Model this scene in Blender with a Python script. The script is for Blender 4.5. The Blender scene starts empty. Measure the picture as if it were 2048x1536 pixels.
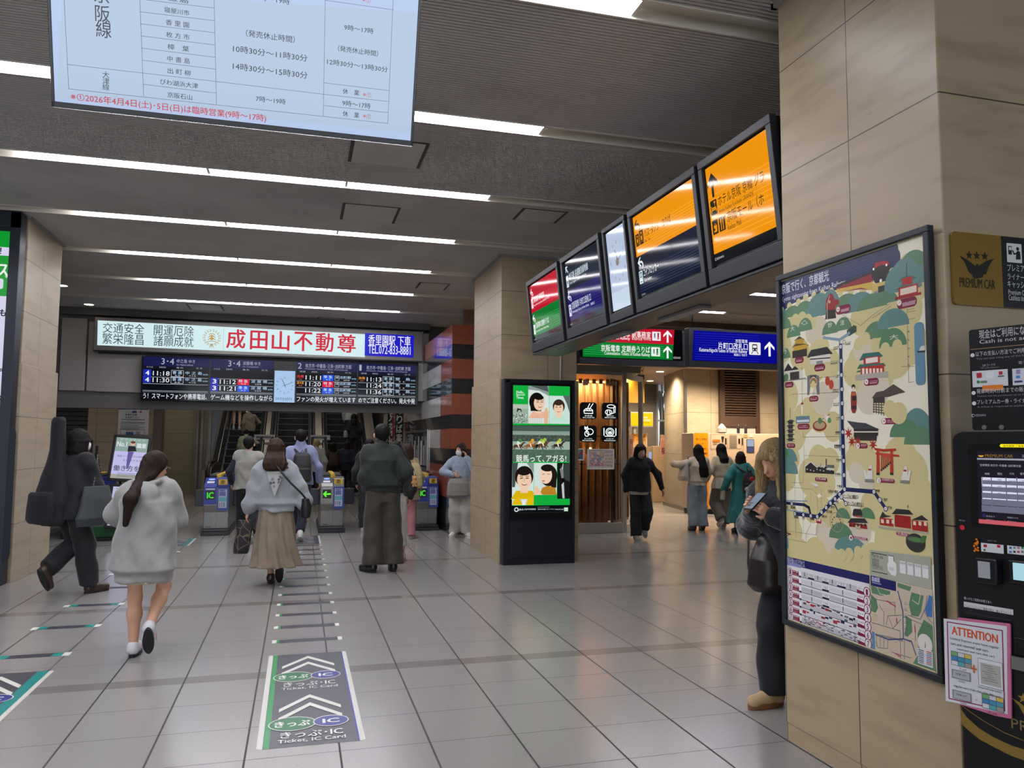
import bpy, bmesh, math, random
import numpy as np
from mathutils import Vector, Matrix, geometry
random.seed(7); rng=np.random.default_rng(5)
S=bpy.context.scene; COL=S.collection
R=math.radians; pi=math.pi
# ---------------- camera ----------------
EYE=Vector((0,0,1.6)); FPX=1538.96
_y,_p,_r=.2692083,.0760374,.0073676
_f=Vector((math.sin(_y)*math.cos(_p),math.cos(_y)*math.cos(_p),math.sin(_p)))
_rt=Vector((math.cos(_y),-math.sin(_y),0)); _up=_rt.cross(_f)
RT=math.cos(_r)*_rt+math.sin(_r)*_up; UP=-math.sin(_r)*_rt+math.cos(_r)*_up; FW=_f
cd=bpy.data.cameras.new('camera'); cam=bpy.data.objects.new('camera',cd); COL.objects.link(cam)
cd.sensor_width=36; cd.lens=FPX/2048*36; cd.clip_end=200; cd.clip_start=.05
cam.matrix_world=Matrix(((RT.x,UP.x,-FW.x,EYE.x),(RT.y,UP.y,-FW.y,EYE.y),(RT.z,UP.z,-FW.z,EYE.z),(0,0,0,1)))
S.camera=cam
# ---------------- world and exposure ----------------
W=bpy.data.worlds.new('daylight'); S.world=W; W.use_nodes=True
W.node_tree.nodes['Background'].inputs[0].default_value=(.80,.88,1,1)
W.node_tree.nodes['Background'].inputs[1].default_value=1.1
S.view_settings.view_transform='Standard'; S.view_settings.look='None'
S.view_settings.exposure=.25; S.view_settings.gamma=1
try: S.view_settings.use_curve_mapping=False
except Exception: pass
S.cycles.max_bounces=7; S.cycles.diffuse_bounces=3; S.cycles.glossy_bounces=3; S.cycles.transmission_bounces=5
S.cycles.transparent_max_bounces=8; S.cycles.sample_clamp_indirect=4; S.cycles.use_denoising=True
S.cycles.caustics_reflective=False; S.cycles.caustics_refractive=False
TUBE=23.0      # radiance of the fluorescent diffusers
SCR=.78        # radiance of a white screen pixel
def area(name,loc,rot,sx,sy,power,col):
    l=bpy.data.lights.new(name,'AREA'); l.shape='RECTANGLE'; l.size=sx; l.size_y=sy; l.energy=power; l.color=col
    o=bpy.data.objects.new(name,l); COL.objects.link(o); o.location=loc; o.rotation_euler=rot
    return o
# fill lamp added behind the camera for the surfaces that face it
area('rear_fill',(-1.0,-7.6,2.2),(R(90),0,0),9,3.6,170,(.86,.93,1))
# ---------------- pixel -> world rays (photo frame 2048x1536) ----------------
def ray(u,v): return FW*FPX+RT*(u-1024)-UP*(v-768)
def PZ(u,v,z=0): d=ray(u,v); return EYE+d*((z-EYE.z)/d.z)
def PY(u,v,y): d=ray(u,v); return EYE+d*(y/d.y)
def PX(u,v,x): d=ray(u,v); return EYE+d*(x/d.x)
# ---------------- materials ----------------
def lin(c): return c/12.92 if c<=.04045 else ((c+.055)/1.055)**2.4
def hx(h):
    h=h.lstrip('#'); h=h if len(h)==6 else ''.join(c+c for c in h)
    return tuple(lin(int(h[i:i+2],16)/255) for i in (0,2,4))+(1,)
MATS={}
class NT:
    def __init__(s,name):
        s.m=bpy.data.materials.new(name); s.m.use_nodes=True; s.t=s.m.node_tree; s.b=s.t.nodes['Principled BSDF']
    def n(s,typ,ins=None,**kw):
        nd=s.t.nodes.new('ShaderNode'+typ)
        for k,v in kw.items(): setattr(nd,k,v)
        for k,v in (ins or {}).items():
            if hasattr(v,'is_output') or isinstance(v,bpy.types.NodeSocket): s.t.links.new(v,nd.inputs[k])
            else: nd.inputs[k].default_value=v
        return nd
    def m_(s,op,a,b=0,c=None):
        d={0:a,1:b}
        if c is not None: d[2]=c
        return s.n('Math',d,operation=op).outputs[0]
    def mix(s,f,a,b,mode='MIX'):
        nd=s.n('Mix',data_type='RGBA',blend_type=mode)
        for k,v in ((0,f),(6,a),(7,b)):
            if isinstance(v,bpy.types.NodeSocket): s.t.links.new(v,nd.inputs[k])
            else: nd.inputs[k].default_value=v
        return nd.outputs[2]
    def L(s,a,k): s.t.links.new(a,s.b.inputs[k])
    def co(s,scale=(1,1,1)):
        tc=s.n('TexCoord'); return s.n('Mapping',{'Vector':tc.outputs['Object'],'Scale':scale}).outputs[0]
    def noise(s,v,sc,det=3,r=.5): return s.n('TexNoise',{'Vector':v,'Scale':sc,'Detail':det,'Roughness':r}).outputs[0]
    def ramp(s,f,stops):
        nd=s.n('ValToRGB',{0:f}); e=nd.color_ramp.elements
        while len(e)<len(stops): e.new(.5)
        for i,(p,c) in enumerate(stops): e[i].position=p; e[i].color=c if len(c)==4 else (*c,1)
        return nd.outputs[0]
    def bump(s,h,st=.3,dist=.01): s.L(s.n('Bump',{'Height':h,'Strength':st,'Distance':dist}).outputs[0],'Normal')
def pm(name,col,rough=.5,metal=0,noise=0,nscale=8,bump=0,bscale=200,bdist=.002,sheen=0,coat=0,stretch=(1,1,1),trans=0,alpha=1):
    key=name
    if key in MATS: return MATS[key]
    t=NT(name); c=hx(col) if isinstance(col,str) else col
    t.b.inputs['Base Color'].default_value=c; t.b.inputs['Roughness'].default_value=rough; t.b.inputs['Metallic'].default_value=metal
    if noise or bump: v=t.co(stretch)
    if noise:
        f=t.noise(v,nscale,4,.6)
        lo=tuple(x*(1-noise) for x in c[:3])+(1,); hi=tuple(min(1,x*(1+noise)) for x in c[:3])+(1,)
        t.L(t.ramp(f,[(.3,lo),(.7,hi)]),'Base Color')
    if bump: t.bump(t.noise(v,bscale,3,.6),bump,bdist)
    if sheen: t.b.inputs['Sheen Weight'].default_value=sheen; t.b.inputs['Sheen Roughness'].default_value=.4
    if coat: t.b.inputs['Coat Weight'].default_value=coat
    if trans: t.b.inputs['Transmission Weight'].default_value=trans
    if alpha<1: t.b.inputs['Alpha'].default_value=alpha
    MATS[key]=t.m; return t.m
def em(name,col,st,sample=True,base=(0,0,0,1),rough=.1):
    if name in MATS: return MATS[name]
    t=NT(name); c=hx(col) if isinstance(col,str) else col
    t.b.inputs['Base Color'].default_value=base; t.b.inputs['Roughness'].default_value=rough
    t.b.inputs['Specular IOR Level'].default_value=.3; t.b.inputs['Emission Color'].default_value=c; t.b.inputs['Emission Strength'].default_value=st
    if not sample: t.m.cycles.emission_sampling='NONE'
    MATS[name]=t.m; return t.m
def amat(col,e,rough):   # flat artwork colour, lit screen (e>0) or print (e=0)
    nm='ink_%s_%d_%d'%(col.lstrip('#'),round(e*100),round(rough*100))
    if nm in MATS: return MATS[nm]
    if e>0: return em(nm,col,e,False,(0,0,0,1),rough)
    return pm(nm,col,rough)
def fabric(name,col,rough=.9,noise=.12,bump=.35,sheen=.15,sc=300): return pm(name,col,rough,0,noise,14,bump,sc,.0015,sheen)
# ---------------- object helpers ----------------
def tag(o,label=None,cat=None,group=None,kind=None):
    if label: o['label']=label
    if cat: o['category']=cat
    if group: o['group']=group
    if kind: o['kind']=kind
    return o
def empty(name,loc,rz=0,label=None,cat=None,group=None):
    o=bpy.data.objects.new(name,None); COL.objects.link(o); o.location=loc; o.rotation_euler=(0,0,rz); o.empty_display_size=.1
    return tag(o,label,cat,group)
def frame(o,U,V):      # matrix from an origin, a right axis and an up axis
    U=Vector(U).normalized(); V=Vector(V).normalized(); N=U.cross(V)
    return Matrix(((U.x,V.x,N.x,o[0]),(U.y,V.y,N.y,o[1]),(U.z,V.z,N.z,o[2]),(0,0,0,1)))
def link(me,name,mats,parent=None,smooth=False,M=None,bev=0,world=False):
    for m in (mats if isinstance(mats,(list,tuple)) else [mats]): me.materials.append(m)
    o=bpy.data.objects.new(name,me); COL.objects.link(o)
    if smooth: me.polygons.foreach_set('use_smooth',[True]*len(me.polygons))
    if parent is not None:
        o.parent=parent
        if world: 
            bpy_m=pw(parent); o.matrix_parent_inverse=bpy_m.inverted()
    if M is not None: o.matrix_basis=M if not isinstance(M,(tuple,Vector)) else Matrix.Translation(M)
    if bev:
        b=o.modifiers.new('bevel','BEVEL'); b.width=bev; b.segments=2; b.limit_method='ANGLE'; b.angle_limit=R(40)
    return o
def pw(o):
    m=o.matrix_basis.copy()
    if o.parent: m=pw(o.parent)@o.matrix_parent_inverse@m
    return m
class MB:
    def __init__(s): s.v=[]; s.f=[]; s.mi=[]; s.k=0
    def mat(s,k): s.k=k; return s
    def add(s,vs,fs):
        b=len(s.v); s.v+=[tuple(x) for x in vs]; s.f+=[tuple(b+i for i in f) for f in fs]; s.mi+=[s.k]*len(fs); return s
    def box(s,x0,y0,z0,x1,y1,z1,M=None):
        vs=[Vector((x,y,z)) for z in (z0,z1) for y in (y0,y1) for x in (x0,x1)]
        if M is not None: vs=[M@v for v in vs]
        return s.add(vs,[(0,2,3,1),(4,5,7,6),(0,1,5,4),(2,6,7,3),(0,4,6,2),(1,3,7,5)])
    def quad(s,a,b,c,d): return s.add([a,b,c,d],[(0,1,2,3)])
    def prism(s,pts,z0,z1,M=None):   # outline (x,y) ccw extruded in z
        n=len(pts); vs=[Vector((x,y,z0)) for x,y in pts]+[Vector((x,y,z1)) for x,y in pts]
        if M is not None: vs=[M@v for v in vs]
        tr=geometry.tessellate_polygon([[Vector((x,y,0)) for x,y in pts]])
        fs=[]
        for t in tr:
            a,b,c=[Vector((*pts[i],0)) for i in t]
            if (b-a).cross(c-a).z<0: t=(t[0],t[2],t[1])
            fs.append(tuple(n+i for i in t)); fs.append((t[0],t[2],t[1]))
        fs+=[(i,(i+1)%n,n+(i+1)%n,n+i) for i in range(n)]
        return s.add(vs,fs)
    def tube(s,pts,r,n=8,closed=False,caps=True):
        pts=[Vector(p) for p in pts]; N=len(pts); rs=r if isinstance(r,(list,tuple)) else [r]*N
        vs=[];prev=None
        for i,p in enumerate(pts):
            if closed: t=pts[(i+1)%N]-pts[i-1]
            else: t=pts[min(i+1,N-1)]-pts[max(i-1,0)]
            t.normalize()
            if prev is None: a=t.orthogonal().normalized()
            else: a=(prev-t*prev.dot(t)).normalized()
            prev=a; b=t.cross(a)
            vs+=[p+(a*math.cos(2*pi*j/n)+b*math.sin(2*pi*j/n))*rs[i] for j in range(n)]
        fs=[]
        for i in range(N if closed else N-1):
            for j in range(n):
                k=(i+1)%N; fs.append((i*n+j,i*n+(j+1)%n,k*n+(j+1)%n,k*n+j))
        if caps and not closed: fs+=[tuple(range(n))[::-1],tuple((N-1)*n+j for j in range(n))]
        return s.add(vs,fs)
    def lathe(s,prof,c=(0,0,0),n=24,M=None):
        vs=[]
        for r,z in prof: vs+=[Vector((c[0]+r*math.cos(2*pi*j/n),c[1]+r*math.sin(2*pi*j/n),c[2]+z)) for j in range(n)]
        if M is not None: vs=[M@v for v in vs]
        fs=[(i*n+j,i*n+(j+1)%n,(i+1)*n+(j+1)%n,(i+1)*n+j) for i in range(len(prof)-1) for j in range(n)]
        fs+=[tuple(range(n))[::-1],tuple((len(prof)-1)*n+j for j in range(n))]
        return s.add(vs,fs)
    def build(s,name,mats,parent=None,smooth=False,M=None,bev=0,world=False,label=None):
        me=bpy.data.meshes.new(name); me.from_pydata(s.v,[],s.f)
        o=link(me,name,mats,parent,smooth,M,bev,world)
        me.polygons.foreach_set('material_index',s.mi); me.update()
        if label: o['label']=label
        return o
def rbox(w,h,r,n=4):    # rounded rectangle outline from 0,0 to w,h
    o=[]
    for cx,cy,a0 in ((w-r,r,-90),(w-r,h-r,0),(r,h-r,90),(r,r,180)):
        o+=[(cx+r*math.cos(R(a0+90*i/n)),cy+r*math.sin(R(a0+90*i/n))) for i in range(n+1)]
    return o
_TX={}
def glyphs(s,bold=0,vert=False):
    k=(s,bold)
    if k not in _TX:
        c=bpy.data.curves.new('t','FONT'); c.body=s; c.size=1; c.resolution_u=2; c.offset=bold
        o=bpy.data.objects.new('t',c); m=bpy.data.meshes.new_from_object(o)
        v=np.empty(len(m.vertices)*3); m.vertices.foreach_get('co',v); v=v.reshape(-1,3)[:,:2]
        f=[tuple(p.vertices) for p in m.polygons]
        bpy.data.objects.remove(o); bpy.data.curves.remove(c); bpy.data.meshes.remove(m)
        _TX[k]=(v,f)
    return _TX[k]
class Art:
    """flat printed or backlit artwork on a plane: one mesh, one material slot per ink"""
    def __init__(s,o,U,V,e=0,rough=.35,dz=.0004):
        s.M=frame(o,U,V); s.Mi=s.M.inverted(); s.e=e; s.rough=rough; s.z=0; s.dz=dz; s.v=[]; s.f=[]; s.mi=[]; s.inks=[]; s.c=(0,0,1); s.px=True; s.clip=None
    def crop(s,ox,oy,sc): s.c=(ox,oy,sc); s.px=True; return s
    def loc(s,p):     # photo pixel (through the current crop) -> local metres on this plane
        if not s.px: return p
        u=s.c[0]+p[0]*s.c[2]; v=s.c[1]+p[1]*s.c[2]; d=ray(u,v)
        N=s.M.to_3x3()@Vector((0,0,1)); o=s.M.translation
        t=(o-EYE).dot(N)/d.dot(N); q=s.Mi@(EYE+d*t); return (q.x,q.y)
    def ink(s,col,e=None):
        m=amat(col,s.e if e is None else e,s.rough)
        if m not in s.inks: s.inks.append(m)
        return s.inks.index(m)
    def raw(s,vs,fs,col,e=None):
        s.z+=s.dz; b=len(s.v); k=s.ink(col,e)
        if s.clip: vs=[(min(max(x,s.clip[0]),s.clip[2]),min(max(y,s.clip[1]),s.clip[3])) for x,y in vs]
        s.v+=[(x,y,s.z) for x,y in vs]; s.f+=[tuple(b+i for i in f) for f in fs]; s.mi+=[k]*len(fs); return s
    def poly(s,pts,col,e=None):
        p=[s.loc(q) for q in pts]
        tr=geometry.tessellate_polygon([[Vector((x,y,0)) for x,y in p]]); fs=[]
        for t in tr:
            a,b,c=[Vector((*p[i],0)) for i in t]; fs.append(tuple(t) if (b-a).cross(c-a).z>=0 else (t[0],t[2],t[1]))
        return s.raw(p,fs,col,e)
    def rect(s,a,b,col,r=0,e=None):     # by two opposite corners
        (x0,y0),(x1,y1)=s.loc(a),s.loc(b); x0,x1=min(x0,x1),max(x0,x1); y0,y1=min(y0,y1),max(y0,y1)
        if r:
            r=min(r,(x1-x0)/2.01,(y1-y0)/2.01); p=[(x0+x,y0+y) for x,y in rbox(x1-x0,y1-y0,r)]
            return s.raw(p,[tuple(range(len(p)))],col,e)
        return s.raw([(x0,y0),(x1,y0),(x1,y1),(x0,y1)],[(0,1,2,3)],col,e)
    def disc(s,c,r,col,ry=None,n=28,a0=0,a1=360,e=None):
        x,y=s.loc(c); ry=ry or r
        p=[(x+r*math.cos(R(a0+(a1-a0)*i/n)),y+ry*math.sin(R(a0+(a1-a0)*i/n))) for i in range(n+(a1-a0<360))]
        return s.raw(p,[tuple(range(len(p)))],col,e)
    def ring(s,c,r,w,col,ry=None,n=32,a0=0,a1=360,e=None):
        x,y=s.loc(c); ry=ry or r; p=[]
        for i in range(n+1):
            a=R(a0+(a1-a0)*i/n); p+=[(x+r*math.cos(a),y+ry*math.sin(a)),(x+(r-w)*math.cos(a),y+(ry-w)*math.sin(a))]
        return s.raw(p,[(2*i,2*i+2,2*i+3,2*i+1)[::-1] for i in range(n)],col,e)
    def line(s,pts,w,col,e=None):
        p=[Vector(s.loc(q)) for q in pts]; vs=[];fs=[]
        for a,b in zip(p,p[1:]):
            d=(b-a); 
            if d.length<1e-6: continue
            d.normalize(); n=Vector((-d.y,d.x))*w/2; a2=a-d*w*.35; b2=b+d*w*.35; k=len(vs)
            vs+=[tuple(a2-n),tuple(b2-n),tuple(b2+n),tuple(a2+n)]; fs.append((k,k+1,k+2,k+3))
        return s.raw(vs,fs,col,e) if fs else s
    def text(s,t,a,b,col,bold=0,keep=False,align='l',e=None):   # fitted into the box with corners a (lower left) and b (upper right)
        (x0,y0),(x1,y1)=s.loc(a),s.loc(b); x0,x1=min(x0,x1),max(x0,x1); y0,y1=min(y0,y1),max(y0,y1)
        v,f=glyphs(t,0)
        if len(v)==0: return s
        lo=v.min(0); hi=v.max(0); sx=(x1-x0)/max(hi[0]-lo[0],1e-6); sy=(y1-y0)/max(hi[1]-lo[1],1e-6)
        if keep: sx=sy=min(sx,sy)
        ox=x0 if align=='l' else (x0+x1-sx*(hi[0]-lo[0]))/2
        q=(v-lo)*[sx,sy]+[ox,y0]
        if bold:      # heavier strokes: the same glyphs again, nudged around
            d=bold*.7*abs(sy)*(.8 if len(t)>3 else 1.2)
            for dx,dy in ((-d,-d*.6),(0,d*.6),(d,-d*.6)) if bold>.011 else ((-d,0),(d,0)): s.raw([(x+dx,y+dy) for x,y in q],f,col,e)
            return s
        return s.raw([tuple(x) for x in q],f,col,e)
    def vtext(s,t,a,b,col,bold=0,e=None):    # vertical Japanese column, one glyph per cell
        (x0,y0),(x1,y1)=s.loc(a),s.loc(b); px=s.px; s.px=False; x0,x1=min(x0,x1),max(x0,x1); y0,y1=min(y0,y1),max(y0,y1); h=(y1-y0)/len(t)
        for i,ch in enumerate(t): s.text(ch,(x0,y1-(i+.94)*h),(x1,y1-(i+.06)*h),col,bold,e=e)
        s.px=px; return s
    def star(s,c,r,col,n=5,k=.4):
        x,y=s.loc(c); p=[(x+(r if i%2==0 else r*k)*math.sin(pi*i/n),y+(r if i%2==0 else r*k)*math.cos(pi*i/n)) for i in range(2*n)]
        px=s.px; s.px=False; s.poly(p,col); s.px=px; return s
    def build(s,name,parent=None,world=True,label=None,off=0):
        z0=min(v[2] for v in s.v); z1=max(v[2] for v in s.v); kz=min(1,.004/max(z1-z0,1e-9))
        s.v=[(x,y,z0+(z-z0)*kz) for x,y,z in s.v]
        me=bpy.data.meshes.new(name); me.from_pydata(s.v,[],s.f)
        o=link(me,name,s.inks,parent,False,s.M@Matrix.Translation((0,0,off)),0,world)
        me.polygons.foreach_set('material_index',s.mi); me.update()
        if label: o['label']=label
        return o
# ---------------- shared materials ----------------
M_black=pm('black_metal','#17181c',.35,.3); M_dark=pm('dark_frame','#24262c',.4,.2); M_steel=pm('stainless_steel','#9a9894',.28,.9,.06,3,0)
M_white=pm('white_paint','#d9d7d2',.5); M_grey=pm('grey_panel','#8f8d8c',.5,0,.04,2); M_glass=None
def stone(name,base,dark,joint=None,sc=1.0,rough=.38,zs=(),us=()):
    """pale travertine cladding: streaky, with dark joints at given heights (zs) or distances (us = (axis, value))"""
    t=NT(name); v=t.co((1,1,1)); v2=t.co((1.2,1.2,7)); 
    f=t.noise(v2,1.6,5,.55); g=t.noise(t.co((1,1,5)),11,3,.6); h=t.noise(t.co((2,2,.6)),1.1,3,.5)
    c=t.ramp(f,[(.2,hx(dark)),(.5,hx(base)),(.8,tuple(min(1,x*1.08) for x in hx(base)[:3]))])
    c=t.mix(t.ramp(g,[(.24,(.5,.5,.5)),(.30,(0,0,0))]),c,tuple(x*.72 for x in hx(dark)[:3])+(1,))
    c=t.mix(t.m_('MULTIPLY',h,.35),c,tuple(x*.8 for x in hx(base)[:3])+(1,))
    xyz=t.n('SeparateXYZ',{0:t.n('TexCoord').outputs['Object']}).outputs; m=None
    for ax,val,w in [(2,z,.003) for z in zs]+[(a,u,.003) for a,u in us]:
        k=t.m_('LESS_THAN',t.m_('ABSOLUTE',t.m_('SUBTRACT',xyz[ax],val)),w); m=k if m is None else t.m_('MAXIMUM',m,k)
    if m is not None: c=t.mix(m,c,hx('#3c352c'))
    t.L(c,'Base Color'); t.b.inputs['Roughness'].default_value=rough
    t.bump(t.noise(v,60,3),.12,.002); return t.m
# =================== SETTING ===================
TX0,TXP=.2504,.4698; TY0,TYP,TYT,TYS=5.59,2.449,.4612,.143     # floor tile grid
def floor_mat():
    t=NT('floor_tiles'); tc=t.n('TexCoord').outputs['Object']; x,y,_z=t.n('SeparateXYZ',{0:tc}).outputs
    fx=t.m_('DIVIDE',t.m_('SUBTRACT',x,TX0),TXP); ix=t.m_('FLOOR',fx); rx=t.m_('MULTIPLY',t.m_('ABSOLUTE',t.m_('SUBTRACT',t.m_('SUBTRACT',fx,ix),.5)),-TXP)
    gx=t.m_('LESS_THAN',t.m_('ADD',rx,TXP/2),.0055)
    fy=t.m_('DIVIDE',t.m_('SUBTRACT',y,TY0),TYP); iy=t.m_('FLOOR',fy); ry=t.m_('MULTIPLY',t.m_('SUBTRACT',fy,iy),TYP)  # 0..2.449, stripe first
    stripe=t.m_('LESS_THAN',ry,TYS)
    q=t.m_('DIVIDE',t.m_('SUBTRACT',ry,TYS),TYT); iq=t.m_('FLOOR',q); e=t.m_('ABSOLUTE',t.m_('SUBTRACT',t.m_('SUBTRACT',q,iq),.5))
    gy=t.m_('GREATER_THAN',e,.5-.0028/TYT)
    grout=t.m_('MAXIMUM',gx,gy)
    cell=t.n('CombineXYZ',{0:ix,1:t.m_('ADD',t.m_('MULTIPLY',iy,7),iq)}).outputs[0]
    wn=t.n('TexWhiteNoise',{'Vector':cell}).outputs[0]
    v=t.co(); sp=t.noise(v,260,2,.8); big=t.noise(v,.7,3,.6); mid=t.noise(v,5,4,.6)
    c=t.ramp(sp,[(.3,hx('#75726f')),(.5,hx('#8d8b89')),(.68,hx('#a19e9c'))])
    c=t.mix(t.m_('MULTIPLY',wn,.16),c,hx('#8d8984')); c=t.mix(t.m_('MULTIPLY',mid,.12),c,hx('#938f89'))
    scuff=t.ramp(t.noise(t.co((1,2,1)),16,2,.5),[(.775,(0,0,0)),(.785,(.6,.6,.6))]); c=t.mix(scuff,c,hx('#6b6764'))
    c=t.mix(stripe,c,t.mix(sp,hx('#6b6764'),hx('#85817d')))
    c=t.mix(grout,c,hx('#2c2a29')); t.L(c,'Base Color')
    r=t.m_('ADD',t.m_('MULTIPLY',big,.05),.19); t.L(t.m_('ADD',r,t.m_('MULTIPLY',grout,.4)),'Roughness'); t.L(t.m_('MULTIPLY',t.m_('SUBTRACT',1,grout),.22),'Coat Weight')
    t.b.inputs['Specular IOR Level'].default_value=.5; t.b.inputs['Coat Weight'].default_value=.22; t.b.inputs['Coat Roughness'].default_value=.17
    h=t.m_('SUBTRACT',t.m_('MULTIPLY',sp,.12),t.m_('MULTIPLY',grout,1)); t.bump(h,.25,.002)
    return t.m
def struct(o): o['kind']='structure'; return o
struct(MB().box(-9,-9,-.2,16,24.6,0).build('floor',floor_mat()))
CZ=4.17; TR=[2.16+1.87*k-1.87*4 for k in range(12)]     # trough centres
TR=[4.03+1.868*k if k<2 else 5.86+1.86*(k-1) for k in range(-6,7)]
TW=.095
def ceil_mat(nm,c,b=0):
    t=NT(nm); v=t.co((1,1,1)); f=t.noise(v,.8,4,.6); g=t.noise(t.co((1,6,1)),30,4,.8)
    k=t.ramp(f,[(.35,hx(c)),(.7,tuple(x*.78 for x in hx(c)[:3]))])
    k=t.mix(t.ramp(g,[(.66,(0,0,0)),(.72,(.7,.7,.7))]),k,tuple(x*.35 for x in hx(c)[:3])+(1,))
    t.L(k,'Base Color'); t.b.inputs['Roughness'].default_value=.7; return t.m
MC=ceil_mat('ribbed_ceiling','#bbb7b3')
X0,X1=-9,16
c=MB(); edges=[-9]+TR+[99]
def ribs(c,y0,y1,x0=X0,x1=X1):
    n=max(1,round((y1-y0)/.0335)); p=(y1-y0)/n
    for i in range(n):
        a=y0+i*p; 
        # raised rounded rib then a groove
        pr=[(a,CZ+.016),(a+p*.25,CZ+.016),(a+p*.36,CZ),(a+p*.88,CZ),(a+p,CZ+.016)]
        for (ya,za),(yb,zb) in zip(pr,pr[1:]): c.quad((x0,ya,za),(x0,yb,zb),(x1,yb,zb),(x1,ya,za))
yy=-9.0
for t_ in TR:
    ribs(c,yy,t_-TW); yy=t_+TW
ribs(c,yy,16.9)
ce=struct(c.build('ceiling',MC))
MT=pm('trough_paint','#cfcabf',.45)
# plain slab above so nothing leaks
struct(MB().box(X0,-9,CZ+.16,X1,17.2,CZ+.3).build('ceiling_slab',M_grey))
# trough fixtures with their lit diffusers
M_tube=em('fluorescent_diffuser','#f8f7ff',TUBE,True,(.8,.8,.8,1),.5)
words=['entrance end, behind the camera','second behind the camera','third behind the camera','above the photographer','nearly overhead, cut off by the top of the frame','just in front of the overhead strip']
seen=['first strip in front of the hanging timetable screen','strip crossing just under the top right of the hall, touching the timetable screen','second strip below the timetable screen, running over the left kiosk','third strip below the timetable screen','fourth strip below the timetable screen','fifth strip, last but one before the sign bulkhead','last thin strip right before the sign bulkhead']
SEG=[(-2.46,-.925),(-.885,.375),(.41,1.86)]
for i,y in enumerate(TR):
    lab=('long recessed ceiling light trough, '+(['furthest behind the camera','fifth behind the camera','fourth behind the camera','third behind the camera','second behind the camera','just behind the camera','nearest one at the top edge of the photo','second from the front, disappearing behind the timetable screen','third from the front, below the timetable screen','fourth from the front, above the left pillar','fifth from the front','sixth from the front','seventh from the front, closest to the gate bulkhead'][i]))
    e=empty('ceiling_light_trough',(0,y,CZ),0,lab,'ceiling light','recessed light troughs across the ribbed ceiling')
    m=MB(); a,b=y-TW,y+TW; zt=CZ+.07
    m.quad((X0,a,CZ),(X0,a,zt),(X1,a,zt),(X1,a,CZ)); m.quad((X0,b,zt),(X0,b,CZ),(X1,b,CZ),(X1,b,zt))
    m.box(X0,a,zt,X1,b,zt+.01); m.box(X0,a-.012,CZ-.006,X1,a,CZ); m.box(X0,b,CZ-.006,X1,b+.012,CZ)
    h=m.build('trough_housing',MT,e,world=True)
    segs=list(SEG)
    if i<=7: segs=[(-5.4,-4.0),(-3.95,-2.51)]+segs
    if y<-1: segs=segs[:2]
    if 0<y<3.2: segs=segs[:3]
    if 10.9<y<14: segs+=[(5.2,6.45),(6.8,8.0)]+([(8.05,9.6)] if y<12 else [])
    elif y>9: segs+=[(5.2,6.45)]
    for p,q in segs:
        MB().box(p,a+.008,CZ+.012,q,b-.008,CZ+.05).build('light_tube',M_tube,e,world=True)
        MB().box(q+.005,a+.004,CZ+.008,q+.03,b-.004,CZ+.06).build('joint_cover',MT,e,world=True)
# ceiling hatches, speakers and downlights
M_hatch=pm('hatch_panel','#b0aba5',.6,0,.05); M_slot=pm('hatch_slot','#3a3836',.7)
def hatch(px,lab):
    P=[PZ(*p,CZ) for p in px]; x0=sum(p.x for p in P[::3])/2 if 0 else min(P[0].x,P[3].x); x1=max(P[1].x,P[2].x); y0=min(P[2].y,P[3].y); y1=max(P[0].y,P[1].y)
    x0=(P[0].x+P[3].x)/2; x1=(P[1].x+P[2].x)/2; y0=min(y0,y1); 
    ya,yb=sorted(((P[0].y+P[1].y)/2,(P[2].y+P[3].y)/2))
    e=empty('ceiling_hatch',((x0+x1)/2,(ya+yb)/2,CZ),0,lab,'ceiling hatch','access hatches in the ribbed ceiling')
    MB().box(x0,ya,CZ-.006,x1,yb,CZ+.004).build('hatch_panel',M_hatch,e,world=True)
    m=MB().box(x0-.03,ya,CZ-.007,x0,yb,CZ+.004).box(x1,ya,CZ-.007,x1+.03,yb,CZ+.004).box(x0-.03,ya-.01,CZ-.0065,x1+.03,ya,CZ+.004); m.build('hatch_slot',M_slot,e,world=True)
hatch([(712,268),(852,292),(832,333),(702,325)],'square access hatch just below the corner of the timetable screen')
hatch([(690,408),(798,414),(782,446),(686,438)],'access hatch between the third and fourth light troughs')
hatch([(1048,418),(1130,422),(1108,446),(1032,438)],'access hatch left of the hanging guide signs')
hatch([(842,564),(898,568),(884,580),(836,575)],'small access hatch in front of the stone pillar')
hatch([(375,607),(440,611),(446,621),(384,619)],'access hatch above the white advertising lightbox')
hatch([(640,634),(684,637),(686,643),(636,641)],'small access hatch near the gate bulkhead')
for (u,v),lit,lab in [((562,312),0,'round flush ceiling speaker below the timetable screen'),((178,608),1,'round lit downlight near the left end of the bulkhead'),((124,570),1,'round lit downlight at the edge of the left pillar')]:
    p=PZ(u,v,CZ); e=empty('ceiling_speaker' if not lit else 'downlight',(p.x,p.y,CZ),0,lab,'speaker' if not lit else 'downlight')
    MB().lathe([(.1,0),(.1,-.008),(.085,-.012)],(p.x,p.y,CZ),24).build('rim',M_hatch if not lit else M_white,e,world=True)
    MB().lathe([(.083,-.011),(.083,-.013)],(p.x,p.y,CZ),24).build('lens' if lit else 'grille',em('downlight_lens','#fff6e0',6) if lit else M_hatch,e,world=True)
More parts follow.
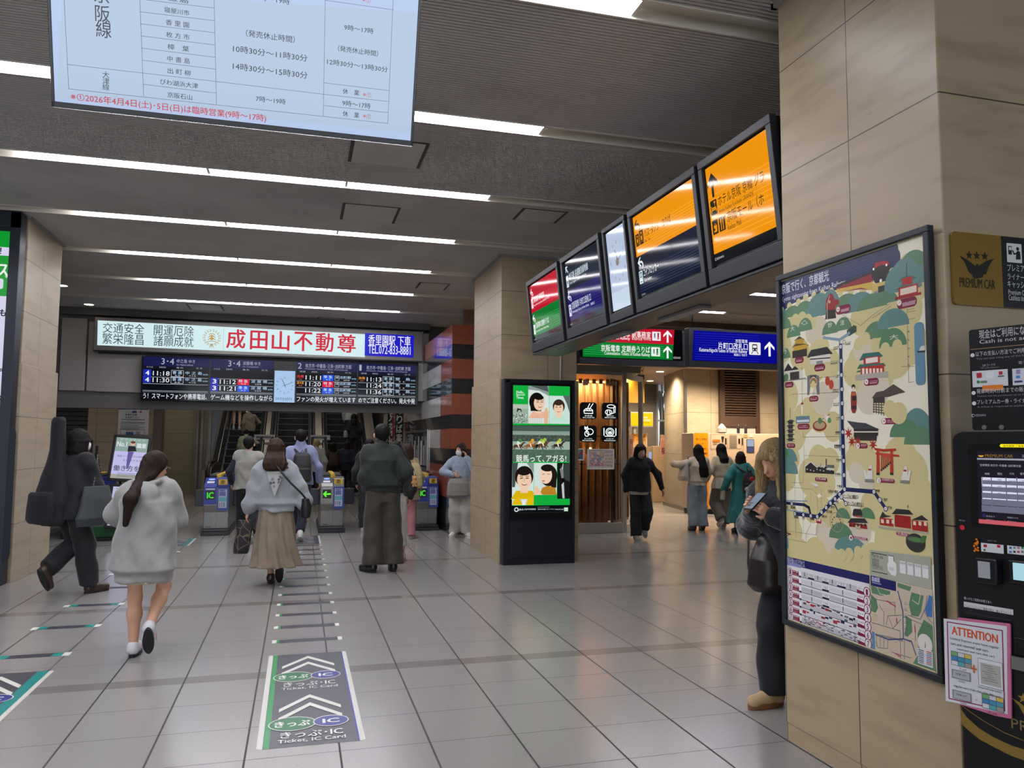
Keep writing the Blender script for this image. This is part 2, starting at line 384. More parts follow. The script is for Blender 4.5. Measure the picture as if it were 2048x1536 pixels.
# ---------------- pillars ----------------
ZJ=[1.2501-.605,1.2501,1.855,3.065,3.67]
def pillar(name,x0,x1,y0,y1,step,mat_,lab,ins=.022):
    e=empty(name,((x0+x1)/2,(y0+y1)/2,0),0,lab,'pillar')
    MB().box(x0,y0,.09,x1,y1,step).build('lower_cladding',mat_,e,world=True,bev=.006)
    MB().box(x0+ins,y0+ins,step,x1-ins,y1-ins,CZ+.02).build('upper_cladding',mat_,e,world=True,bev=.006)
    MB().box(x0+.004,y0+.004,0,x1-.004,y1-.004,.09).build('base_course',mat_,e,world=True)
    t=MB(); b=.03; z=CZ
    t.box(x0-b+ins,y0-b+ins,z-.03,x1+b-ins,y0+ins,z+.002).box(x0-b+ins,y0,z-.03,x0+ins,y1,z+.002).box(x1-ins,y0,z-.03,x1+b-ins,y1,z+.002).box(x0-b+ins,y1-ins,z-.03,x1+b-ins,y1+b-ins,z+.002)
    t.build('ceiling_trim',M_grey,e,world=True); return e
SB,SD='#a8967a','#8d7c62'
pillar('stone_pillar',2.608,4.0,2.6,3.775,2.505,stone('stone_right',SB,SD,zs=[1.27,1.9,.66,3.13,3.75],us=[(1,3.19),(1,3.765),(0,3.3)]),'beige stone pillar at the right edge carrying the sightseeing map')
pillar('stone_pillar',2.59,3.725,10.02,11.75,2.462,stone('stone_middle',SB,SD,zs=ZJ,us=[(1,10.75),(0,3.45),(0,3.28)]),'beige stone pillar in the middle behind the advertising kiosk')
pillar('stone_pillar',-4.3,-3.055,9.9,11.25,2.462,stone('stone_left','#a89a84','#918169',zs=ZJ,us=[(1,10.5),(0,-3.6)]),'beige stone pillar at the left edge behind the tall green screen')
# conduit and stain wires on the middle pillar
e=empty('cable_conduit',(3.43,10.0,2.7),0,'thin white conduit running down the middle pillar front','conduit')
p=PY(1121,700,10.03)
MB().tube([(p.x,10.028,2.46),(p.x,10.028,CZ)],.014,8).build('pipe',M_white,e,world=True,smooth=True)
MB().box(p.x-.05,9.99,CZ-.1,p.x+.04,10.04,CZ).build('junction_box',M_white,e,world=True,bev=.005)
# ---------------- bulkhead above the gates ----------------
BY=16.5
M_beam=pm('bulkhead_paint','#6f6b6a',.6,0,.05); M_bpan=pm('bulkhead_panel','#a39f9b',.45,0,.03,2)
zb=2.42
struct(MB().box(-6.6,BY+.25,zb-.2,2.56,BY+.5,CZ+.1).build('wall_bulkhead',M_beam))
struct(MB().box(-4.9,BY+.02,CZ-.14,2.7,BY+.3,CZ+.02).build('trim_1',pm('bulkhead_trim','#565254',.5)))
def wallpanel(px,lab):
    a=PY(*px[0],BY); b=PY(*px[1],BY)
    o=MB().box(a.x,BY+.18,b.z,b.x,BY+.26,a.z).build('wall_panel',M_bpan,bev=.006); return tag(o,lab,'panel','grey panels of the bulkhead')
wallpanel([(119,632),(163,780)],'pale grey bulkhead panel beside the left pillar')
wallpanel([(174,640),(188,781)],'narrow grey bulkhead panel between the wider ones')
wallpanel([(190,705),(284,784)],'blank light grey panel left of the departure board')
# stepped ceiling beyond: dark end wall, escalator hall
M_hall=pm('escalator_hall_wall','#4d4a49',.6,0,.08,3)
M_tile=stone('pale_wall_tiles','#8f8a74','#807b68',zs=[.6,1.2,1.8,2.4],us=[(0,-3.0),(0,-2.4)],rough=.3)
struct(MB().box(-5.0,24.4,0,-2.62,24.6,4.2).build('wall_far_left',M_tile))
struct(MB().box(-9,36,-2,3.6,36.2,9).build('wall_far_end',M_hall))
struct(MB().box(-9.2,-9,0,-9,36,9).build('wall_left',M_grey))
struct(MB().box(-9,17,4.3,3.4,24.6,4.45).build('ceiling_gate_hall',pm('hall_ceiling','#6d6a68',.7)))
struct(MB().box(-9,24.6,6.6,3.6,36,6.8).build('ceiling_escalator_hall',pm('dark_ceiling','#444',.7)))
struct(MB().box(2.9,24.4,0,3.1,36,6.8).build('wall_escalator_right',M_hall))
for k_,(y_,z_,x0_,x1_) in enumerate([(18.2,4.3,-6,2.4),(21,4.3,-6,2.4),(23.6,4.3,-6,2.4),(26.2,6.6,-2.4,2.6),(29,6.6,-2.4,2.6)]):  # strips added out of view to brighten the gate and escalator halls
    o=MB().box(x0_,y_-.07,z_-.03,x1_,y_+.07,z_).build('fill_strip',em('hall_fill','#fff4e4',9,True,(.8,.8,.8,1),.5)); tag(o,['first','second','third'][k_]+' strip light of the hall behind the gates' if k_<3 else ['near','far'][k_-3]+' strip light high above the escalators','ceiling light','strip lights behind the bulkhead')
# warm beige wall with shutter on the left, beyond the gates
WY=19.0
M_bw=stone('beige_wall','#a08f78','#917f68',zs=[.9,1.55,2.2],us=[(0,-4.35),(0,-5.0)])
a=PY(178,800,WY).x; b=PY(309,800,WY).x; c_=PY(326,800,WY).x
struct(MB().box(-9,WY+.1,2.62,-3.2,WY+.4,4.3).build('wall_gate_left_upper',M_beam))
struct(MB().box(a,WY,0,b,WY+.3,2.62).build('wall_gate_left',M_bw))
struct(MB().box(b,WY-.04,0,c_,WY+.35,2.62).build('trim_2',pm('bronze_trim','#5d5047',.35,.4)))
struct(MB().box(-9,WY+.25,0,a,WY+.3,2.62).build('wall_gate_left_back',M_hall))
e=empty('roller_shutter',(a-1,WY,0),0,'dark roller shutter at the far left behind the guitar carrier','shutter')
m=MB(); x0=PY(104,800,WY).x
for k in range(26): z=.02+k*.1; m.box(x0,WY+.10,z,a-.02,WY+.13,z+.085)
m.build('slats',pm('shutter_metal','#3d3b3a',.4,.6),e,world=True,bev=.006)
MB().box(x0,WY+.05,2.55,a,WY+.2,2.68).build('shutter_box',M_dark,e,world=True)
struct(MB().box(-4.3,WY+.3,0,-4.1,24.4,4.3).build('wall_passage',M_bw))
# notice on the beige wall
A=Art(Vector((0,WY-.02,0)),(1,0,0),(0,0,1),0,.5,.001).crop(180,620,.16924)
A.rect((342,1085),(688,1475),'#c9c9cf').rect((342,1090),(688,1182),'#2f5596')
A.text('駅構内の利用には',(385,1138),(640,1105),'#e6ebf2',.01).text('入場料金が必要です',(372,1172),(655,1145),'#e6ebf2',.01)
A.text('・トイレ',(405,1215),(490,1192),'#33394e',.02).rect((497,1192),(552,1216),'#2b3a74').text('犬',(562,1214),(585,1194),'#555').rect((590,1192),(612,1216),'#a3454e')
A.text('・駅構内店舗',(400,1248),(555,1226),'#33394e',.02).text('・お見送り など',(400,1282),(580,1258),'#33394e',.02)
for y in (1290,1324): A.rect((368,y),(650,y+10),'#3a3d4a')
A.text('(定期券・乗車券をお持ちの方は不要)',(440,1316),(565,1304),'#777')
for k,y in enumerate((1345,1368,1384,1400)): A.line([(365,y),(640-60*(k%2),y+2)],.012,'#7d8088')
A.line([(360,1412),(645,1414),(645,1474),(360,1474),(360,1412)],.008,'#444').text('IC乗車券 ご利用できません',(420,1428),(580,1418),'#b33')
A.rect((425,1440),(512,1475),'#27588f').rect((540,1436),(590,1472),'#a08a9c')
n=A.build('notice_poster'); tag(n,'blue and white station entry notice pasted on the beige wall','notice')
# ---------------- striped granite corner wall right of the gates ----------------
gx0,gx1,gy0,gy1=2.56,3.02,13.25,24.4; gz=3.70
cols={'r':pm('red_granite','#8a4a38',.16,0,.22,60,coat=.3),'k':pm('black_granite','#26282b',.12,0,.25,60,coat=.4),'w':pm('grey_marble','#a9a7a3',.18,0,.08,4,coat=.3)}
lv=[(0,.43,'k'),(.43,.95,'r'),(.95,1.37,'r'),(1.37,1.66,'k'),(1.66,2.07,'r'),(2.07,2.36,'k'),(2.36,2.78,'r'),(2.78,3.06,'k'),(3.06,3.38,'k'),(3.38,3.70,'r')]
Zs=[PY(906,y,gy0).z for y in (649,688,717,757,787,829,857,898,932)]; 
bands=[('r',Zs[0],Zs[1]),('k',Zs[1],Zs[2]),('r',Zs[2],Zs[3]),('k',Zs[3],Zs[4]),('r',Zs[4],Zs[5]),('k',Zs[5],Zs[6]),('r',Zs[6],Zs[7]),('k',Zs[7],Zs[8]),('r',Zs[8],.62),('k',.62,0)]
ysp=[gy0,14.35,gy1]
e=struct(MB().box(gx0+.02,gy0+.02,0,gx1,gy1,Zs[0]-.01).build('wall_right',cols['k']))
for cname in 'rkw':
    m=MB()
    for k,(c0,zt,zb_) in enumerate(bands):
        zb_+=.004
        m2=lambda y0,y1: m.box(gx0,y0,zb_,gx0+.03,y1,zt)
        if c0=='k':
            if cname=='k': m2(gy0,gy1)
        else:
            if cname=='r': m2(gy0,ysp[1]-.01)
            side='r' if k in (0,) or k==8 else 'w'
            if cname==side: m2(ysp[1],gy1)
        if cname==c0: m.box(gx0+.03,gy0,zb_,3.02,gy0+.03,zt)
    struct(m.build('wall_right_%s'%{'r':'red_bands','k':'black_bands','w':'white_bands'}[cname],cols[cname]))
struct(MB().box(2.62,17.0,Zs[0],3.6,24.4,4.3).build('wall_right_upper',M_hall))
struct(MB().box(2.565,16.8,2.2,2.60,24,3.0).build('trim_3',M_bpan))
struct(MB().box(3.02,13.31,0,3.74,13.34,.62).build('baseboard_right',M_bpan))
# office window in that wall
e=empty('office_window',(gx0,16.6,1.3),0,'long counter window in the striped wall behind the pink trousers','window')
ya,yb=PX(856,900,gx0).y,PX(812,900,gx0).y; z0_,z1_=PX(856,936,gx0).z,PX(856,864,gx0).z
m=MB(); m.box(gx0-.03,ya,z0_-.05,gx0-.005,yb,z0_).box(gx0-.03,ya,z1_,gx0-.005,yb,z1_+.05).box(gx0-.03,ya-.04,z0_-.05,gx0-.005,ya+.02,z1_+.05)
m.build('window_frame',M_steel,e,world=True)
MB().box(gx0-.02,ya,z0_,gx0-.008,yb,z1_).build('pane',pm('dark_pane','#3b4048',.06,.1,.2,3,coat=.5),e,world=True)
rc=['#8c8f94','#5d6168','#a58b77','#3d6ea3','#74787e','#c0bdb8','#8f4a3a','#4b4e55']
for k in range(26):
    y=ya+.12+k*(yb-ya-.2)/26; MB().box(gx0-.024,y,z0_+.04,gx0-.0205,y+.05+.05*(k%3),z1_-.08-.1*(k%4)).build('leaflet',pm('leaflet_%d'%(k%8),rc[k%8],.4),e,world=True)
MB().box(gx0-.2,ya-.1,z0_-.11,gx0-.03,yb,z0_-.07).build('counter_shelf',M_steel,e,world=True)
# ---------------- right-hand hall ----------------
LX0=3.02
struct(MB().box(3.74,14.6,3.4,16,24,3.52).build('ceiling_side_hall',pm('warm_ceiling','#a28d80',.6)))
struct(MB().box(3.02,14.5,3.4,16,14.6,CZ+.1).build('wall_soffit',ceil_mat('soffit','#7d6a5c')))
m=MB()
for k in range(6): m.box(3.74,14.44-.06*k*0,3.46+.11*k,16,14.5,3.50+.11*k)
struct(m.build('trim_4',pm('soffit_slats','#6d5a4d',.5)))
M_pan=stone('polished_panels','#a59a86','#968b78',zs=[1.35,2.36],us=[(0,9.6),(0,11.5)],rough=.2)
c0=onc=PZ(1330,1009,0); c1=PZ(1371,1023,0)
wallL=MB().prism([(c0.x,c0.y),(c1.x,c1.y),(16,16.67),(16,20),(c0.x*1.09,20.3)],0,3.4)
struct(wallL.build('wall_back',M_pan))
struct(MB().prism([(c0.x-.03,c0.y),(c1.x-.01,c1.y-.03),(16,16.64),(16,16.6),(c1.x-.02,c1.y-.07),(c0.x-.07,c0.y)][::1],0,.09).build('baseboard_back',pm('base_dark','#6f675d',.3)))
# corner edge strip
tag(MB().box(c1.x-.02,c1.y-.03,.09,c1.x+.05,c1.y,3.4).build('corner_strip',M_steel),'slim steel strip on the corner of the polished wall','trim strip')
# louvre panel
LY=16.6
def pxz(u,v,y): p=PY(u,v,y); return p.x,p.z
x0,zt=pxz(1438,735,LY); x1,_=pxz(1516,735,LY); _,zl=pxz(1450,832,LY); zt=3.4
xi0,_=pxz(1448,800,LY); xi1,_=pxz(1510,800,LY)
M_br=pm('brown_louvre','#4a3a33',.4,.3); e=empty('louvre_panel',((x0+x1)/2,LY,0),0,'tall brown louvred vent panel above the ticket lockers','louvre')
MB().box(x0,LY-.05,1.0,xi0,LY+.05,zt).box(xi1,LY-.05,1.0,x1,LY+.05,zt).box(xi0,LY-.05,zl-.25,xi1,LY+.05,zl).build('louvre_frame',M_br,e,world=True,bev=.004)
m=MB(); n=18
for k in range(n):
    z=zl+.02+k*(zt-zl)/n; M4=Matrix.Translation((0,LY-.02,z+.03))@Matrix.Rotation(R(35),4,'X'); m.box(xi0,-.045,-.008,xi1,.045,.008,M4)
m.build('louvre_slats',M_br,e,world=True)
MB().box(xi0,LY+.0,1.0,xi1,LY+.03,zl-.25).build('glazing',pm('window_mirror','#b5aca6',.15,0),e,world=True)
# far end of the side passage with the daylight slit
FY=21.5
xa,za=pxz(1285,740,FY); xb,_=pxz(1313,740,FY); xc,_=pxz(1333,740,FY)
M_sg=stone('grey_panels_far','#77726c','#6c6762',zs=[1.36,2.3,2.95],rough=.3)
struct(MB().box(5.9,FY,0,xb,FY+.1,3.4).build('wall_far_right',M_sg))
struct(MB().box(xb,FY,0,xc+.8,FY+.1,1.25).build('wall_far_sill',pm('warm_counter','#b39a7c',.5)))
e=empty('window_1',(xb,FY,1.2)); e['kind']='structure'
m=MB().box(xb-.02,FY-.05,1.25,xb+.03,FY+.02,3.4).box(xb,FY-.02,2.28,xc+.8,FY+.02,2.33).box(xb+.16,FY-.02,2.33,xb+.19,FY+.02,3.4); m.build('window_frame',pm('pale_frame','#9aa3aa',.4),e,world=True)
MB().box(xb,FY+.03,1.25,xc+.8,FY+.04,3.4).build('window_glass',pm('clear_glass','#ffffff',.02,trans=1),e,world=True)
# outside: pale building and a street tree
ob=empty('office_building',(11.5,32,0),0,'pale office building seen through the slit window','building')
m=MB(); m.box(6.2,34,0,18,36,3.2); m.build('facade',pm('pale_facade','#e6edf2',.8),ob,world=True)
area('facade_fill',(11,30,4.5),(R(80),0,0),8,4,9000,(.9,.95,1))  # lamp added outside to brighten the facade, standing in for daylight
te=empty('street_tree',(10.9,27,0),0,'bare street tree glimpsed through the slit window','tree')
p=PY(1322,800,26); MB().tube([(p.x,26,0),(p.x+.05,26,2.6),(p.x-.1,26,3.6),(p.x-.3,26.1,5)],[.14,.11,.08,.04],8).tube([(p.x,26,2.9),(p.x+.3,26,3.9),(p.x+.5,26,4.6)],[.06,.04,.02],6).build('trunk',pm('bark','#4b4138',.9,0,.2),te,world=True,smooth=True)
m=MB()
for k in range(160):
    q=Vector((p.x+random.gauss(0,.5),26+random.gauss(0,.4),4+random.gauss(0,.7))); a_=random.random()*6.28; d=Vector((math.cos(a_),.3,math.sin(a_)))*.07; n_=Vector((-math.sin(a_),.2,math.cos(a_)))*.03
    m.quad(q-d,q-n_,q+d,q+n_)
m.build('leaves',pm('leaf_green','#6f8050',.6),te,world=True)
# right and rear closing walls
struct(MB().box(16,-9,0,16.2,24,4.4).build('wall_far_side',M_bpan))
struct(MB().box(4.0,2.7,0,16,2.9,CZ+.1).build('wall_near_right',stone('stone_back',SB,SD,zs=ZJ)))
# downlights of the side hall, all but the first added to brighten it
for (u,v,y,lb) in [(1320,733,17.5,'the passage mouth'),(1480,733,15.3,'the ticket lockers'),(1250,738,18.5,'the bakery entrance'),(1420,733,15.6,'the orange banner'),(1580,733,15.2,'the far end of the lockers'),(1300,733,20.2,'the money exchange sign')]:
    x=PY(u,v,y).x; e=empty('downlight',(x,y,3.4),0,'warm recessed downlight over the side hall above %s'%lb,'downlight')
    MB().lathe([(.09,0),(.09,-.01)],(x,y,3.4),20).build('lens',em('warm_lens','#ffd9a0',9),e,world=True,)
    l=bpy.data.lights.new('warm_spot','SPOT'); l.energy=330; l.color=(1,.78,.55); l.spot_size=R(155); l.spot_blend=.8; l.shadow_soft_size=.08; lo=bpy.data.objects.new('warm_spot',l); COL.objects.link(lo); lo.location=(x,y,3.36); lo.parent=e; lo.matrix_parent_inverse=pw(e).inverted()
# =================== SIGNS AND SCREENS ===================
M_bez=pm('screen_bezel','#0e0f12',.22,0); M_hous=pm('sign_housing','#2f3237',.38,.4)
def arrow(A,c,s,kind,col,e=None):       # c local metres
    px=A.px; A.px=False; x,y=c
    if kind=='up':
        A.poly([(x-s*.09,y-s*.55),(x+s*.09,y-s*.55),(x+s*.09,y+s*.22),(x+s*.42,y-s*.08),(x+s*.42,y+s*.13),(x,y+s*.55),(x-s*.42,y+s*.13),(x-s*.42,y-s*.08),(x-s*.09,y+s*.22)],col,e)
    elif kind=='left':   # turning back to the left
        A.poly([(x-s*.5,y+s*.12),(x-s*.05,y+s*.5),(x+s*.16,y+s*.5),(x-s*.16,y+s*.22),(x+s*.12,y+s*.2),(x+s*.12,y+s*.04),(x-s*.16,y+s*.04),(x+s*.16,y-s*.24),(x-s*.05,y-s*.24)],col,e)
        A.ring((x+s*.10,y-s*.22),s*.42,s*.17,col,None,16,-35,90,e)
    elif kind=='diag':
        A.poly([(x-s*.4,y+s*.4),(x+s*.25,y+s*.4),(x+s*.25,y+s*.24),(x-s*.12,y+s*.24),(x+s*.4,y-s*.3),(x+s*.28,y-s*.42),(x-s*.24,y+s*.12),(x-s*.24,y-s*.25),(x-s*.4,y-s*.25)],col,e)
    A.px=px
def picto(A,x,y,w,h,kind,bg,fg):
    px=A.px; A.px=False; A.rect((x,y),(x+w,y+h),bg,w*.08)
    q=lambda a,b:(x+w*a,y+h*b)
    if kind in('train','bus','taxi'):
        A.rect(q(.28,.3),q(.72,.85),fg,w*.08).rect(q(.34,.56),q(.66,.76),bg).disc(q(.38,.42),w*.05,bg).disc(q(.62,.42),w*.05,bg).line([q(.32,.26),q(.22,.1)],w*.06,fg).line([q(.68,.26),q(.78,.1)],w*.06,fg)
    elif kind=='hotel': A.line([q(.15,.2),q(.15,.6)],w*.09,fg).line([q(.15,.34),q(.88,.34),q(.88,.2)],w*.1,fg).disc(q(.3,.47),w*.08,fg).rect(q(.4,.4),q(.85,.52),fg).line([q(.7,.6),q(.7,.8)],w*.05,fg).rect(q(.58,.76),q(.82,.9),fg)
    elif kind=='food': A.line([q(.33,.12),q(.33,.88)],w*.12,fg).rect(q(.22,.62),q(.44,.88),fg).line([q(.66,.12),q(.66,.88)],w*.13,fg)
    elif kind=='shop': A.rect(q(.25,.15),q(.8,.62),fg).ring(q(.52,.64),w*.16,w*.05,fg).disc(q(.35,.35),w*.12,bg)
    elif kind=='locker': A.rect(q(.18,.12),q(.82,.9),fg).rect(q(.26,.2),q(.74,.5),bg).rect(q(.26,.56),q(.74,.82),bg).line([q(.4,.66),q(.62,.74)],w*.08,fg)
    else:   # people at a counter
        A.disc(q(.28,.72),w*.09,fg).rect(q(.2,.4),q(.38,.62),fg).disc(q(.72,.76),w*.09,fg).rect(q(.62,.3),q(.82,.66),fg).line([q(.68,.3),q(.66,.1)],w*.06,fg).line([q(.77,.3),q(.78,.1)],w*.06,fg).line([q(.38,.5),q(.56,.5)],w*.04,fg)
    A.px=px
# ---- hanging timetable screen (tilted towards the photographer) ----
TL=PY(103,213,3.4); TR_=PY(826,290,3.4); th=R(18); Vt=Vector((0,-math.sin(th),math.cos(th))); W_=TR_.x-TL.x; H_=.845
tv=empty('timetable_screen',(TL.x+W_/2,3.5,TL.z),0,'large hanging timetable screen tilted down at the top left of the photo','screen')
Mt=frame(TL,(1,0,0),Vt)
def slab(M,x0,y0,x1,y1,z0,z1): return MB().box(x0,y0,z0,x1,y1,z1,M)
m=slab(Mt,0,0,W_,H_,-.055,-.006)
b=.012
for q in ((0,0,W_,.022),(0,H_-b,W_,H_),(0,0,b,H_),(W_-b,0,W_,H_)): m.box(q[0],q[1],-.01,q[2],q[3],0,Mt)
m.build('screen_bezel',M_bez,tv,world=True,bev=.002)
MB().box(W_/2-.2,.25,-.14,W_/2+.2,.6,-.055,Mt).build('mount_plate',M_dark,tv,world=True)
cx_=Mt@Vector((W_/2,.45,-.12)); 
for s_ in (-.15,.15): MB().tube([(cx_.x+s_,cx_.y+.02,cx_.z),(cx_.x+s_,cx_.y+.02,CZ)],.024,12).build('hanger_pole',M_grey,tv,world=True,smooth=True)
A=Art(TL,(1,0,0),Vt,SCR,.12,.0003); A.z=-.006; A.px=False; A.rect((b,.022),(W_-b,H_-b),'#b9ccf0'); A.px=True
# colours drift from sea green in the middle to blue at the edge of the old LCD
A.crop(0,0,850/2040)
A.poly([(300,-60),(2020,60),(1985,640),(268,470)],'#b5c9e2')
ln='#4d5a68'; k_='#2b3138'; w=.0016
L=lambda *p: A.line(p,w,ln)
L((303,-60),(328,426)); L((668,-60),(688,460)); L((1026,-60),(1038,500)); L((1562,-60),(1552,558)); L((1890,-60),(1862,592))
for p,q in [((668,-6),(1026,37)),((670,55),(1028,98)),((673,113),(1029,156)),((675,171),(1030,215)),((678,230),(1031,274)),((681,288),(1033,331)),((320,308),(1868,540-15)),((686,404),(1036,446)),((328,426),(1862,592)),((1562,0),(1888,46)),((1556,397),(1868,434)),((1554,452),(1866,487)),((1553,506),(1864,540))]:
    if p==(320,308): L((320,308),(1034,390),(1554,452)); continue
    L(p,q)
def tt(s,a,b_,col=k_,bold=.0): A.text(s,a,b_,col,bold)
A.text('京',(450,8),(522,-60),k_).text('阪',(456,100),(526,30),k_).text('線',(460,176),(532,102),k_)
for ch,y in (('大',372),('津',402),('線',431)): A.text(ch,(491,y),(523,y-28),k_)
for s,a,b_ in [('香里園',0,0)]: pass
def tb(s_,x0,y0,x1,h): p,q,r=A.loc((x0,y0)),A.loc((x1,y0+.125*(x1-x0))),A.loc((x0,y0-h)); A.px=False; A.text(s_,p,(q[0],r[1]),k_,.006); A.px=True
for s_,x0_,y0_,x1_ in (('萱島',808,2,905),('寝屋川市',788,58,908),('香 里 園',795,118,907),('枚 方 市',797,177,909),('樟　葉',804,235,907),('中 書 島',802,293,911),('出 町 柳',804,351,914),('びわ湖浜大津',768,404,950),('京阪石山',803,467,922)): tb(s_,x0_,y0_,x1_,27)
tb('7時〜19時',1228,-2,1390,30); tb('（発売休止時間）',1180,174,1415,34); tb('10時30分～11時30分',1118,249,1475,35); tb('14時30分～15時30分',1117,333,1476,35); tb('7時～19時',1228,486,1370,28)
tb('9時～17時',1652,143,1792,28); tb('（発売休止時間）',1622,245,1815,29); tb('12時30分～13時30分',1570,309,1861,29); tb('9時～17時',1643,507,1778,28)
tb('休　業',1645,450,1724,27); tb('休　業',1645,558,1724,27)
tt('※①',(1742,463),(1782,446),'#c2473f'); tt('※①',(1742,566),(1782,549),'#c2473f'); tt('※①',(1738,8),(1780,-8),'#c2473f')
A.text('※①2026年4月4日(土)･5日(日)は臨時営業(9時～17時)',(340,528),(1277,500),'#d42a3c',.012) if 0 else None
u0,v0=A.loc((340,491)); u1,v1=A.loc((1277,585)); hh=A.loc((340,455))[1]-v0
A.px=False
# note line runs parallel to the screen's lower edge
vb=(v0+v1)/2; A.text('※①2026年4月4日(土)･5日(日)は臨時営業(9時～17時)',(u0,vb),(u1,vb+hh*1.2),'#cf2f42',.012); A.px=True
A.build('screen_face',tv)
# ---- row of tilted guide screens between the two pillars ----
xt=2.62; xb=xt*1.034; zt_=3.531; zb2=2.683
Vg=Vector((xt-xb,0,zt_-zb2)); hg=Vg.length; Ug=Vector((0,-1,0))
units=[(3.362,2.919,'red and green office and commuter ticket'),(2.883,2.472,'dark blue subway and ticket gate'),(2.442,2.249,'narrow white clock'),(2.227,1.79,'yellow bus and taxi, navy coin locker'),(1.775,1.44,'all yellow hotel and mall')]
YU=[(a*xt,b*xt) for a,b,_ in units]; YU[4]=(YU[4][0],3.80)
gs=empty('guide_sign_housing',(xb+.2,6,zb2),0,'long dark housing carrying the tilted guide screens between the pillars','sign housing')
m=MB()
prof=[(xb-.01,zb2-.03),(xb+.34,zb2-.03),(xb+.34,zt_-.1),(xb+.06,zt_-.1),(xb+.06,zb2-.002),(xb-.01,zb2-.002)]
Mh=Matrix(((1,0,0,0),(0,0,-1,0),(0,1,0,0),(0,0,0,1)))
m.prism(prof,-YU[0][0]-.03,-3.83,Mh); m.build('housing',M_hous,gs,world=True,bev=.006)
for k in range(3): MB().box(xb+.08,8.1-k*.12,zb2-.036,xb+.14,8.15-k*.12,zb2-.028).build('cable_cover',M_grey,gs,world=True)
for ya_,yb_ in ((5.2,5.9),(6.6,7.2)): MB().box(xb+.2,ya_,zb2-.05,xb+.3,yb_,zb2-.028).build('cable_tray',M_grey,gs,world=True)
ORA='#f79a00'; NAV='#131a30'; GRN='#067a2c'; RED='#c4102c'; IND='#1d1760'
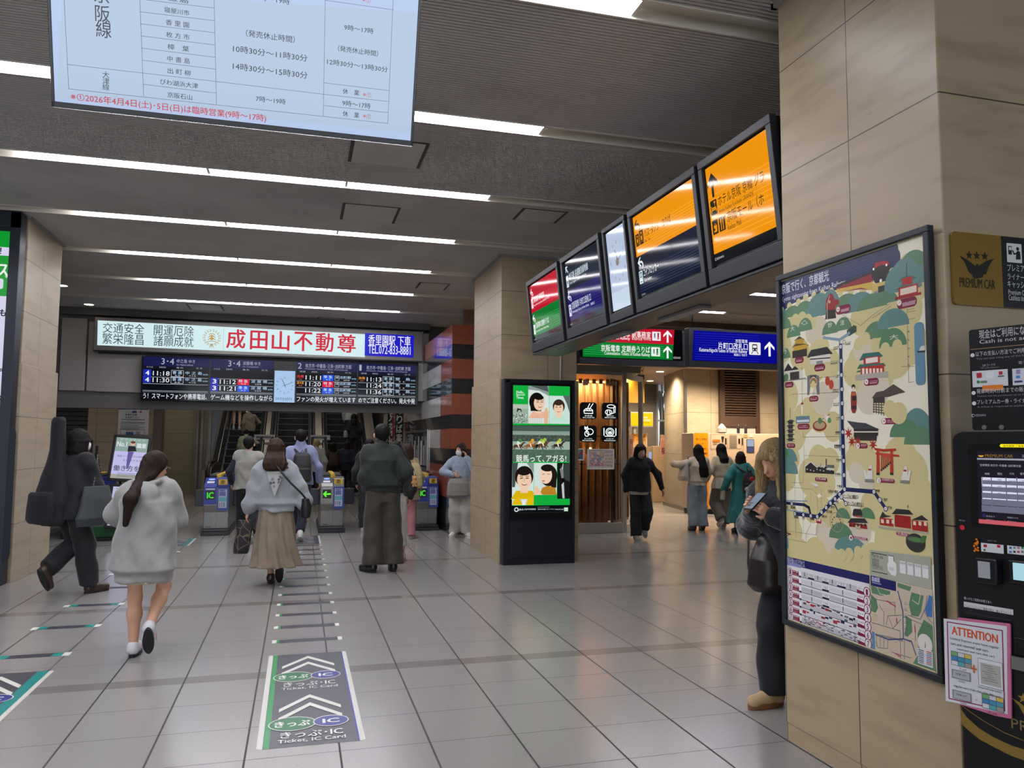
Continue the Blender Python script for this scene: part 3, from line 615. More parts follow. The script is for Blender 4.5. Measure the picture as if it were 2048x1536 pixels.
for i,((ya,yb),(_,_,lab)) in enumerate(zip(YU,units)):
    o=Vector((xb,ya,zb2)); w_=ya-yb; M=frame(o,Ug,Vg)
    u=empty('guide_screen' if i!=2 else 'clock_screen',(xb,(ya+yb)/2,zb2),0,'%s screen in the tilted row between the pillars'%lab,'guide sign' if i!=2 else 'clock','tilted guide screens')
    fr=.055 if i!=2 else .04; m=MB(); M2=M
    for q in ((0,0,w_,fr*1.9),(0,hg-fr,w_,hg),(0,fr*1.9,fr,hg-fr),(w_-fr,fr*1.9,w_,hg-fr)): m.box(q[0]+.003,q[1],-.02,q[2]-.003,q[3],.03,M)
    m.build('screen_frame',M_hous,u,world=True,bev=.004)
    MB().box(.01,.01,-.05,w_-.01,hg-.01,.008,M).build('back_plate',M_bez,u,world=True)
    A=Art(M@Vector((0,0,.009)),Ug,Vg,SCR,.06,.0003); A.px=False
    x0,x1,y0,y1=fr+.012,w_-fr-.012,fr*1.9+.02,hg-fr-.012
    def stripes(ya_,yb_,col,n,slope=.0):
        for k in range(n):
            y=ya_+(yb_-ya_)*k/(n-1); A.rect((x0,y),(x1,y+.0035),col)
    if i==2: 
        A.rect((x0,y0),(x1,y1),'#bccbe4').rect((x0,y0),(x1,y0+.16),'#cfe0f0'); cx,cy=(x0+x1)/2,y0+.42
        for hh_ in range(1,13):
            a=R(90-30*hh_); s_=.014; A.text(str(hh_),(cx+.155*math.cos(a)-s_,cy+.165*math.sin(a)-.012),(cx+.155*math.cos(a)+s_,cy+.165*math.sin(a)+.012),'#39404c',0,True,'c')
        for mn in range(60):
            a=R(6*mn); A.disc((cx+.185*math.cos(a),cy+.195*math.sin(a)),.0018,'#39404c',n=6)
        A.line([(cx-.03,cy-.03),(cx+.115*math.cos(R(24)),cy+.115*math.sin(R(24)))],.006,'#15181c'); A.line([(cx+.02,cy-.03),(cx-.035,cy+.10)],.008,'#15181c'); A.disc((cx,cy-.01),.035,'#8d8a7c')
    elif i==4:
        A.rect((x0,y0),(x1,y1),'#22232a',e=.35); A.rect((x0,y0+.075),(x1,y1),ORA); stripes(y0+.12,y1-.2,'#ffb637',12)
        s=x0+.02; arrow(A,(s+.05,y1-.13),.15,'up','#1c1a12')
        picto(A,s,y1-.33,.08,.10,'hotel','#2a2412',ORA); A.text('ホテル京阪 京橋 グラ',(s+.10,y1-.295),(s+.62,y1-.22),'#1c1a12',.008).text('Hotel Keihan Kyobashi GRANDE',(s+.10,y1-.345),(s+.50,y1-.312),'#1c1a12',.004)
        picto(A,s,y1-.46,.07,.095,'shop','#2a2412',ORA); picto(A,s+.085,y1-.46,.075,.095,'food','#2a2412',ORA)
        A.text('京阪モール（ホ',(s+.185,y1-.425),(s+.60,y1-.35),'#1c1a12',.008).text('Keihan Mall',(s+.185,y1-.475),(s+.34,y1-.44),'#1c1a12',.004)
        A.text('KEIHAN',(x0+.03,y0+.03),(x0+.12,y0+.045),'#d5d8dd').ring((x0+.02,y0+.038),.01,.003,'#d5d8dd',a0=60,a1=300)
    elif i==3:
        A.rect((x0,y0),(x1,y1),NAV,e=.8); mid=y0+.33; A.rect((x0,mid),(x1,y1),ORA); stripes(mid+.03,mid+.18,'#ffb637',8); stripes(y0+.04,y0+.2,'#3b4a6a',9)
        s=x0+.02; arrow(A,(s+.045,y1-.085),.10,'left','#1c1a12'); picto(A,s,y1-.25,.065,.1,'bus','#2a2412',ORA); picto(A,s+.075,y1-.25,.07,.115,'taxi','#2a2412',ORA)
        A.text('バス･タクシーのりば',(s+.165,y1-.215),(s+.62,y1-.145),'#1c1a12',.008).text('Bus, Taxi',(s+.165,y1-.255),(s+.26,y1-.228),'#1c1a12')
        arrow(A,(s+.045,mid-.065),.10,'left','#e8f4f2'); picto(A,s,mid-.23,.065,.105,'locker','#cfe9ec',NAV)
        A.text('コインロッカー',(s+.085,mid-.185),(s+.36,mid-.12),'#e8f4f2',.008).text('Coin lockers',(s+.085,mid-.225),(s+.22,mid-.198),'#e8f4f2',.004)
        A.text('KEIHAN',(x0+.03,y0+.005),(x0+.1,y0+.017),'#b9bcc4')
    elif i==1:
        A.rect((x0,y0),(x1,y1),NAV,e=.6); mid=y0+.36; A.rect((x0,y0+.05),(x1,mid),IND); stripes(mid+.05,y1-.1,'#41506e',9); stripes(y0+.09,mid-.08,'#3a34a0',8)
        s=x0+.03; arrow(A,(s+.04,y1-.08),.09,'diag','#dff0f4'); picto(A,s,y1-.26,.065,.12,'train','#dff0f4',NAV); A.text('地下鉄 長堀鶴見緑地線',(s+.09,y1-.2),(s+.62,y1-.125),'#dff0f4',.01).text('Subway Nagahori Tsurumi-ryokuchi Line',(s+.09,y1-.25),(s+.56,y1-.217),'#dff0f4')
        arrow(A,(s+.04,mid-.07),.10,'left','#e3e9ff'); picto(A,s,mid-.26,.065,.12,'train','#e3e9ff',IND); A.text('京阪電車 片町口改札口',(s+.09,mid-.2),(s+.62,mid-.125),'#e3e9ff',.01).text('Katamachiguchi Gates of Keihan Railway',(s+.09,mid-.245),(s+.56,mid-.213),'#e3e9ff').text('楠葉口',(s+.6,mid-.245),(s+.7,mid-.22),'#e3e9ff')
        A.text('KEIHAN',(x0+.02,y0+.01),(x0+.09,y0+.024),'#b9bcc4')
    else:
        A.rect((x0,y0),(x1,y1),'#191b20',e=.4); mid=y0+.34; A.rect((x0,y0+.06),(x1,mid),GRN); A.rect((x0,mid),(x1,y1),RED); stripes(mid+.04,y1-.16,'#f0405a',7); stripes(y0+.09,mid-.1,'#3fb45c',7)
        s=x0+.03
        arrow(A,(s+.04,y1-.09),.10,'left','#fff'); picto(A,s,y1-.27,.065,.115,'desk','#fff',RED); A.text('京阪電車 駅事務室',(s+.085,y1-.215),(s+.5,y1-.145),'#fff',.01).text('Station Office of Keihan Railway 车站办公室 역사무실',(s+.085,y1-.262),(s+.66,y1-.232),'#fff')
        arrow(A,(s+.04,mid-.08),.10,'left','#fff'); picto(A,s,mid-.26,.065,.115,'desk','#fff',GRN); A.text('京阪電車 定期券うりば',(s+.085,mid-.2),(s+.58,mid-.13),'#fff',.01).text('Commutation Tickets of Keihan Railway',(s+.085,mid-.25),(s+.56,mid-.22),'#fff')
        A.text('KEIHAN',(x0+.02,y0+.012),(x0+.09,y0+.026),'#b9bcc4')
    A.build('screen_face',u)
# ---- two long hanging signs over the side hall ----
SY=12.4
def longsign(p,q,lab):
    a=PY(*p,SY); b_=PY(*q,SY); e=empty('hanging_sign',((a.x+b_.x)/2,SY,b_.z),0,lab,'guide sign','long hanging signs over the side hall')
    MB().box(a.x,SY,b_.z,b_.x,SY+.16,a.z).build('sign_case',M_hous,e,world=True,bev=.01)
    m=MB(); f=.035
    for x in (a.x+.12,b_.x-.1): MB().tube([(x,SY+.08,a.z),(x,SY+.08,CZ)],.014,8).build('hanger_pole',M_dark,e,world=True,smooth=True); return e,Art((0,SY-.004,0),(1,0,0),(0,0,1),SCR,.15,.0006)
e,A=longsign((1159,653),(1370,735),'long hanging sign, red upper half and green lower half, over the side hall')
A.crop(1140,640,.3125); A.rect((62,32),(720,262),'#101216',e=.2); A.rect((70,40),(664,157),RED); A.rect((80,135),(660,258),GRN) if 0 else None
A.poly([(66,40),(668,64),(662,158),(80,134)],RED); A.poly([(80,134),(662,158),(657,256),(82,234)],GRN)
for k in range(6): A.line([(90,150+k*13),(600,170+k*13)],.006,'#35c060'); A.line([(90,60+k*13),(640,82+k*13)],.005,'#e0304a')
A.text('京阪電車 駅事務室',(262,106),(516,76),'#fff',.015).text('Station Office of Keihan Railway',(110,122),(384,108),'#fff',.006).text('车站办公室 역사무실',(395,128),(516,114),'#fff')
A.rect((525,74),(580,134),'#f2eef4',.01); A.text('京阪電車 定期券うりば',(198,200),(512,170),'#fff',.015).text('Commutation Tickets of Keihan Railway',(220,228),(510,212),'#fff',.006).rect((519,173),(576,233),'#ecf6ee',.01)
def man(A,x,y,col,s=1): A.disc((x,y-14*s),.018*s,col).rect((x-5*s,y-9*s),(x+5*s,y+6*s),col).line([(x-3*s,y+6*s),(x-3*s,y+20*s)],.014*s,col).line([(x+3*s,y+6*s),(x+3*s,y+20*s)],.014*s,col)
man(A,542,100,'#3a4466',.7); man(A,564,103,'#b02038'); man(A,537,200,'#14683a',.7); man(A,558,203,'#14683a')
for y,c in ((106,RED),(206,GRN)): 
    x,yy=A.loc((624,y)); arrow(A,(x,yy),.20,'up','#fff')
A.text('KEIHAN',(662,248),(706,236),'#c9ccd2'); A.build('sign_face',e)
e,A=longsign((1377,655),(1572,741),'long hanging blue sign for the ticket gates beside the red and green one')
A.crop(1140,640,.3125); A.poly([(792,66),(1420,98),(1412,284),(783,258)],'#06088c')
for k in range(12): A.line([(800,82+k*15),(1210,102+k*15)],.006,'#2a2ce0')
A.text('京阪電車',(1058,146),(1136,126),'#fff').text('片町口改札口',(948,186),(1136,150),'#fff',.015).text('Katamachiguchi Gates of Keihan Railway',(828,208),(1133,190),'#fff',.006).text('楠葉口 개찰구',(1048,230),(1133,218),'#fff')
x,y=A.loc((1146,222)); x2,y2=A.loc((1218,145)); picto(A,x,y,x2-x,y2-y,'train','#f2f2f6','#1a1a30'); x,y=A.loc((1276,186)); arrow(A,(x,y),.25,'up','#fff'); A.build('sign_face',e)
# ---- advertising lightbox over the gates ----
a=PY(190,633,BY); b_=PY(866,717,BY)
e=empty('advertising_lightbox',((a.x+b_.x)/2,BY,b_.z),0,'long white lightbox with big red kanji over the gates','lightbox')
MB().box(a.x,BY-.02,PY(190,700,BY).z,PY(845,700,BY).x,BY+.22,PY(190,634,BY).z).build('box_frame',pm('lightbox_frame','#86827e',.4,.4),e,world=True,bev=.01)
MB().box(PY(838,700,BY).x,BY+.05,PY(840,802,BY).z,PY(858,700,BY).x,BY+.24,PY(850,667,BY).z).build('end_post',pm('lightbox_frame','#86827e'),e,world=True)
MB().box(PY(186,700,BY).x,BY,PY(186,702,BY).z,PY(845,700,BY).x,BY+.2,PY(186,695,BY).z).build('ledge',M_dark,e,world=True)
A=Art((0,BY-.025,0),(1,0,0),(0,0,1),SCR,.3,.0008).crop(180,620,.16924)
A.poly([(92,122),(3252,286),(3250,558),(85,415)],'#d8f2f6')
k_='#3c4650'
A.text('交通安全',(148,268),(645,168),k_).text('繁栄隆昌',(142,398),(636,290),k_).text('開運厄除',(752,298),(1228,192),k_).text('諸願成就',(750,424),(1226,316),k_)
cx,cy=A.loc((1440,328)); A.px=False; gd='#b08a2c'
for s in (-1,1):
    for k in range(9):
        a_=R(-82+k*20); r=.155
        for dr,l in ((0,.055),(.028,.05)):
            x=cx+s*(r+dr-.02)*math.cos(a_); y=cy+(r+dr-.02)*math.sin(a_); t=a_+R(62); d=Vector((s*math.cos(t),math.sin(t)))*l/2; n_=Vector((-d.y,d.x))*.28
            A.poly([(x-d.x,y-d.y),(x+n_.x,y+n_.y),(x+d.x,y+d.y),(x-n_.x,y-n_.y)],gd)
for k in range(4): A.ring((cx,cy-.12+.05*k),.1-.012*k,.012,gd,.06,14,25,155)
A.poly([(cx-.05,cy-.02),(cx,cy+.02),(cx+.05,cy-.02),(cx,cy-.05)],'#c79a2a'); A.poly([(cx-.05,cy+.03),(cx,cy+.06),(cx+.05,cy+.03),(cx,cy+.015)],'#c79a2a')
for s in (-1,0,1): A.line([(cx,cy-.13),(cx+s*.04,cy-.2)],.01,gd)
A.px=True; A.line([A.c and (1582,212),(1574,470)],.008,'#b4ccd0')
r_='#d0062e'
A.text('成',(1612,448),(1838,234),r_,.02)
A.crop(500,620,.17578)
for ch,p,q in [('田',(2,445),(200,242)),('山',(248,455),(450,246)),('不',(500,462),(712,258)),('動',(748,470),(950,268)),('尊',(996,480),(1204,282))]: A.text(ch,p,q,r_,.02)
A.poly([(1308,262),(1866,292),(1858,542),(1304,518)],'#1414c8'); A.text('香里園駅 下車',(1346,398),(1828,300),'#fff',.01).text('TEL.072-833-8881',(1344,494),(1826,416),'#e8ecff',.012)
A.build('lightbox_face',e)
# ---- departure board ----
e=empty('departure_board',(-.3,BY,2.4),0,'dark departure board with four train panels and a clock over the gates','departure board')
a=PY(285,704,BY); b_=PY(836,811,BY)
z1=PY(560,722,BY).z; z0=PY(560,806,BY).z; xr=PY(836,760,BY).x
MB().box(a.x,BY-.02,z0,xr,BY+.2,z1+.0).build('board_case',M_bez,e,world=True,bev=.008)
def panel(name,x0p,x1p):
    return PY(x0p,750,BY).x,PY(x1p,750,BY).x
H0=z1; HB=z1-.40      # blue header strip
D=SCR*.95; cyn='#bfe0ff'; wh='#f4f7ff'
rows=[z1-.40,z1-.565,z1-.73,z1-.895]  # separators
SH=(z1-z0)
def yz(f): return z1-SH*f
def mkpanel(px0,px1,hdr,cols,rows_,tick,lab,tr=False):
    A=Art((0,BY-.022,0),(1,0,0),(0,0,1),D,.1,.0006); A.px=False
    X0_=PY(px0,750,BY).x; X1_=PY(px1,750,BY).x; Wd=X1_-X0_; f=lambda u:X0_+Wd*u
    A.rect((X0_,yz(0)),(X1_,yz(.21)),'#1d2158',e=.6).rect((X0_,yz(.21)),(X1_,yz(.27)),'#1b1e33',e=.4).rect((X0_,yz(.275)),(X1_,yz(.99)),'#0c0f1c',e=.5)
    g='#b6b8c8'
    if tr: A.text(hdr[0],(f(.02),yz(.17)),(f(.08 if hdr[0]=='2' else .055),yz(.03)),g,.01).text(hdr[1],(f(.14),yz(.14)),(f(.9),yz(.04)),g).text(hdr[2],(f(.14),yz(.19)),(f(.84),yz(.155)),g)
    else: A.text(hdr[0],(f(.27),yz(.17)),(f(.46),yz(.03)),g,.01).text(hdr[1],(f(.5),yz(.125)),(f(.78),yz(.04)),g).text(hdr[2],(f(.5),yz(.185)),(f(.75),yz(.15)),g)
    for u,s in ((.05,'順番' if tr else 'のりば'),(.24,'発車時刻'),(.5,'種 別'),(.8,'行 先')): A.text(s,(f(u),yz(.255)),(f(u)+.12,yz(.22)),'#b6b8c8')
    for r in range(4):
        if r>0 or tr: A.rect((X0_+.01,yz(.31+.155*r)-.004),(X1_-.01,yz(.31+.155*r)+.004),'#c4ccd8',e=.6) if r else None
    for r,row in rows_.items():
        yt=yz(.285+.155*r+ (.03 if 1 else 0)); yb=yz(.285+.155*(r+1)+.005)
        hgt=yt-yb
        if row[0] and row[0][0] in '34': A.rect((X0_+.005,yb),(f(.125),yt+.02),'#2430b8').text(row[0],(f(.04),yb+.02),(f(.095),yt-.005),'#fff',.03)
        elif row[0]: A.text(row[0],(f(.01),yb+.05),(f(.12),yt-.005),row[0]=='先発' and '#f03a3a' or '#f09a30',.03).text({'先発':'1st','次発':'2nd'}.get(row[0],'3rd'),(f(.04),yb+.01),(f(.09),yb+.035),'#e08a30')
        A.text(row[1],(f(.15),yb+.015),(f(.40),yt-.01),wh,.012)
        col={'普 通':None,'特 急':'#e8103e','準 急':'#1058e8'}[row[2]]
        if col: A.rect((f(.425),yb),(f(.61),yt+.012),col)
        else: A.line([(f(.425),yb),(f(.61),yb),(f(.61),yt+.012),(f(.425),yt+.012),(f(.425),yb)],.006,'#dfe8f4')
        A.text(row[2],(f(.445),yb+.05),(f(.585),yt),cyn if not col else '#d8e8ff',.012).text(row[2],(f(.48),yb+.012),(f(.56),yb+.035),'#dfe8f4')
        if tr and row[2]!='普 通': A.line([(f(.63),yb+.015),(f(.70),yb+.015),(f(.70),yt),(f(.63),yt),(f(.63),yb+.015)],.005,'#dfe8f4').text('京橋',(f(.64),yb+.05),(f(.69),yt-.01),'#dfe8f4'); x_=.715
        else: x_=.64
        A.text(row[3],(f(x_),yb+.05),(f(.895),yt-.002),cyn,.01).text(row[3],(f(x_+.06),yb+.01),(f(x_+.16),yb+.035),'#dfe8f4').text('8両',(f(.91),yb+.04),(f(.985),yb+.07),'#9ad0e8')
    yt,yb=yz(.83),yz(.96); A.text(tick,(X0_+.02,yb),(X1_-.02,yt),wh,.012)
    A.rect((X0_+.01,yz(.805)),(X1_-.01,yz(.80)),'#c4ccd8')
    o=A.build('display_panel',e); o['label']=lab
mkpanel(286,418,('3･4','中之島 ゆき','for Nakanoshima'),0,{0:('4','11:18','普 通','中 之 島'),1:('4','11:30','普 通','中 之 島')},'う！スマートフォンや携帯電話、','left panel with the two platform 4 trains')
mkpanel(421,548,('3･4','淀屋橋 ゆき','for Yodoyabashi'),0,{1:('3','11:12','特 急','淀 屋 橋'),2:('3','11:21','準 急','淀 屋 橋')},'ゲーム機などを操作しながら','second panel with the two platform 3 trains')
mkpanel(593,714,('2','枚方市･中書島･三条･出町柳 方面','Hirakatashi, Chushojima, Sanjo, Demachiyanagi'),0,{0:('先発','11:11','準 急','出町柳'),1:('次々発','11:20','特 急','出町柳'),2:('','11:22','準 急','出町柳')},'ファンの発火が増えています','third panel for platform 2',True)
mkpanel(716,832,('1','枚方市･中書島･三条･出町柳 方面','Hirakatashi, Chushojima, Sanjo, Demachiyanagi'),0,{0:('次発','11:13','普 通','萱　島'),1:('','11:24','普 通','萱　島'),2:('','11:36','普 通','萱　島')},'のでご注意ください。発火や発','right panel for platform 1',True)
A=Art((0,BY-.03,0),(1,0,0),(0,0,1),SCR,.2,.0008); A.px=False; x0=PY(549,760,BY).x; x1=PY(590,760,BY).x; yt=yz(.235); yb=yz(.985)
A.rect((x0,yb),(x1,yt),'#a9c9ee'); cx=(x0+x1)/2; cy=yt-.30
for hh_ in range(1,13):
    a_=R(90-30*hh_); A.text(str(hh_),(cx+.155*math.cos(a_)-.017,cy+.155*math.sin(a_)-.016),(cx+.155*math.cos(a_)+.017,cy+.155*math.sin(a_)+.016),'#2a3a50',0,True,'c')
for mn in range(60): A.disc((cx+.185*math.cos(R(6*mn)),cy+.185*math.sin(R(6*mn))),.0025,'#2a3a50',n=6)
A.line([(cx-.04,cy-.015),(cx+.16,cy+.065)],.007,'#10151c').line([(cx+.02,cy-.035),(cx-.05,cy+.12)],.010,'#10151c').text('KEIHAN',(cx-.13,yb+.05),(cx+.15,yb+.10),'#3f5f80').rect((cx-.04,yb+.035),(cx+.1,yb+.038),'#3f5f80').line([(cx-.17,yb+.05),(cx-.15,yb+.09)],.01,'#6a8fb8').line([(cx-.17,yb+.10),(cx-.145,yb+.06)],.01,'#6a8fb8')
A.build('clock_panel',e,label='white clock panel between the train panels')
# blank blue header above the clock
# ---- tall advertising kiosk in front of the middle pillar ----
KY=9.86
kx0=PY(1008,760,KY).x; kx1=PY(1150,760,KY).x; kz=PY(1080,759,KY).z
e=empty('advertising_kiosk',((kx0+kx1)/2,KY,0),0,'tall dark kiosk with the green horse racing advert in front of the middle pillar','digital kiosk')
M_kio=pm('kiosk_body','#22262e',.35,.4)
m=MB(); m.box(kx0,KY,.0,kx1,KY+.15,kz); m.build('kiosk_body',M_kio,e,world=True,bev=.01)
m=MB(); sx0,sx1=PY(1018,900,KY).x,PY(1148,900,KY).x
for q in ((kx0+.02,.25,sx0+.01,kz-.02),(sx1-.02,.25,kx1-.02,kz-.02)): m.box(q[0],KY-.012,q[1],q[2],KY,q[3])
m.box(kx0+.02,KY-.012,kz-.05,kx1-.02,KY,kz-.02); m.build('kiosk_trim',M_kio,e,world=True,bev=.003)
zd=PY(1080,1042,KY).z; MB().box(sx0+.03,KY-.014,.09,sx1-.03,KY,zd).build('service_door',M_kio,e,world=True,bev=.005)
MB().box(sx0+.01,KY-.006,zd+.02,sx1-.02,KY,kz-.06).build('screen_glass',M_bez,e,world=True)
A=Art((0,KY-.008,0),(1,0,0),(0,0,1),SCR,.12,.0006).crop(980,740,200/768)
A.rect((178,116),(612,1100),'#0e1518',e=.5)
G_='#12b040'; A.rect((178,116),(612,1036),G_)
def face(x,y,r,skin,hair,shirt,style=0,turn=0):
    # simple illustrated portrait: hair, face, features, shoulders
    A.poly([(x-r*1.5,y+r*2.3),(x-r*.9,y+r*1.35),(x+r*.9,y+r*1.35),(x+r*1.6,y+r*2.3)],shirt)
    A.poly([(x-r*.42,y+r*.6),(x+r*.42,y+r*.6),(x+r*.45,y+r*1.6),(x-r*.45,y+r*1.6)],skin)
    s=PXM
    if style: A.disc((x-turn*r*.25,y-r*.1),r*s*1.12,hair,r*s*1.32).poly([(x-r*1.05-turn*r*.2,y),(x+r*.9-turn*r*.3,y),(x+r*.8-turn*r*.4,y+r*1.25),(x-r*.95-turn*r*.2,y+r*1.25)],hair)
    else: A.disc((x,y-r*.25),r*s*1.02,hair,r*s*1.12)
    A.disc((x+turn*r*.12,y+r*.1),r*s*.80,skin,r*s*1.02)
    A.disc((x-r*.05+turn*r*.1,y-r*.75),r*s*.72,hair,r*s*.36)
    for k in (-1,1): A.line([(x+k*r*.32+turn*r*.2-r*.14,y-r*.06),(x+k*r*.32+turn*r*.2+r*.14,y-r*.08)],r*s*.09,'#2a201c').line([(x+k*r*.32+turn*r*.2-r*.18,y-r*.28),(x+k*r*.32+turn*r*.2+r*.16,y-r*.3)],r*s*.06,'#3a2a24')
    A.line([(x+turn*r*.25,y+r*.05),(x+turn*r*.33,y+r*.32)],r*s*.05,'#c4906c'); A.disc((x+turn*r*.22,y+r*.58),r*s*.30,'#8c2f2c',r*s*.16,14,180,360); A.rect((x+turn*r*.22-r*.2,y+r*.58),(x+turn*r*.22+r*.2,y+r*.64),'#fff')
PXM=(A.loc((600,500))[0]-A.loc((200,500))[0])/400
A.text('Hello,',(203,182),(260,160),'#eafff0',.02).text('Special',(200,200),(266,182),'#eafff0',.02).text('Times.',(202,220),(260,202),'#eafff0',.02)
A.rect((176,262),(290,411),'#9db3a2').rect((176,262),(290,300),'#b9c7b4').poly([(205,322),(210,292),(222,296),(240,300),(243,322),(238,322),(234,308),(218,308),(212,322)],'#1b2a20')
for k in range(150): A.disc((178+rng.random()*108,335+rng.random()*74),.004+.003*rng.random(),['#10251a','#e9f2ea','#54705e'][k%3],n=6)
A.rect((294,122),(452,413),'#dbe9e4').poly([(294,122),(452,122),(452,200),(380,160),(294,150)],'#8fa09a').poly([(310,122),(440,122),(452,170)],'#4e5a58')
face(372,250,52,'#f2cdb0','#14100f','#f0b89a',1,1); A.poly([(415,413),(418,310),(428,290),(440,292),(448,320),(444,413)],'#e9b896')
for k in range(8): A.line([(300+k*14,350+abs(4-k)*6),(296+k*14,413)],.004,'#c98a6c')
A.rect((452,122),(612,194),G_).rect((455,197),(612,415),'#cfe6de').poly([(560,197),(612,197),(612,330),(590,260)],'#5c6a68'); face(528,290,46,'#f4d0b2','#3a2a20','#bfe8d4',0,-.3)
A.rect((174,424),(612,705),'#5d7a6c').poly([(174,424),(612,424),(612,470),(174,470)],'#31463c').rect((174,468),(612,500),'#8ea398').rect((174,500),(612,548),'#3c4f45').rect((174,548),(612,612),'#9fb3a6').rect((174,612),(612,705),'#4f6a58')
for k in range(10): A.line([(174,432+k*5),(612,438+k*5)],.0025,'#6c8478')
for k in range(260): A.disc((176+rng.random()*434,500+rng.random()*46),.003,['#c8d2cc','#1c2a22','#7f9488','#c06a50'][k%4],n=5)
for k in range(200): A.line([(176+rng.random()*430,618+rng.random()*80),(176+rng.random()*430,618+rng.random()*80)],.001,'#3a5244') if k<0 else None
for k in range(160):
    x=176+rng.random()*432; y=622+rng.random()*78; A.line([(x,y),(x+3,y-9)],.003,['#6c8a74','#3c5644','#86a48c'][k%3])
def horse(x,y,c,j1,j2):
    A.poly([(x-34,y+4),(x-30,y-14),(x,y-18),(x+22,y-16),(x+38,y-34),(x+52,y-36),(x+58,y-28),(x+44,y-24),(x+30,y+2),(x+8,y+8)],c)
    for dx,dy in ((-30,22),(-44,18),(26,24),(40,10)): A.line([(x+dx*.6,y),(x+dx*.9,y+dy*.6),(x+dx,y+dy)],.012,c)
    A.line([(x-34,y-4),(x-50,y+2)],.010,'#181412'); A.poly([(x-14,y-16),(x-4,y-42),(x+14,y-40),(x+18,y-24),(x+6,y-14)],j1); A.disc((x+16,y-46),.022,j2); A.line([(x-2,y-18),(x+6,y+2)],.014,'#f4f4f0')
horse(215,588,'#5c3a26','#d8e8d0','#3f8a3a'); horse(310,586,'#9c5c30','#e08a2c','#e8a030'); horse(380,586,'#1d1714','#e8f0e6','#8fb83c'); horse(405,580,'#6c4428','#c8d860','#a0c840'); horse(520,584,'#3c2a20','#d8d84a','#b4c838')
A.text('競馬って､アガる!',(200,708),(584,652),'#f4fbf4',.02)
A.rect((170,713),(334,1036),'#d6e6e0').poly([(170,713),(215,713),(190,900),(170,900)],'#46524e').poly([(334,713),(280,713),(334,790)],'#8a9a94'); face(262,835,68,'#f4cfb0','#1d1512','#e0b80c',0,.1); A.poly([(170,1036),(180,1000),(225,975),(250,1036)],'#e8c010').poly([(275,1036),(290,975),(334,990),(334,1036)],'#e8c010').rect((246,1000),(268,1036),'#eef2ee')
A.rect((338,713),(512,958),'#cfe2da').poly([(338,880),(400,884),(420,905),(338,910)],'#6a7a70'); face(432,800,60,'#f6d4b8','#241a18','#b87a28',1,-1) if 0 else None
A.rect((338,713),(512,958),'#d2e4dc'); A.disc((450,810),60*PXM*1.1,'#1c1614',78*PXM).poly([(440,820),(512,820),(508,905),(470,900)],'#1c1614'); A.disc((428,808),48*PXM,'#f6d4b8',62*PXM).disc((440,752),50*PXM,'#1c1614',26*PXM)
A.poly([(380,958),(400,905),(440,888),(500,905),(512,958)],'#bf8428').line([(400,800),(418,798)],.006,'#2a201c').line([(440,798),(458,800)],.006,'#2a201c').disc((410,848),.022,'#a03a34',.012,12,180,360); A.poly([(340,958),(342,905),(360,890),(385,930),(400,958)],'#f2c8a4')
A.rect((516,713),(612,988),'#141816').poly([(540,740),(580,716),(612,716),(612,860),(575,840),(560,790)],'#3a403e').poly([(535,760),(560,740),(566,830),(548,830)],'#7c8784').disc((560,850),.02,'#050505').poly([(548,880),(566,860),(572,985),(556,985)],'#c2ccc8').line([(560,720),(556,760)],.01,'#cfd8d4')
A.rect((336,960),(512,1036),G_).rect((512,990),(612,1036),G_)
A.ring((202,1072),.03,.012,'#e9eef0').text('JRA',(220,1082),(258,1064),'#e9eef0',.02).text('日本中央競馬会',(264,1076),(352,1062),'#e9eef0',.01).rect((364,1048),(455,1060),'#3a464a').text('馬券は20歳になってから',(366,1074),(492,1064),'#e9eef0').text('https://jra.jp/',(500,1076),(566,1064),'#e9eef0').rect((568,1056),(598,1084),'#cfe8cc')
A.text('馬券の購入は20歳になってから ほどよく楽しむ大人の遊び JRAホームページ',(182,1097),(600,1090),'#b9c4c6')
A.build('screen_face',e)
# ---- tall screen at the left edge ----
LYK=9.70; ax=PY(57,600,9.88).x
e=empty('advertising_screen',(-3.8,LYK,0),0,'full height green and white screen at the far left edge','digital screen')
x1=-3.085; x0=-4.35
MB().box(x0,LYK+.006,0,x1,LYK+.18,CZ-.01).build('screen_case',M_kio,e,world=True,bev=.006)
MB().box(x1-.105,LYK-.01,0.02,x1-.0,LYK+.01,CZ-.02).box(x0,LYK-.01,CZ-.2,x1,LYK+.01,CZ-.02).build('screen_bezel',pm('bezel_blue','#2c313c',.3,.3),e,world=True,bev=.004)
A=Art((0,LYK-.001,0),(1,0,0),(0,0,1),SCR,.2,.0008); A.crop(0,0,1)
xr=A.loc((33,700))[0]; 
def pr(y0,y1,c,x=x0+.02,e_=None):
    za,zb_=A.loc((20,y0))[1],A.loc((20,y1))[1]; A.px=False; A.rect((x,za),(x1-.105,zb_),c,e=e_); A.px=True
pr(463,593,'#0a9a2e'); pr(593,1160,'#d9d6ee'); pr(1160,1210,'#191c22')
A.rect((-90,488),(20,512),'#dcd8f2',.02).text('中！',(-18,508),(3,494),'#1b1b22',.03).text('ービス',(-46,548),(16,526),'#eef4ee',.04).rect((-90,552),(6,578),'#d8dcee',.02).text('※',(10,556),(18,549),'#e6f2e6')
A.text('も',(-1,632),(12,619),'#23232a',.04).text('る。',(-20,742),(6,728),'#23232a',.04).rect((-60,790),(8,818),'#2a2a30').rect((-58,793),(6,815),'#d9d6ee').text('画面',(-12,812),(5,796),'#2a2a30',.02)
A.rect((-120,845),(18,1130),'#20242e',.12,e=.5).text('モバイル',(-60,868),(12,855),'#e8e8f0').text('で買える',(-60,884),(12,874),'#e8e8f0').rect((-120,1028),(3,1082),'#dfe8f2',.02)
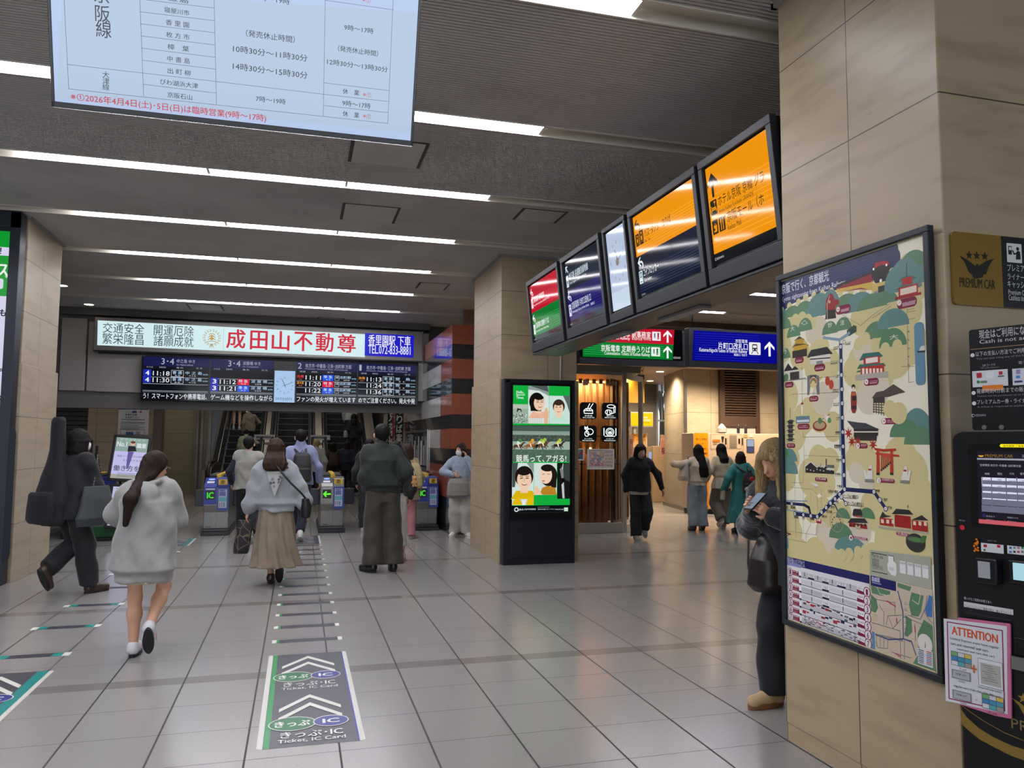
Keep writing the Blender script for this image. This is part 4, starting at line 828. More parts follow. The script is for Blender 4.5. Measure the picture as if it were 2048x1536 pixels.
for k in range(5): A.rect((-110,820+k*3),(16,822+k*3),['#c9c6e4','#b2cbe8','#d8c6d4','#c9c6e4','#bdbad8'][k])
A.build('screen_face',e)
# =================== SIGHTSEEING MAP ON THE RIGHT PILLAR ===================
PXP=2.608
a=PX(1553,552,PXP-.028); b_=PX(1885,1364,PXP-.028); yL,yR=3.742,2.648; zT,zB=2.547,.624
e=empty('map_board',(PXP,(yL+yR)/2,zB),0,'large framed illustrated sightseeing map on the right pillar','map board')
Mp=frame((PXP-.002,yL,zB),(0,-1,0),(0,0,1)); w_=yL-yR; h_=zT-zB; f=.030; m=MB()
for q in ((0,0,w_,f),(0,h_-f,w_,h_),(0,f,f,h_-f),(w_-f,f,w_,h_-f)): m.box(q[0],q[1],0,q[2],q[3],.034,Mp)
m.build('map_frame',pm('map_frame','#262a30',.4,.3),e,world=True,bev=.004)
MB().box(f,f,0,w_-f,h_-f,.012,Mp).build('backing_board',M_white,e,world=True)
A=Art((PXP-.0145,yL,zB),(0,-1,0),(0,0,1),0,.28,.00012)
CRM='#e8e3cc'; MUS='#cdc18c'; TAN='#d0c6ae'; G1='#5c8062'; G2='#5f8482'; G3='#567f5c'; NV='#1b2350'; MAR='#7c1338'
A.clip=(f,f,w_-f,h_-f); A.px=False; A.rect((f,f),(w_-f,h_-f),CRM)
A.px=True; k1=lambda:A.crop(1540,440,.2995); k2=lambda:A.crop(1540,880,.3255); k3=lambda:A.crop(1550,1100,.17581)
def cloud(pts,c):
    for x,y,r in pts: A.disc((x,y),r*(.86 if r>.05 else 1),c,n=20)
def hill(x,y,w,h,c): # mound of half ellipse, in metres, base centre at x,y
    A.disc((x,y),w,c,h,16,0,180)
k1()
cloud([(930,330,.09),(980,400,.11),(870,430,.09),(800,560,.12),(700,600,.1),(900,600,.12),(760,680,.12),(620,660,.1),(930,820,.12),(830,900,.13),(700,980,.16),(600,950,.1),(640,1060,.1),(560,1010,.09),(760,860,.1)],MUS)
cloud([(170,640,.06),(220,660,.08),(280,700,.07),(130,720,.06),(90,740,.09),(90,860,.09),(200,900,.1),(330,860,.09),(400,960,.09),(300,980,.1),(110,1180,.12),(100,1300,.1),(220,1330,.1),(330,1310,.1),(420,1380,.09),(160,1420,.12),(60,1500,.08),(260,1290,.1)],MUS)
cloud([(330,720,.07),(280,760,.06),(620,860,.08),(660,1180,.1),(720,1130,.09),(350,1190,.1),(420,1120,.07)],TAN)
k2()
cloud([(100,220,.1),(250,230,.12),(340,260,.09),(370,130,.08),(300,130,.1),(140,110,.07),(120,480,.1),(150,560,.08),(260,420,.09),(400,520,.12),(330,430,.08),(450,450,.07),(700,240,.16),(860,200,.12),(800,120,.12),(560,60,.1),(520,130,.08),(900,330,.11),(760,400,.13),(650,430,.12),(900,500,.14),(950,620,.12),(760,640,.14),(880,700,.1),(300,760,.16),(180,740,.14),(450,780,.15),(560,800,.12),(640,720,.08),(100,700,.1)],MUS)
cloud([(530,200,.06),(480,610,.09),(380,620,.08),(320,560,.06),(560,560,.08),(590,260,.06)],TAN)
k1()
# blue title band with scalloped lower edge and darker pin lines
A.px=False; zz=lambda v:v
A.px=True
A.poly([(40,385),(740,160),(792,180),(830,240),(826,300),(800,350),(500,470),(400,470),(240,520),(150,560),(60,620),(48,500)],NV)
A.disc((790,215),.062,NV).disc((806,262),.06,NV).disc((775,330),.08,NV)
for k in range(11): A.line([(48+0*k,400+k*21),(740-8*k+0,178+k*21*.98)],.0016,'#2d4a8c')
cloud([(80,600,.018),(130,575,.022),(190,548,.02),(238,520,.022),(292,500,.02),(350,490,.02),(410,478,.02),(470,482,.02),(540,478,.022),(620,478,.024),(700,470,.02),(760,455,.03),(806,410,.04),(820,360,.03)],MUS)
A.text('京阪で行く、京都観光',(76,468),(456,300),'#dfe0ea',.015) if 0 else None
# title follows the top edge: place in board metres
(u0,v0),(u1,v1)=A.loc((78,470)),A.loc((455,365)); 
A.px=False; vt=h_-f-.078; A.text('京阪で行く、京都観光',(u0,vt),(u0+.40,vt+.058),'#dfe0ea',.014); 
(u2,v2)=(u0,vt-.050); A.text('Kyoto sightseeing from Keihan Railway',(u2,v2),(u2+.52,v2+.034),'#dfe0ea',.008); A.px=True
# train
A.poly([(445,455),(640,375),(690,330),(690,470),(610,462),(445,484)],'#8c1a2c').poly([(445,462),(690,412),(694,474),(610,452),(445,486)],'#d0ac4a').line([(450,440),(680,350)],.012,'#31171a')
A.poly([(676,322),(705,290),(760,268),(795,300),(800,395),(760,430),(700,420),(680,380)],'#22181c').poly([(690,330),(704,285),(760,272),(795,280),(797,300),(742,300)],'#a01c30').poly([(676,405),(700,425),(800,400),(806,452),(690,482)],'#cfb368').poly([(692,480),(802,452),(800,490),(694,510)],'#7f858c').disc((692,328),.006,'#fff').disc((778,300),.006,'#fff').disc((740,405),.008,'#fff').rect((722,445),(766,475),'#33363a')
A.line([(686,290),(700,262),(740,250)],.003,'#333')
# hills
for x,y,w,h,c in [(90,650,.07,.04,G2),(150,645,.08,.06,G3),(230,640,.09,.08,G1),(330,640,.11,.12,G2),(405,625,.08,.125,G2),(510,600,.10,.08,G1),(600,605,.11,.09,G2),(680,590,.1,.07,G1),(760,560,.09,.06,G1),(90,730,.07,.07,G1),(960,380,.10,.12,G3),(900,400,.09,.10,G2),(1000,420,.06,.08,G2),(850,450,.08,.1,G2),(900,470,.1,.1,G2)]: hill(x,y,w,h,c)
cloud([(170,668,.035),(215,660,.04),(255,670,.035),(285,690,.03)],MUS)
for x,y,w,h,c in [(158,780,.06,.065,G3),(235,740,.06,.07,G1),(400,760,.06,.065,G1),(490,735,.06,.065,G1),(710,790,.085,.08,G1),(820,715,.10,.085,G2),(820,845,.085,.085,G3),(100,925,.05,.06,G1),(985,1440,.09,.12,G2),(900,1450,.09,.08,G3),(1000,1500,.09,.08,G1)]: hill(x,y,w,h,c)
for s,x,y in (('大',138,745),('妙',388,720),('法',470,705),('大',800,800),('丹',84,895)): A.text(s,(x,y),(x+(26 if x<700 else 55),y-40),'#cfd4c4',.03)
A.line([(210,690),(232,670),(250,688),(230,700),(210,690)],.003,'#cfd4c4')
cloud([(590,830,.03),(640,790,.03),(700,830,.03),(770,860,.03),(850,840,.03)],MUS)
# figure in red festival dress
A.poly([(368,665),(380,585),(436,585),(442,655)],'#2b2622').poly([(370,600),(376,530),(395,500),(425,505),(432,530),(458,530),(462,560),(436,575),(436,600)],'#9a1f28').disc((405,520),.022,'#8c1820').disc((398,546),.008,'#c9a98c').line([(384,660),(382,560),(400,505)],.003,'#e4dcc8')
def tag_(x,y,w,h,n=None,t='',c=MAR):
    A.rect((x,y),(x+w,y+h),c,.02)
    if n: A.disc((x+h*.5-2,y+h*.5),.013,'#e8e2d8').text(n,(x+h*.34,y+h*.68),(x+h*.62,y+h*.3),c,.03)
    if t: A.text(t,(x+(h if n else 6),y+h*.5),(x+w-8,y+h*.2),'#d9c4c4',.02); A.rect((x+(h if n else 8),y+h*.62),(x+w-12,y+h*.72),'#b98a98')
tag_(440,580,100,34,'6','鞍馬寺 貴船神社'); tag_(848,535,135,36,'7','比叡山延暦寺')
# pagoda, top right
A.poly([(858,415),(880,385),(905,375),(945,370),(984,382),(960,395)],'#3f6e5e').rect((882,392),(952,438),'#b3242a').poly([(838,470),(870,440),(940,425),(1006,445),(980,455)],'#3f6e5e').rect((858,455),(990,500),'#b3242a').rect((870,462),(980,478),'#e2d3bf').line([(840,525),(1006,490)],.012,'#9a2228').line([(913,375),(913,290)],.004,'#333')
# golden pavilion, palace, castle
A.poly([(160,808),(196,775),(234,800)],'#4a3c26').rect((170,800),(226,832),'#b9922e').poly([(148,852),(170,828),(240,826),(262,838)],'#4a3c26').rect((158,845),(250,878),'#c49a30').rect((150,876),(248,908),'#2e2a24')
A.poly([(246,920),(275,868),(382,846),(420,892),(396,900)],'#2b2c2e').rect((268,915),(404,946),'#d6d2c6').line([(270,930),(402,920)],.006,'#2b2c2e').rect((310,944),(354,962),'#8a8f86')
A.poly([(84,1015),(122,956),(160,1010)],'#2b2c2e').poly([(130,1010),(168,975),(206,1010)],'#2b2c2e').rect((92,1012),(206,1068),'#cfc9ba').rect((134,1018),(196,1060),'#38342f').disc((85,1060),.025,G3).disc((110,1050),.02,G3).line([(62,1080),(240,1055)],.003,'#444')
tag_(166,920,60,32,None,'金閣寺'); tag_(296,968,74,36,None,'京都御所'); tag_(100,1085,58,30,None,'二条城'); tag_(262,1178,62,32,None,'錦市場'); tag_(184,1362,82,36,None,'ニデック京都タワー'); tag_(112,1492,58,30,None,'東寺')
# market arcade, lanterns, tower, pagoda, food
A.poly([(250,1042),(270,1034),(312,1034),(328,1042),(332,1165),(316,1165),(306,1100),(272,1100),(262,1168),(250,1170)],'#70757a').rect((268,1040),(310,1068),'#3d4248').disc((290,1085),.03,'#d8c08c').ring((290,1092),.028,.006,'#b84a3a',a0=0,a1=180).ring((290,1092),.021,.006,'#4a8a5c',a0=0,a1=180)
A.disc((385,1074),.018,'#b5432f',.024).disc((410,1100),.018,'#b5432f',.024)
A.rect((209,1230),(221,1300),'#e4e0d8').disc((216,1232),.012,'#d0cdc4').disc((216,1226),.012,'#a83a34',.006).line([(216,1222),(215,1190)],.003,'#a83a34').rect((174,1312),(266,1355),'#647f92').rect((180,1336),(262,1348),'#cdd6da')
for k in range(5): A.poly([(108-0,1350+k*30),(130,1334+k*30),(150,1334+k*30),(170,1345+k*30)],'#3f4a52').rect((122,1346+k*30),(154,1362+k*30),'#2d2b28')
A.line([(136,1340),(135,1262)],.003,'#3f4a52').rect((114,1476),(168,1484),'#a9a698')
A.disc((332,1374),.055,'#8e2f24',.028).disc((332,1370),.045,'#b09a74',.02).disc((335,1340),.016,G3).line([(352,1330),(400,1296)],.004,'#8b6a4c').disc((372,1312),.014,'#dcc0cc').disc((385,1325),.014,'#e4e0d0').disc((398,1338),.014,'#5c8f5a')
# shrine gate pavilion (green roofs)
A.poly([(596,940),(622,892),(728,880),(756,908),(740,915)],'#2f6a60').rect((625,922),(735,955),'#b3281f').rect((640,925),(722,948),'#e6dccb').poly([(582,995),(600,965),(760,955),(776,975)],'#2f6a60').rect((606,985),(764,1035),'#b3281f')
for k in range(6): A.rect((616+k*24,992),(632+k*24,1036),'#e6dccb')
A.poly([(574,1018),(590,1005),(606,1005),(612,1014)],'#2f6a60').rect((570,1036),(790,1050),'#a9a698'); tag_(628,1062,100,38,'5','平安神宮')
# geisha
A.poly([(540,1180),(545,1145),(572,1145),(580,1180),(580,1262),(570,1290),(552,1290),(542,1262)],'#8c2f22').poly([(546,1150),(574,1150),(576,1190),(548,1190)],'#b35a3a').rect((548,1175),(576,1205),'#23201e').disc((558,1115),.013,'#1c1816').disc((558,1126),.009,'#ddd2c2').rect((548,1240),(576,1262),'#20242e')
# stage temple, brown
A.poly([(680,1190),(710,1150),(760,1140),(826,1096),(908,1150),(860,1160),(800,1180),(730,1188)],'#4f443c').rect((690,1186),(768,1222),'#3d342d').poly([(690,1222),(768,1222),(764,1300),(690,1280)],'#cbbf9f')
for k in range(5): A.line([(694+k*17,1222),(694+k*17,1285+k*5)],.005,'#3a3029')
for k in range(4): A.line([(690,1232+k*16),(766,1236+k*18)],.004,'#3a3029')
tag_(744,1324,115,38,'4','清水寺')
cloud([(800,1260,.04),(860,1290,.05)],MUS)
A.poly([(514,1340),(590,1352),(640,1356),(735,1400),(560,1395)],'#3c4046').rect((560,1395),(724,1440),'#2a2826').line([(562,1415),(726,1415)],.006,'#d6cfbc').poly([(560,1440),(716,1440),(712,1475),(570,1472)],'#332e2a')
for x,y,s_ in ((525,1424,.032),(548,1480,.03),(588,1478,.026),(690,1500,.03)): A.star((x,y),s_,'#a8261f',7,.35)
tag_(572,1490,82,36,'3','東福寺')
# lake, ferry, thin lines
A.rect((962,690),(1042,1100),'#5f8aa0',.02).poly([(980,875),(1040,872),(1036,884),(990,886)],'#2c3036').poly([(996,872),(1010,842),(1036,838),(1040,868)],'#d8d8d2')
for P in ([(918,590),(916,640)],[(916,660),(928,1085)],[(880,980),(966,976)],[(480,630),(606,705),(680,640),(800,560)],[(686,655),(812,572)],[(60,1080),(470,1040)],[(148,1164),(470,1150)],[(214,980),(216,1200)],[(222,1410),(222,1450),(470,1446)],[(494,1040),(512,1046)],[(916,600),(966,590)],[(916,616),(976,606)],[(916,665),(970,655)],[(928,1085),(962,1080)]): A.line(P,.0018,'#77705e')
A.poly([(514,738),(560,702),(578,708),(578,745),(530,775),(516,770)],'#2f4a3c')
for k in range(22): A.rect((920,700+k*14),(934,706+k*14),'#8d866e') if k%4==3 else None
# main line: river, then thick navy line with stations
riv='#7f9cae'
A.line([(360,786),(466,800),(530,755)],.014,riv); A.line([(466,800),(470,1536)],.010,riv)
k2(); A.line([(440,-60),(445,290)],.010,riv); A.line([(432,320),(355,390)],.010,riv); A.line([(85,370),(230,376)],.006,riv).line([(80,425),(228,448)],.006,riv).line([(85,370),(72,395),(80,425)],.006,riv)
k1(); A.line([(474,835),(488,1560)],.020,NV)
k2(); A.line([(450,-60),(460,305)],.020,NV).line([(460,303),(640,318)],.020,NV).line([(640,318),(712,422)],.018,NV).line([(460,303),(294,472)],.020,NV).line([(294,472),(152,452)],.020,NV).line([(94,386),(210,398),(240,415),(252,465)],.016,NV).line([(430,335),(468,390)],.008,NV).line([(375,388),(400,398),(420,440)],.007,NV)
def stn(x,y,r=.013): A.disc((x,y),r,NV,n=14).disc((x,y),r*.72,'#d9dbd8',n=12).rect((x-1.2,y+4),(x+1.2,y-4),'#555')
for x,y in [(94,386),(135,391),(154,453),(206,460),(252,467),(292,471),(318,443),(346,415),(373,388),(401,362),(430,335),(459,303),(456,216),(454,128),(452,38),(640,318),(676,368),(712,422),(440,350),(467,390)]: stn(x,y)
def lab(s,x,y,w,h=14,c='#2b2a26'): A.text(s,(x,y),(x+w,y-h),c,.02); A.rect((x,y+4),(x+w*.9,y+8),'#8f876c')
for s,x,y,w in [('伏見稲荷',396,40,42),('丹波橋',408,128,32),('伏見桃山',400,216,42),('中書島',414,290,32),('石清水八幡宮',358,322,60),('ケーブル八幡宮口',452,352,90),('ケーブル八幡宮山上',480,398,98),('樟葉',404,386,18),('枚方市',376,418,24),('枚方公園',348,446,34),('寝屋川市',320,476,30),('中之島',88,416,22),('渡辺橋',128,420,26),('淀屋橋',148,480,26),('北浜',198,484,18),('天満橋',246,490,26),('黄檗',652,318,24),('三室戸',688,372,36),('宇治',726,420,24)]: lab(s,x,y,w,13)
A.rect((286,484),(316,514),'#a01a34').text('京橋',(289,498),(312,487),'#fff',.02)
k1()
for x,y in [(474,846),(477,940),(479,1035),(482,1130),(484,1224),(486,1320),(488,1416),(490,1512)]: stn(x,y)
for s,x,y,w in [('出町柳',426,856,32),('神宮丸太町',406,950,54),('三条',440,1044,20),('祇園四条',420,1140,42),('清水五条',424,1232,42),('七条',444,1328,24),('東福寺',438,1424,34),('伏見稲荷',430,1516,44)]: lab(s,x,y,w,14)
A.ring((496,816),.012,.003,'#8f876c'); lab('叡山電車',508,822,34,12,'#8f876c')
k2()
for x,y,w,h,c in [(120,130,.07,.07,G2),(90,140,.05,.09,G3),(110,205,.09,.09,G2),(440,610,.09,.08,G3),(500,690,.12,.075,G2),(450,480,.05,.05,G1),(600,480,.05,.05,G3)]: hill(x,y,w,h,c)
cloud([(400,700,.03),(445,705,.03),(490,700,.03),(545,690,.03),(590,680,.03)],MUS)
# brewery, plane, ferris wheel
A.poly([(220,200),(220,160),(252,130),(292,160),(318,170),(345,160),(365,180),(396,190),(396,210)],'#2a2927').line([(218,160),(252,132),(290,166),(315,150),(332,168),(346,150),(368,178)],.008,'#d3cfc2').line([(347,172),(347,118)],.008,'#4a403a').rect((352,152),(396,172),'#6a6d6c').rect((352,172),(396,186),'#d3cfc2')
for k in range(8): A.rect((228+k*20,176+(k%3)*5),(234+k*20,184+(k%3)*5),'#cfcabb')
tag_(278,228,76,30,None,'伏見酒蔵')
A.poly([(248,262),(285,285),(302,282),(290,270),(262,262)],'#d9d8d2').poly([(268,282),(280,296),(290,290),(282,280)],'#b9b9b6')
A.ring((410,505),.050,.003,'#9a937c',n=30)
for k in range(12): A.disc((410+27*math.cos(k*pi/6),505+34*math.sin(k*pi/6)),.005,'#6d6a60',n=8)
A.line([(400,542),(410,505),(420,542)],.003,'#888').line([(78,565),(128,580)],.006,'#8a1f28').line([(95,590),(125,572)],.004,'#333').poly([(75,600),(110,596),(115,660),(78,664)],'#5f8aa0')
for P in ([(210,30),(210,95),(440,103)],[(212,95),(205,262),(130,262)],[(152,240),(155,300)],[(130,290),(262,303),(290,330),(296,460)],[(155,300),(158,560)],[(206,310),(206,570)],[(252,320),(254,390)],[(318,300),(320,440)],[(252,480),(250,525),(224,570)],[(295,515),(290,570),(280,580)],[(118,560),(290,584)],[(75,600),(224,630),(224,570)],[(160,480),(162,600)]): A.line(P,.0016,'#8b8468')
# torii with foxes
R_='#b5301c'
A.poly([(645,62),(648,48),(700,56),(776,52),(776,66),(700,72)],R_).poly([(652,76),(796,92),(798,104),(652,90)],R_)
for x in (658,742): A.poly([(x,66),(x+14,66),(x+18,212),(x-2,212)],R_).rect((x-2,200),(x+18,216),'#262220')
for k in range(6): A.poly([(684+k*11,84),(690+k*11,84),(690+k*11,190-k*9),(684+k*11,192-k*9)],'#b5401f').rect((682+k*11,178-k*9),(692+k*11,190-k*9),'#262220')
A.poly([(690,80),(740,84),(740,110),(690,104)],'#c2452a')
for x,y in ((592,170),(808,176)): A.poly([(x,y+70),(x+10,y+20),(x+22,y-14),(x+34,y-16),(x+40,y+10),(x+40,y+70)],'#dedbd2').line([(x+44 if x>700 else x+2,y+68),(x+52 if x>700 else x-8,y+20)],.014,'#dedbd2').rect((x+14,y+6),(x+34,y+18),'#a02a26').rect((x-6,y+70),(x+50,y+92),'#7f7d74')
tag_(656,232,112,34,'2','伏見稲荷大社')
# red temples
def temple(x,y,s):
    A.poly([(x-60*s,y+8*s),(x-40*s,y-16*s),(x+40*s,y-16*s),(x+60*s,y+8*s)],'#2c2b2c').rect((x-46*s,y+6*s),(x+46*s,y+44*s),'#a3231f')
    for k in range(4): A.rect((x-40*s+k*22*s,y+14*s),(x-26*s+k*22*s,y+34*s),'#d9cbb0')
A.poly([(508,462),(514,430),(520,422),(560,424),(566,440),(572,466)],'#2c2b2c').rect((514,462),(568,476),'#a3231f').poly([(478,508),(500,480),(585,482),(605,510)],'#2c2b2c').rect((488,506),(598,548),'#97201d').rect((526,522),(558,552),'#b8ae92').rect((480,552),(606,572),'#a9a698'); 
for k in range(5): A.rect((494+k*22,514),(504+k*22,532),'#2c2422')
tag_(484,584,118,34,'1','石清水八幡宮')
A.poly([(676,480),(694,440),(716,462),(750,468)],'#2c2b2c').rect((676,476),(760,532),'#a3231f').poly([(750,455),(778,422),(856,430),(884,458)],'#2c2b2c').rect((768,458),(868,545),'#9a1f1c').poly([(870,490),(900,478),(936,462),(976,495)],'#2c2b2c').rect((874,492),(972,566),'#a3231f')
for k in range(9): A.rect((684+k*33,486+k*2),(702+k*33,512+k*2),'#ddd0b6') if k not in (3,4,5) else None
A.line([(672,535),(978,574)],.008,'#a9a698'); tag_(778,562,78,34,None,'平等院'); A.line([(850,415),(850,402)],.004,'#222')
A.disc((896,632),.055,'#33302d',.04).disc((896,612),.055,'#46423d',.014).disc((896,612),.045,'#4f7a48',.010).poly([(922,610),(940,586),(966,590),(950,630),(936,636)],'#3f7040')
# lower third: access table and route map
k3(); A.poly([(95,62),(1078,288),(1078,1110),(98,802)],'#d9d8dc').poly([(95,62),(1078,288),(1078,385),(98,148)],'#14155c')
def row(s,x0,y0,x1,y1,c,b=.01): A.text(s,(x0,y0),(x1,y1),c,b)
row('主要観光地へのアクセス',112,148,340,120,'#c9cbe0'); A.rect((112,160),(300,170),'#8a8cc0')
def sl(x,y): return y+ (x-100)*.263*(1-(y-60)/9000)      # rows slope with the board
A.px=True
names=['石清水八幡宮','伏見稲荷大社','東福寺','清水寺','平安神宮','貴船 鞍馬寺','比叡山延暦寺']
L0=A.loc((98,190)); L1=A.loc((98,768)); Rr=A.loc((1078,0))[0]; x_0=A.loc((98,400))[0]
x_0=max(x_0,f+.010); A.px=False; hrow=(L0[1]-L1[1])/7; wT=Rr-x_0-.0; X=lambda q:x_0+wT*q
for i in range(7):
    y1=L0[1]-hrow*i-.002; y0=y1-hrow+.008; ym=(y0+y1)/2
    A.rect((X(.18),y0+.008),(X(.86),y1),'#bdbcc2' if i%2==0 else '#cfced6').rect((X(.14),y0+.003),(X(.92),y0+.006),'#3a3a44')
    A.rect((X(.05),y0+.002),(X(.145),y1-.002),MAR,.006).disc((X(.028),ym),.021,MAR).disc((X(.028),ym),.0175,'#d9d8dc').text(str(i+1),(X(.018),ym-.012),(X(.038),ym+.012),MAR,.02)
    A.text(names[i],(X(.052),ym+.004),(X(.135),ym+.016),'#e0c8cc',.02).rect((X(.055),ym-.006),(X(.12),ym-.003),'#b78a94').rect((X(.055),ym-.013),(X(.13),ym-.010),'#b78a94')
    A.rect((X(.15),y0+.006),(X(.175),y1),'#eceaee').rect((X(.15),y0),(X(.175),y0+.010),'#1c2348')
    A.rect((X(.855),y0+.012),(X(.935),y1-.002),'#e6e4e8').poly([(X(.855),y0),(X(.95),y0),(X(.95),y0+.012),(X(.855),y0+.018)],MAR).disc((X(.962),ym),.024,MAR).disc((X(.962),ym),.020,'#d9d8dc').text(str(i+1),(X(.952),ym-.013),(X(.972),ym+.013),MAR,.02).text(names[i][:4],(X(.86),ym+.004),(X(.92),ym+.014),'#444')
    bx={0:[(.27,.35),(.45,.53),(.63,.73)],1:[(.45,.53)],2:[(.45,.53)],3:[(.45,.53)]}.get(i,[])
    for p,q in bx: A.rect((X(p),y0+.010),(X(q),y1-.004),'#e8e7ea').rect((X(p),y0+.004),(X(q),y0+.014),'#1c2348').text('中書島',(X(p+.01),ym),(X(q-.01),ym+.012),'#444')
    if i<4:
        for p in ([.22,.39,.57,.78] if i==0 else [.31,.69]): A.rect((X(p),ym-.004),(X(p+.008),ym+.018),'#2a2c34').rect((X(p-.012),ym-.012),(X(p+.02),ym-.008),'#777')
    elif i<6:
        for k in range(14):
            u=.19+k*.047+.01*rng.random(); yy=y0+.012+.03*rng.random(); c=['#55565e','#1c2348','#a82a34','#77787e'][int(rng.integers(4))]
            A.rect((X(u),yy),(X(u+.02+.03*rng.random()),yy+.006+.01*rng.random()),c)
    else:
        for k in range(70):
            u=.18+.66*rng.random(); yy=y0+.004+.04*rng.random(); c=['#55565e','#33343c','#a82a34','#77787e'][int(rng.integers(4))] if u<.5 else '#4a4b54'
            A.rect((X(u),yy-.0),(X(u+.01+.03*rng.random()),yy+.004),c)
# grey "map for you" box (code squares left blank) and route map
u1,v1=A.Mi and (0,0)
A.px=True
p=[(1090,10),(1785,160),(1790,450),(1085,285)]; A.poly([(1086,-2),(1780,80),(1790,448),(1086,284)],'#a3a596')
row('Map for you',1108,90,1235,58,'#2b2c28'); row('地图给你',1110,130,1188,104,'#2b2c28'); row('地圖給你',1110,172,1190,146,'#2b2c28'); row('당신을위한지도',1112,212,1236,188,'#2b2c28')
A.line([(1104,28),(1278,60)],.004,'#1d1e1c').line([(1112,240),(1284,275)],.004,'#1d1e1c')
A.poly([(1296,60),(1356,72),(1358,130),(1385,160),(1390,250),(1378,298),(1330,280),(1290,230),(1286,160),(1298,130)],'#dfdfdc').poly([(1300,190),(1362,202),(1360,240),(1302,228)],'#c9cac6').line([(1296,60),(1356,72),(1358,125)],.003,'#333')
for k,s in enumerate(('English','中国(簡体)','中国(繁体)','한국어')):
    x=1424+k*86; y=120+k*17; A.rect((x,y),(x+72,y+155),'#dedfe0').text(s,(x+6,y+42),(x+66,y+20),'#333')
A.poly([(1092,288),(1385,362),(1390,470),(1096,400)],'#14155c').text('路線図',(1108,352),(1196,318),'#c9cbe0',.02).rect((1110,372),(1215,386),'#8a8cc0')
A.poly([(1096,404),(1385,470),(1385,365),(1795,458),(1838,1436),(1110,1140)],'#c4b49c')
A.poly([(1096,404),(1320,470),(1315,505),(1210,520),(1110,490)],G3).poly([(1096,500),(1160,560),(1180,660),(1150,715),(1100,690)],G3).poly([(1400,370),(1560,420),(1540,470),(1400,420)],G3).poly([(1560,480),(1700,520),(1670,700),(1640,760),(1560,745),(1530,620)],G3).poly([(1490,740),(1560,790),(1570,930),(1520,985),(1480,960),(1500,840)],G3).poly([(1700,790),(1800,860),(1836,1430),(1570,1310),(1640,1180),(1630,950)],G3).poly([(1760,510),(1797,530),(1797,770),(1740,755),(1715,690)],'#4470a8').poly([(1108,920),(1140,935),(1148,1150),(1112,1140)],'#5683b0')
A.line([(1165,420),(1200,500),(1260,510)],.003,'#d9cfbc').line([(1640,440),(1660,520),(1640,620),(1570,570)],.003,'#d9cfbc')
nb='#3b4a86'
for P in ([(1405,470),(1440,600),(1462,700),(1468,1010)],[(1468,1010),(1300,1020),(1150,960)],[(1468,1010),(1560,1040),(1610,1200)],[(1100,540),(1200,570),(1370,600)],[(1190,620),(1245,710),(1245,850)],[(1270,860),(1290,750),(1450,740)],[(1370,600),(1375,740)],[(1110,825),(1430,920),(1440,1290)],[(1470,760),(1800,890)],[(1700,690),(1760,790),(1805,840)],[(1520,740),(1660,790),(1720,660),(1740,520)],[(1150,1040),(1180,1110),(1290,1120)],[(1290,1030),(1290,1110)],[(1350,890),(1440,790)],[(1300,760),(1350,890)],[(1480,1030),(1480,1240)],[(1600,840),(1605,1030)],[(1115,1150),(1220,1180)],[(1330,1160),(1560,1230)],[(1160,975),(1165,1100)],[(1205,985),(1205,1105)],[(1245,990),(1245,1105)]): A.line(P,.0028,'#5a5f70' if len(P)!=4 else nb)
A.line([(1405,470),(1440,600),(1462,700),(1468,1010)],.006,nb).line([(1468,1010),(1300,1020),(1150,960)],.006,nb).line([(1468,1010),(1560,1040),(1610,1190)],.006,nb)
for k in range(26): y=560+k*18; A.rect((1430+8*(k%3)+k,y),(1455+k*.6,y+6),'#4c5168').rect((1478,y),(1500+6*(k%4),y+6),'#4c5168')
for k in range(22): A.line([(1160+k*14,955+k*3),(1166+k*14,975+k*3)],.004,'#4c5168')
for k in range(60):
    x=1110+rng.random()*670; y=440+(x-1110)*.2+rng.random()*560; A.rect((x,y),(x+14+20*rng.random(),y+6),['#6a6f80','#a8384a','#55607e'][k%3])
for x0_,y0_,x1_,y1_ in ((1110,600,1340,640),): pass
for P in ([(1280,580),(1380,640)],[(1392,780),(1396,830)],[(1598,870),(1604,930)],[(1385,1180),(1430,1210)],[(1140,1160),(1210,1185)]): A.line(P,.006,'#b03a46')
A.disc((1716,1065),.040,'#d9d5cc').poly([(1712,1110),(1722,1110),(1718,1030)],'#2b2c30').rect((1632,1140),(1800,1330),'#c9c9d0') if 0 else A.poly([(1632,1112),(1804,1160),(1806,1345),(1634,1285)],'#cfcfd4').disc((1716,1065),.040,'#d9d5cc').poly([(1712,1110),(1722,1110),(1718,1030)],'#2b2c30')
for k in range(8):
    A.line([(1642,1130+k*20),(1700,1148+k*20)],.004,['#44506e','#6a6f80'][k%2]).line([(1735,1155+k*20),(1790,1172+k*20)],.004,['#b03a46','#6a6f80','#4a6fb0'][k%3])
for x,y in ((1396,1238),(1526,1290),(1766,1372)): A.rect((x,y),(x+48,y+34),'#1b1c20')
# pale inner border
A.px=False
bw=.006
for q in ((f,f,w_-f,f+bw),(f,h_-f-bw,w_-f,h_-f),(w_-f-bw,f,w_-f,h_-f)): A.rect((q[0],q[1]),(q[2],q[3]),'#c9bf94')
o=A.build('map_sheet',e)
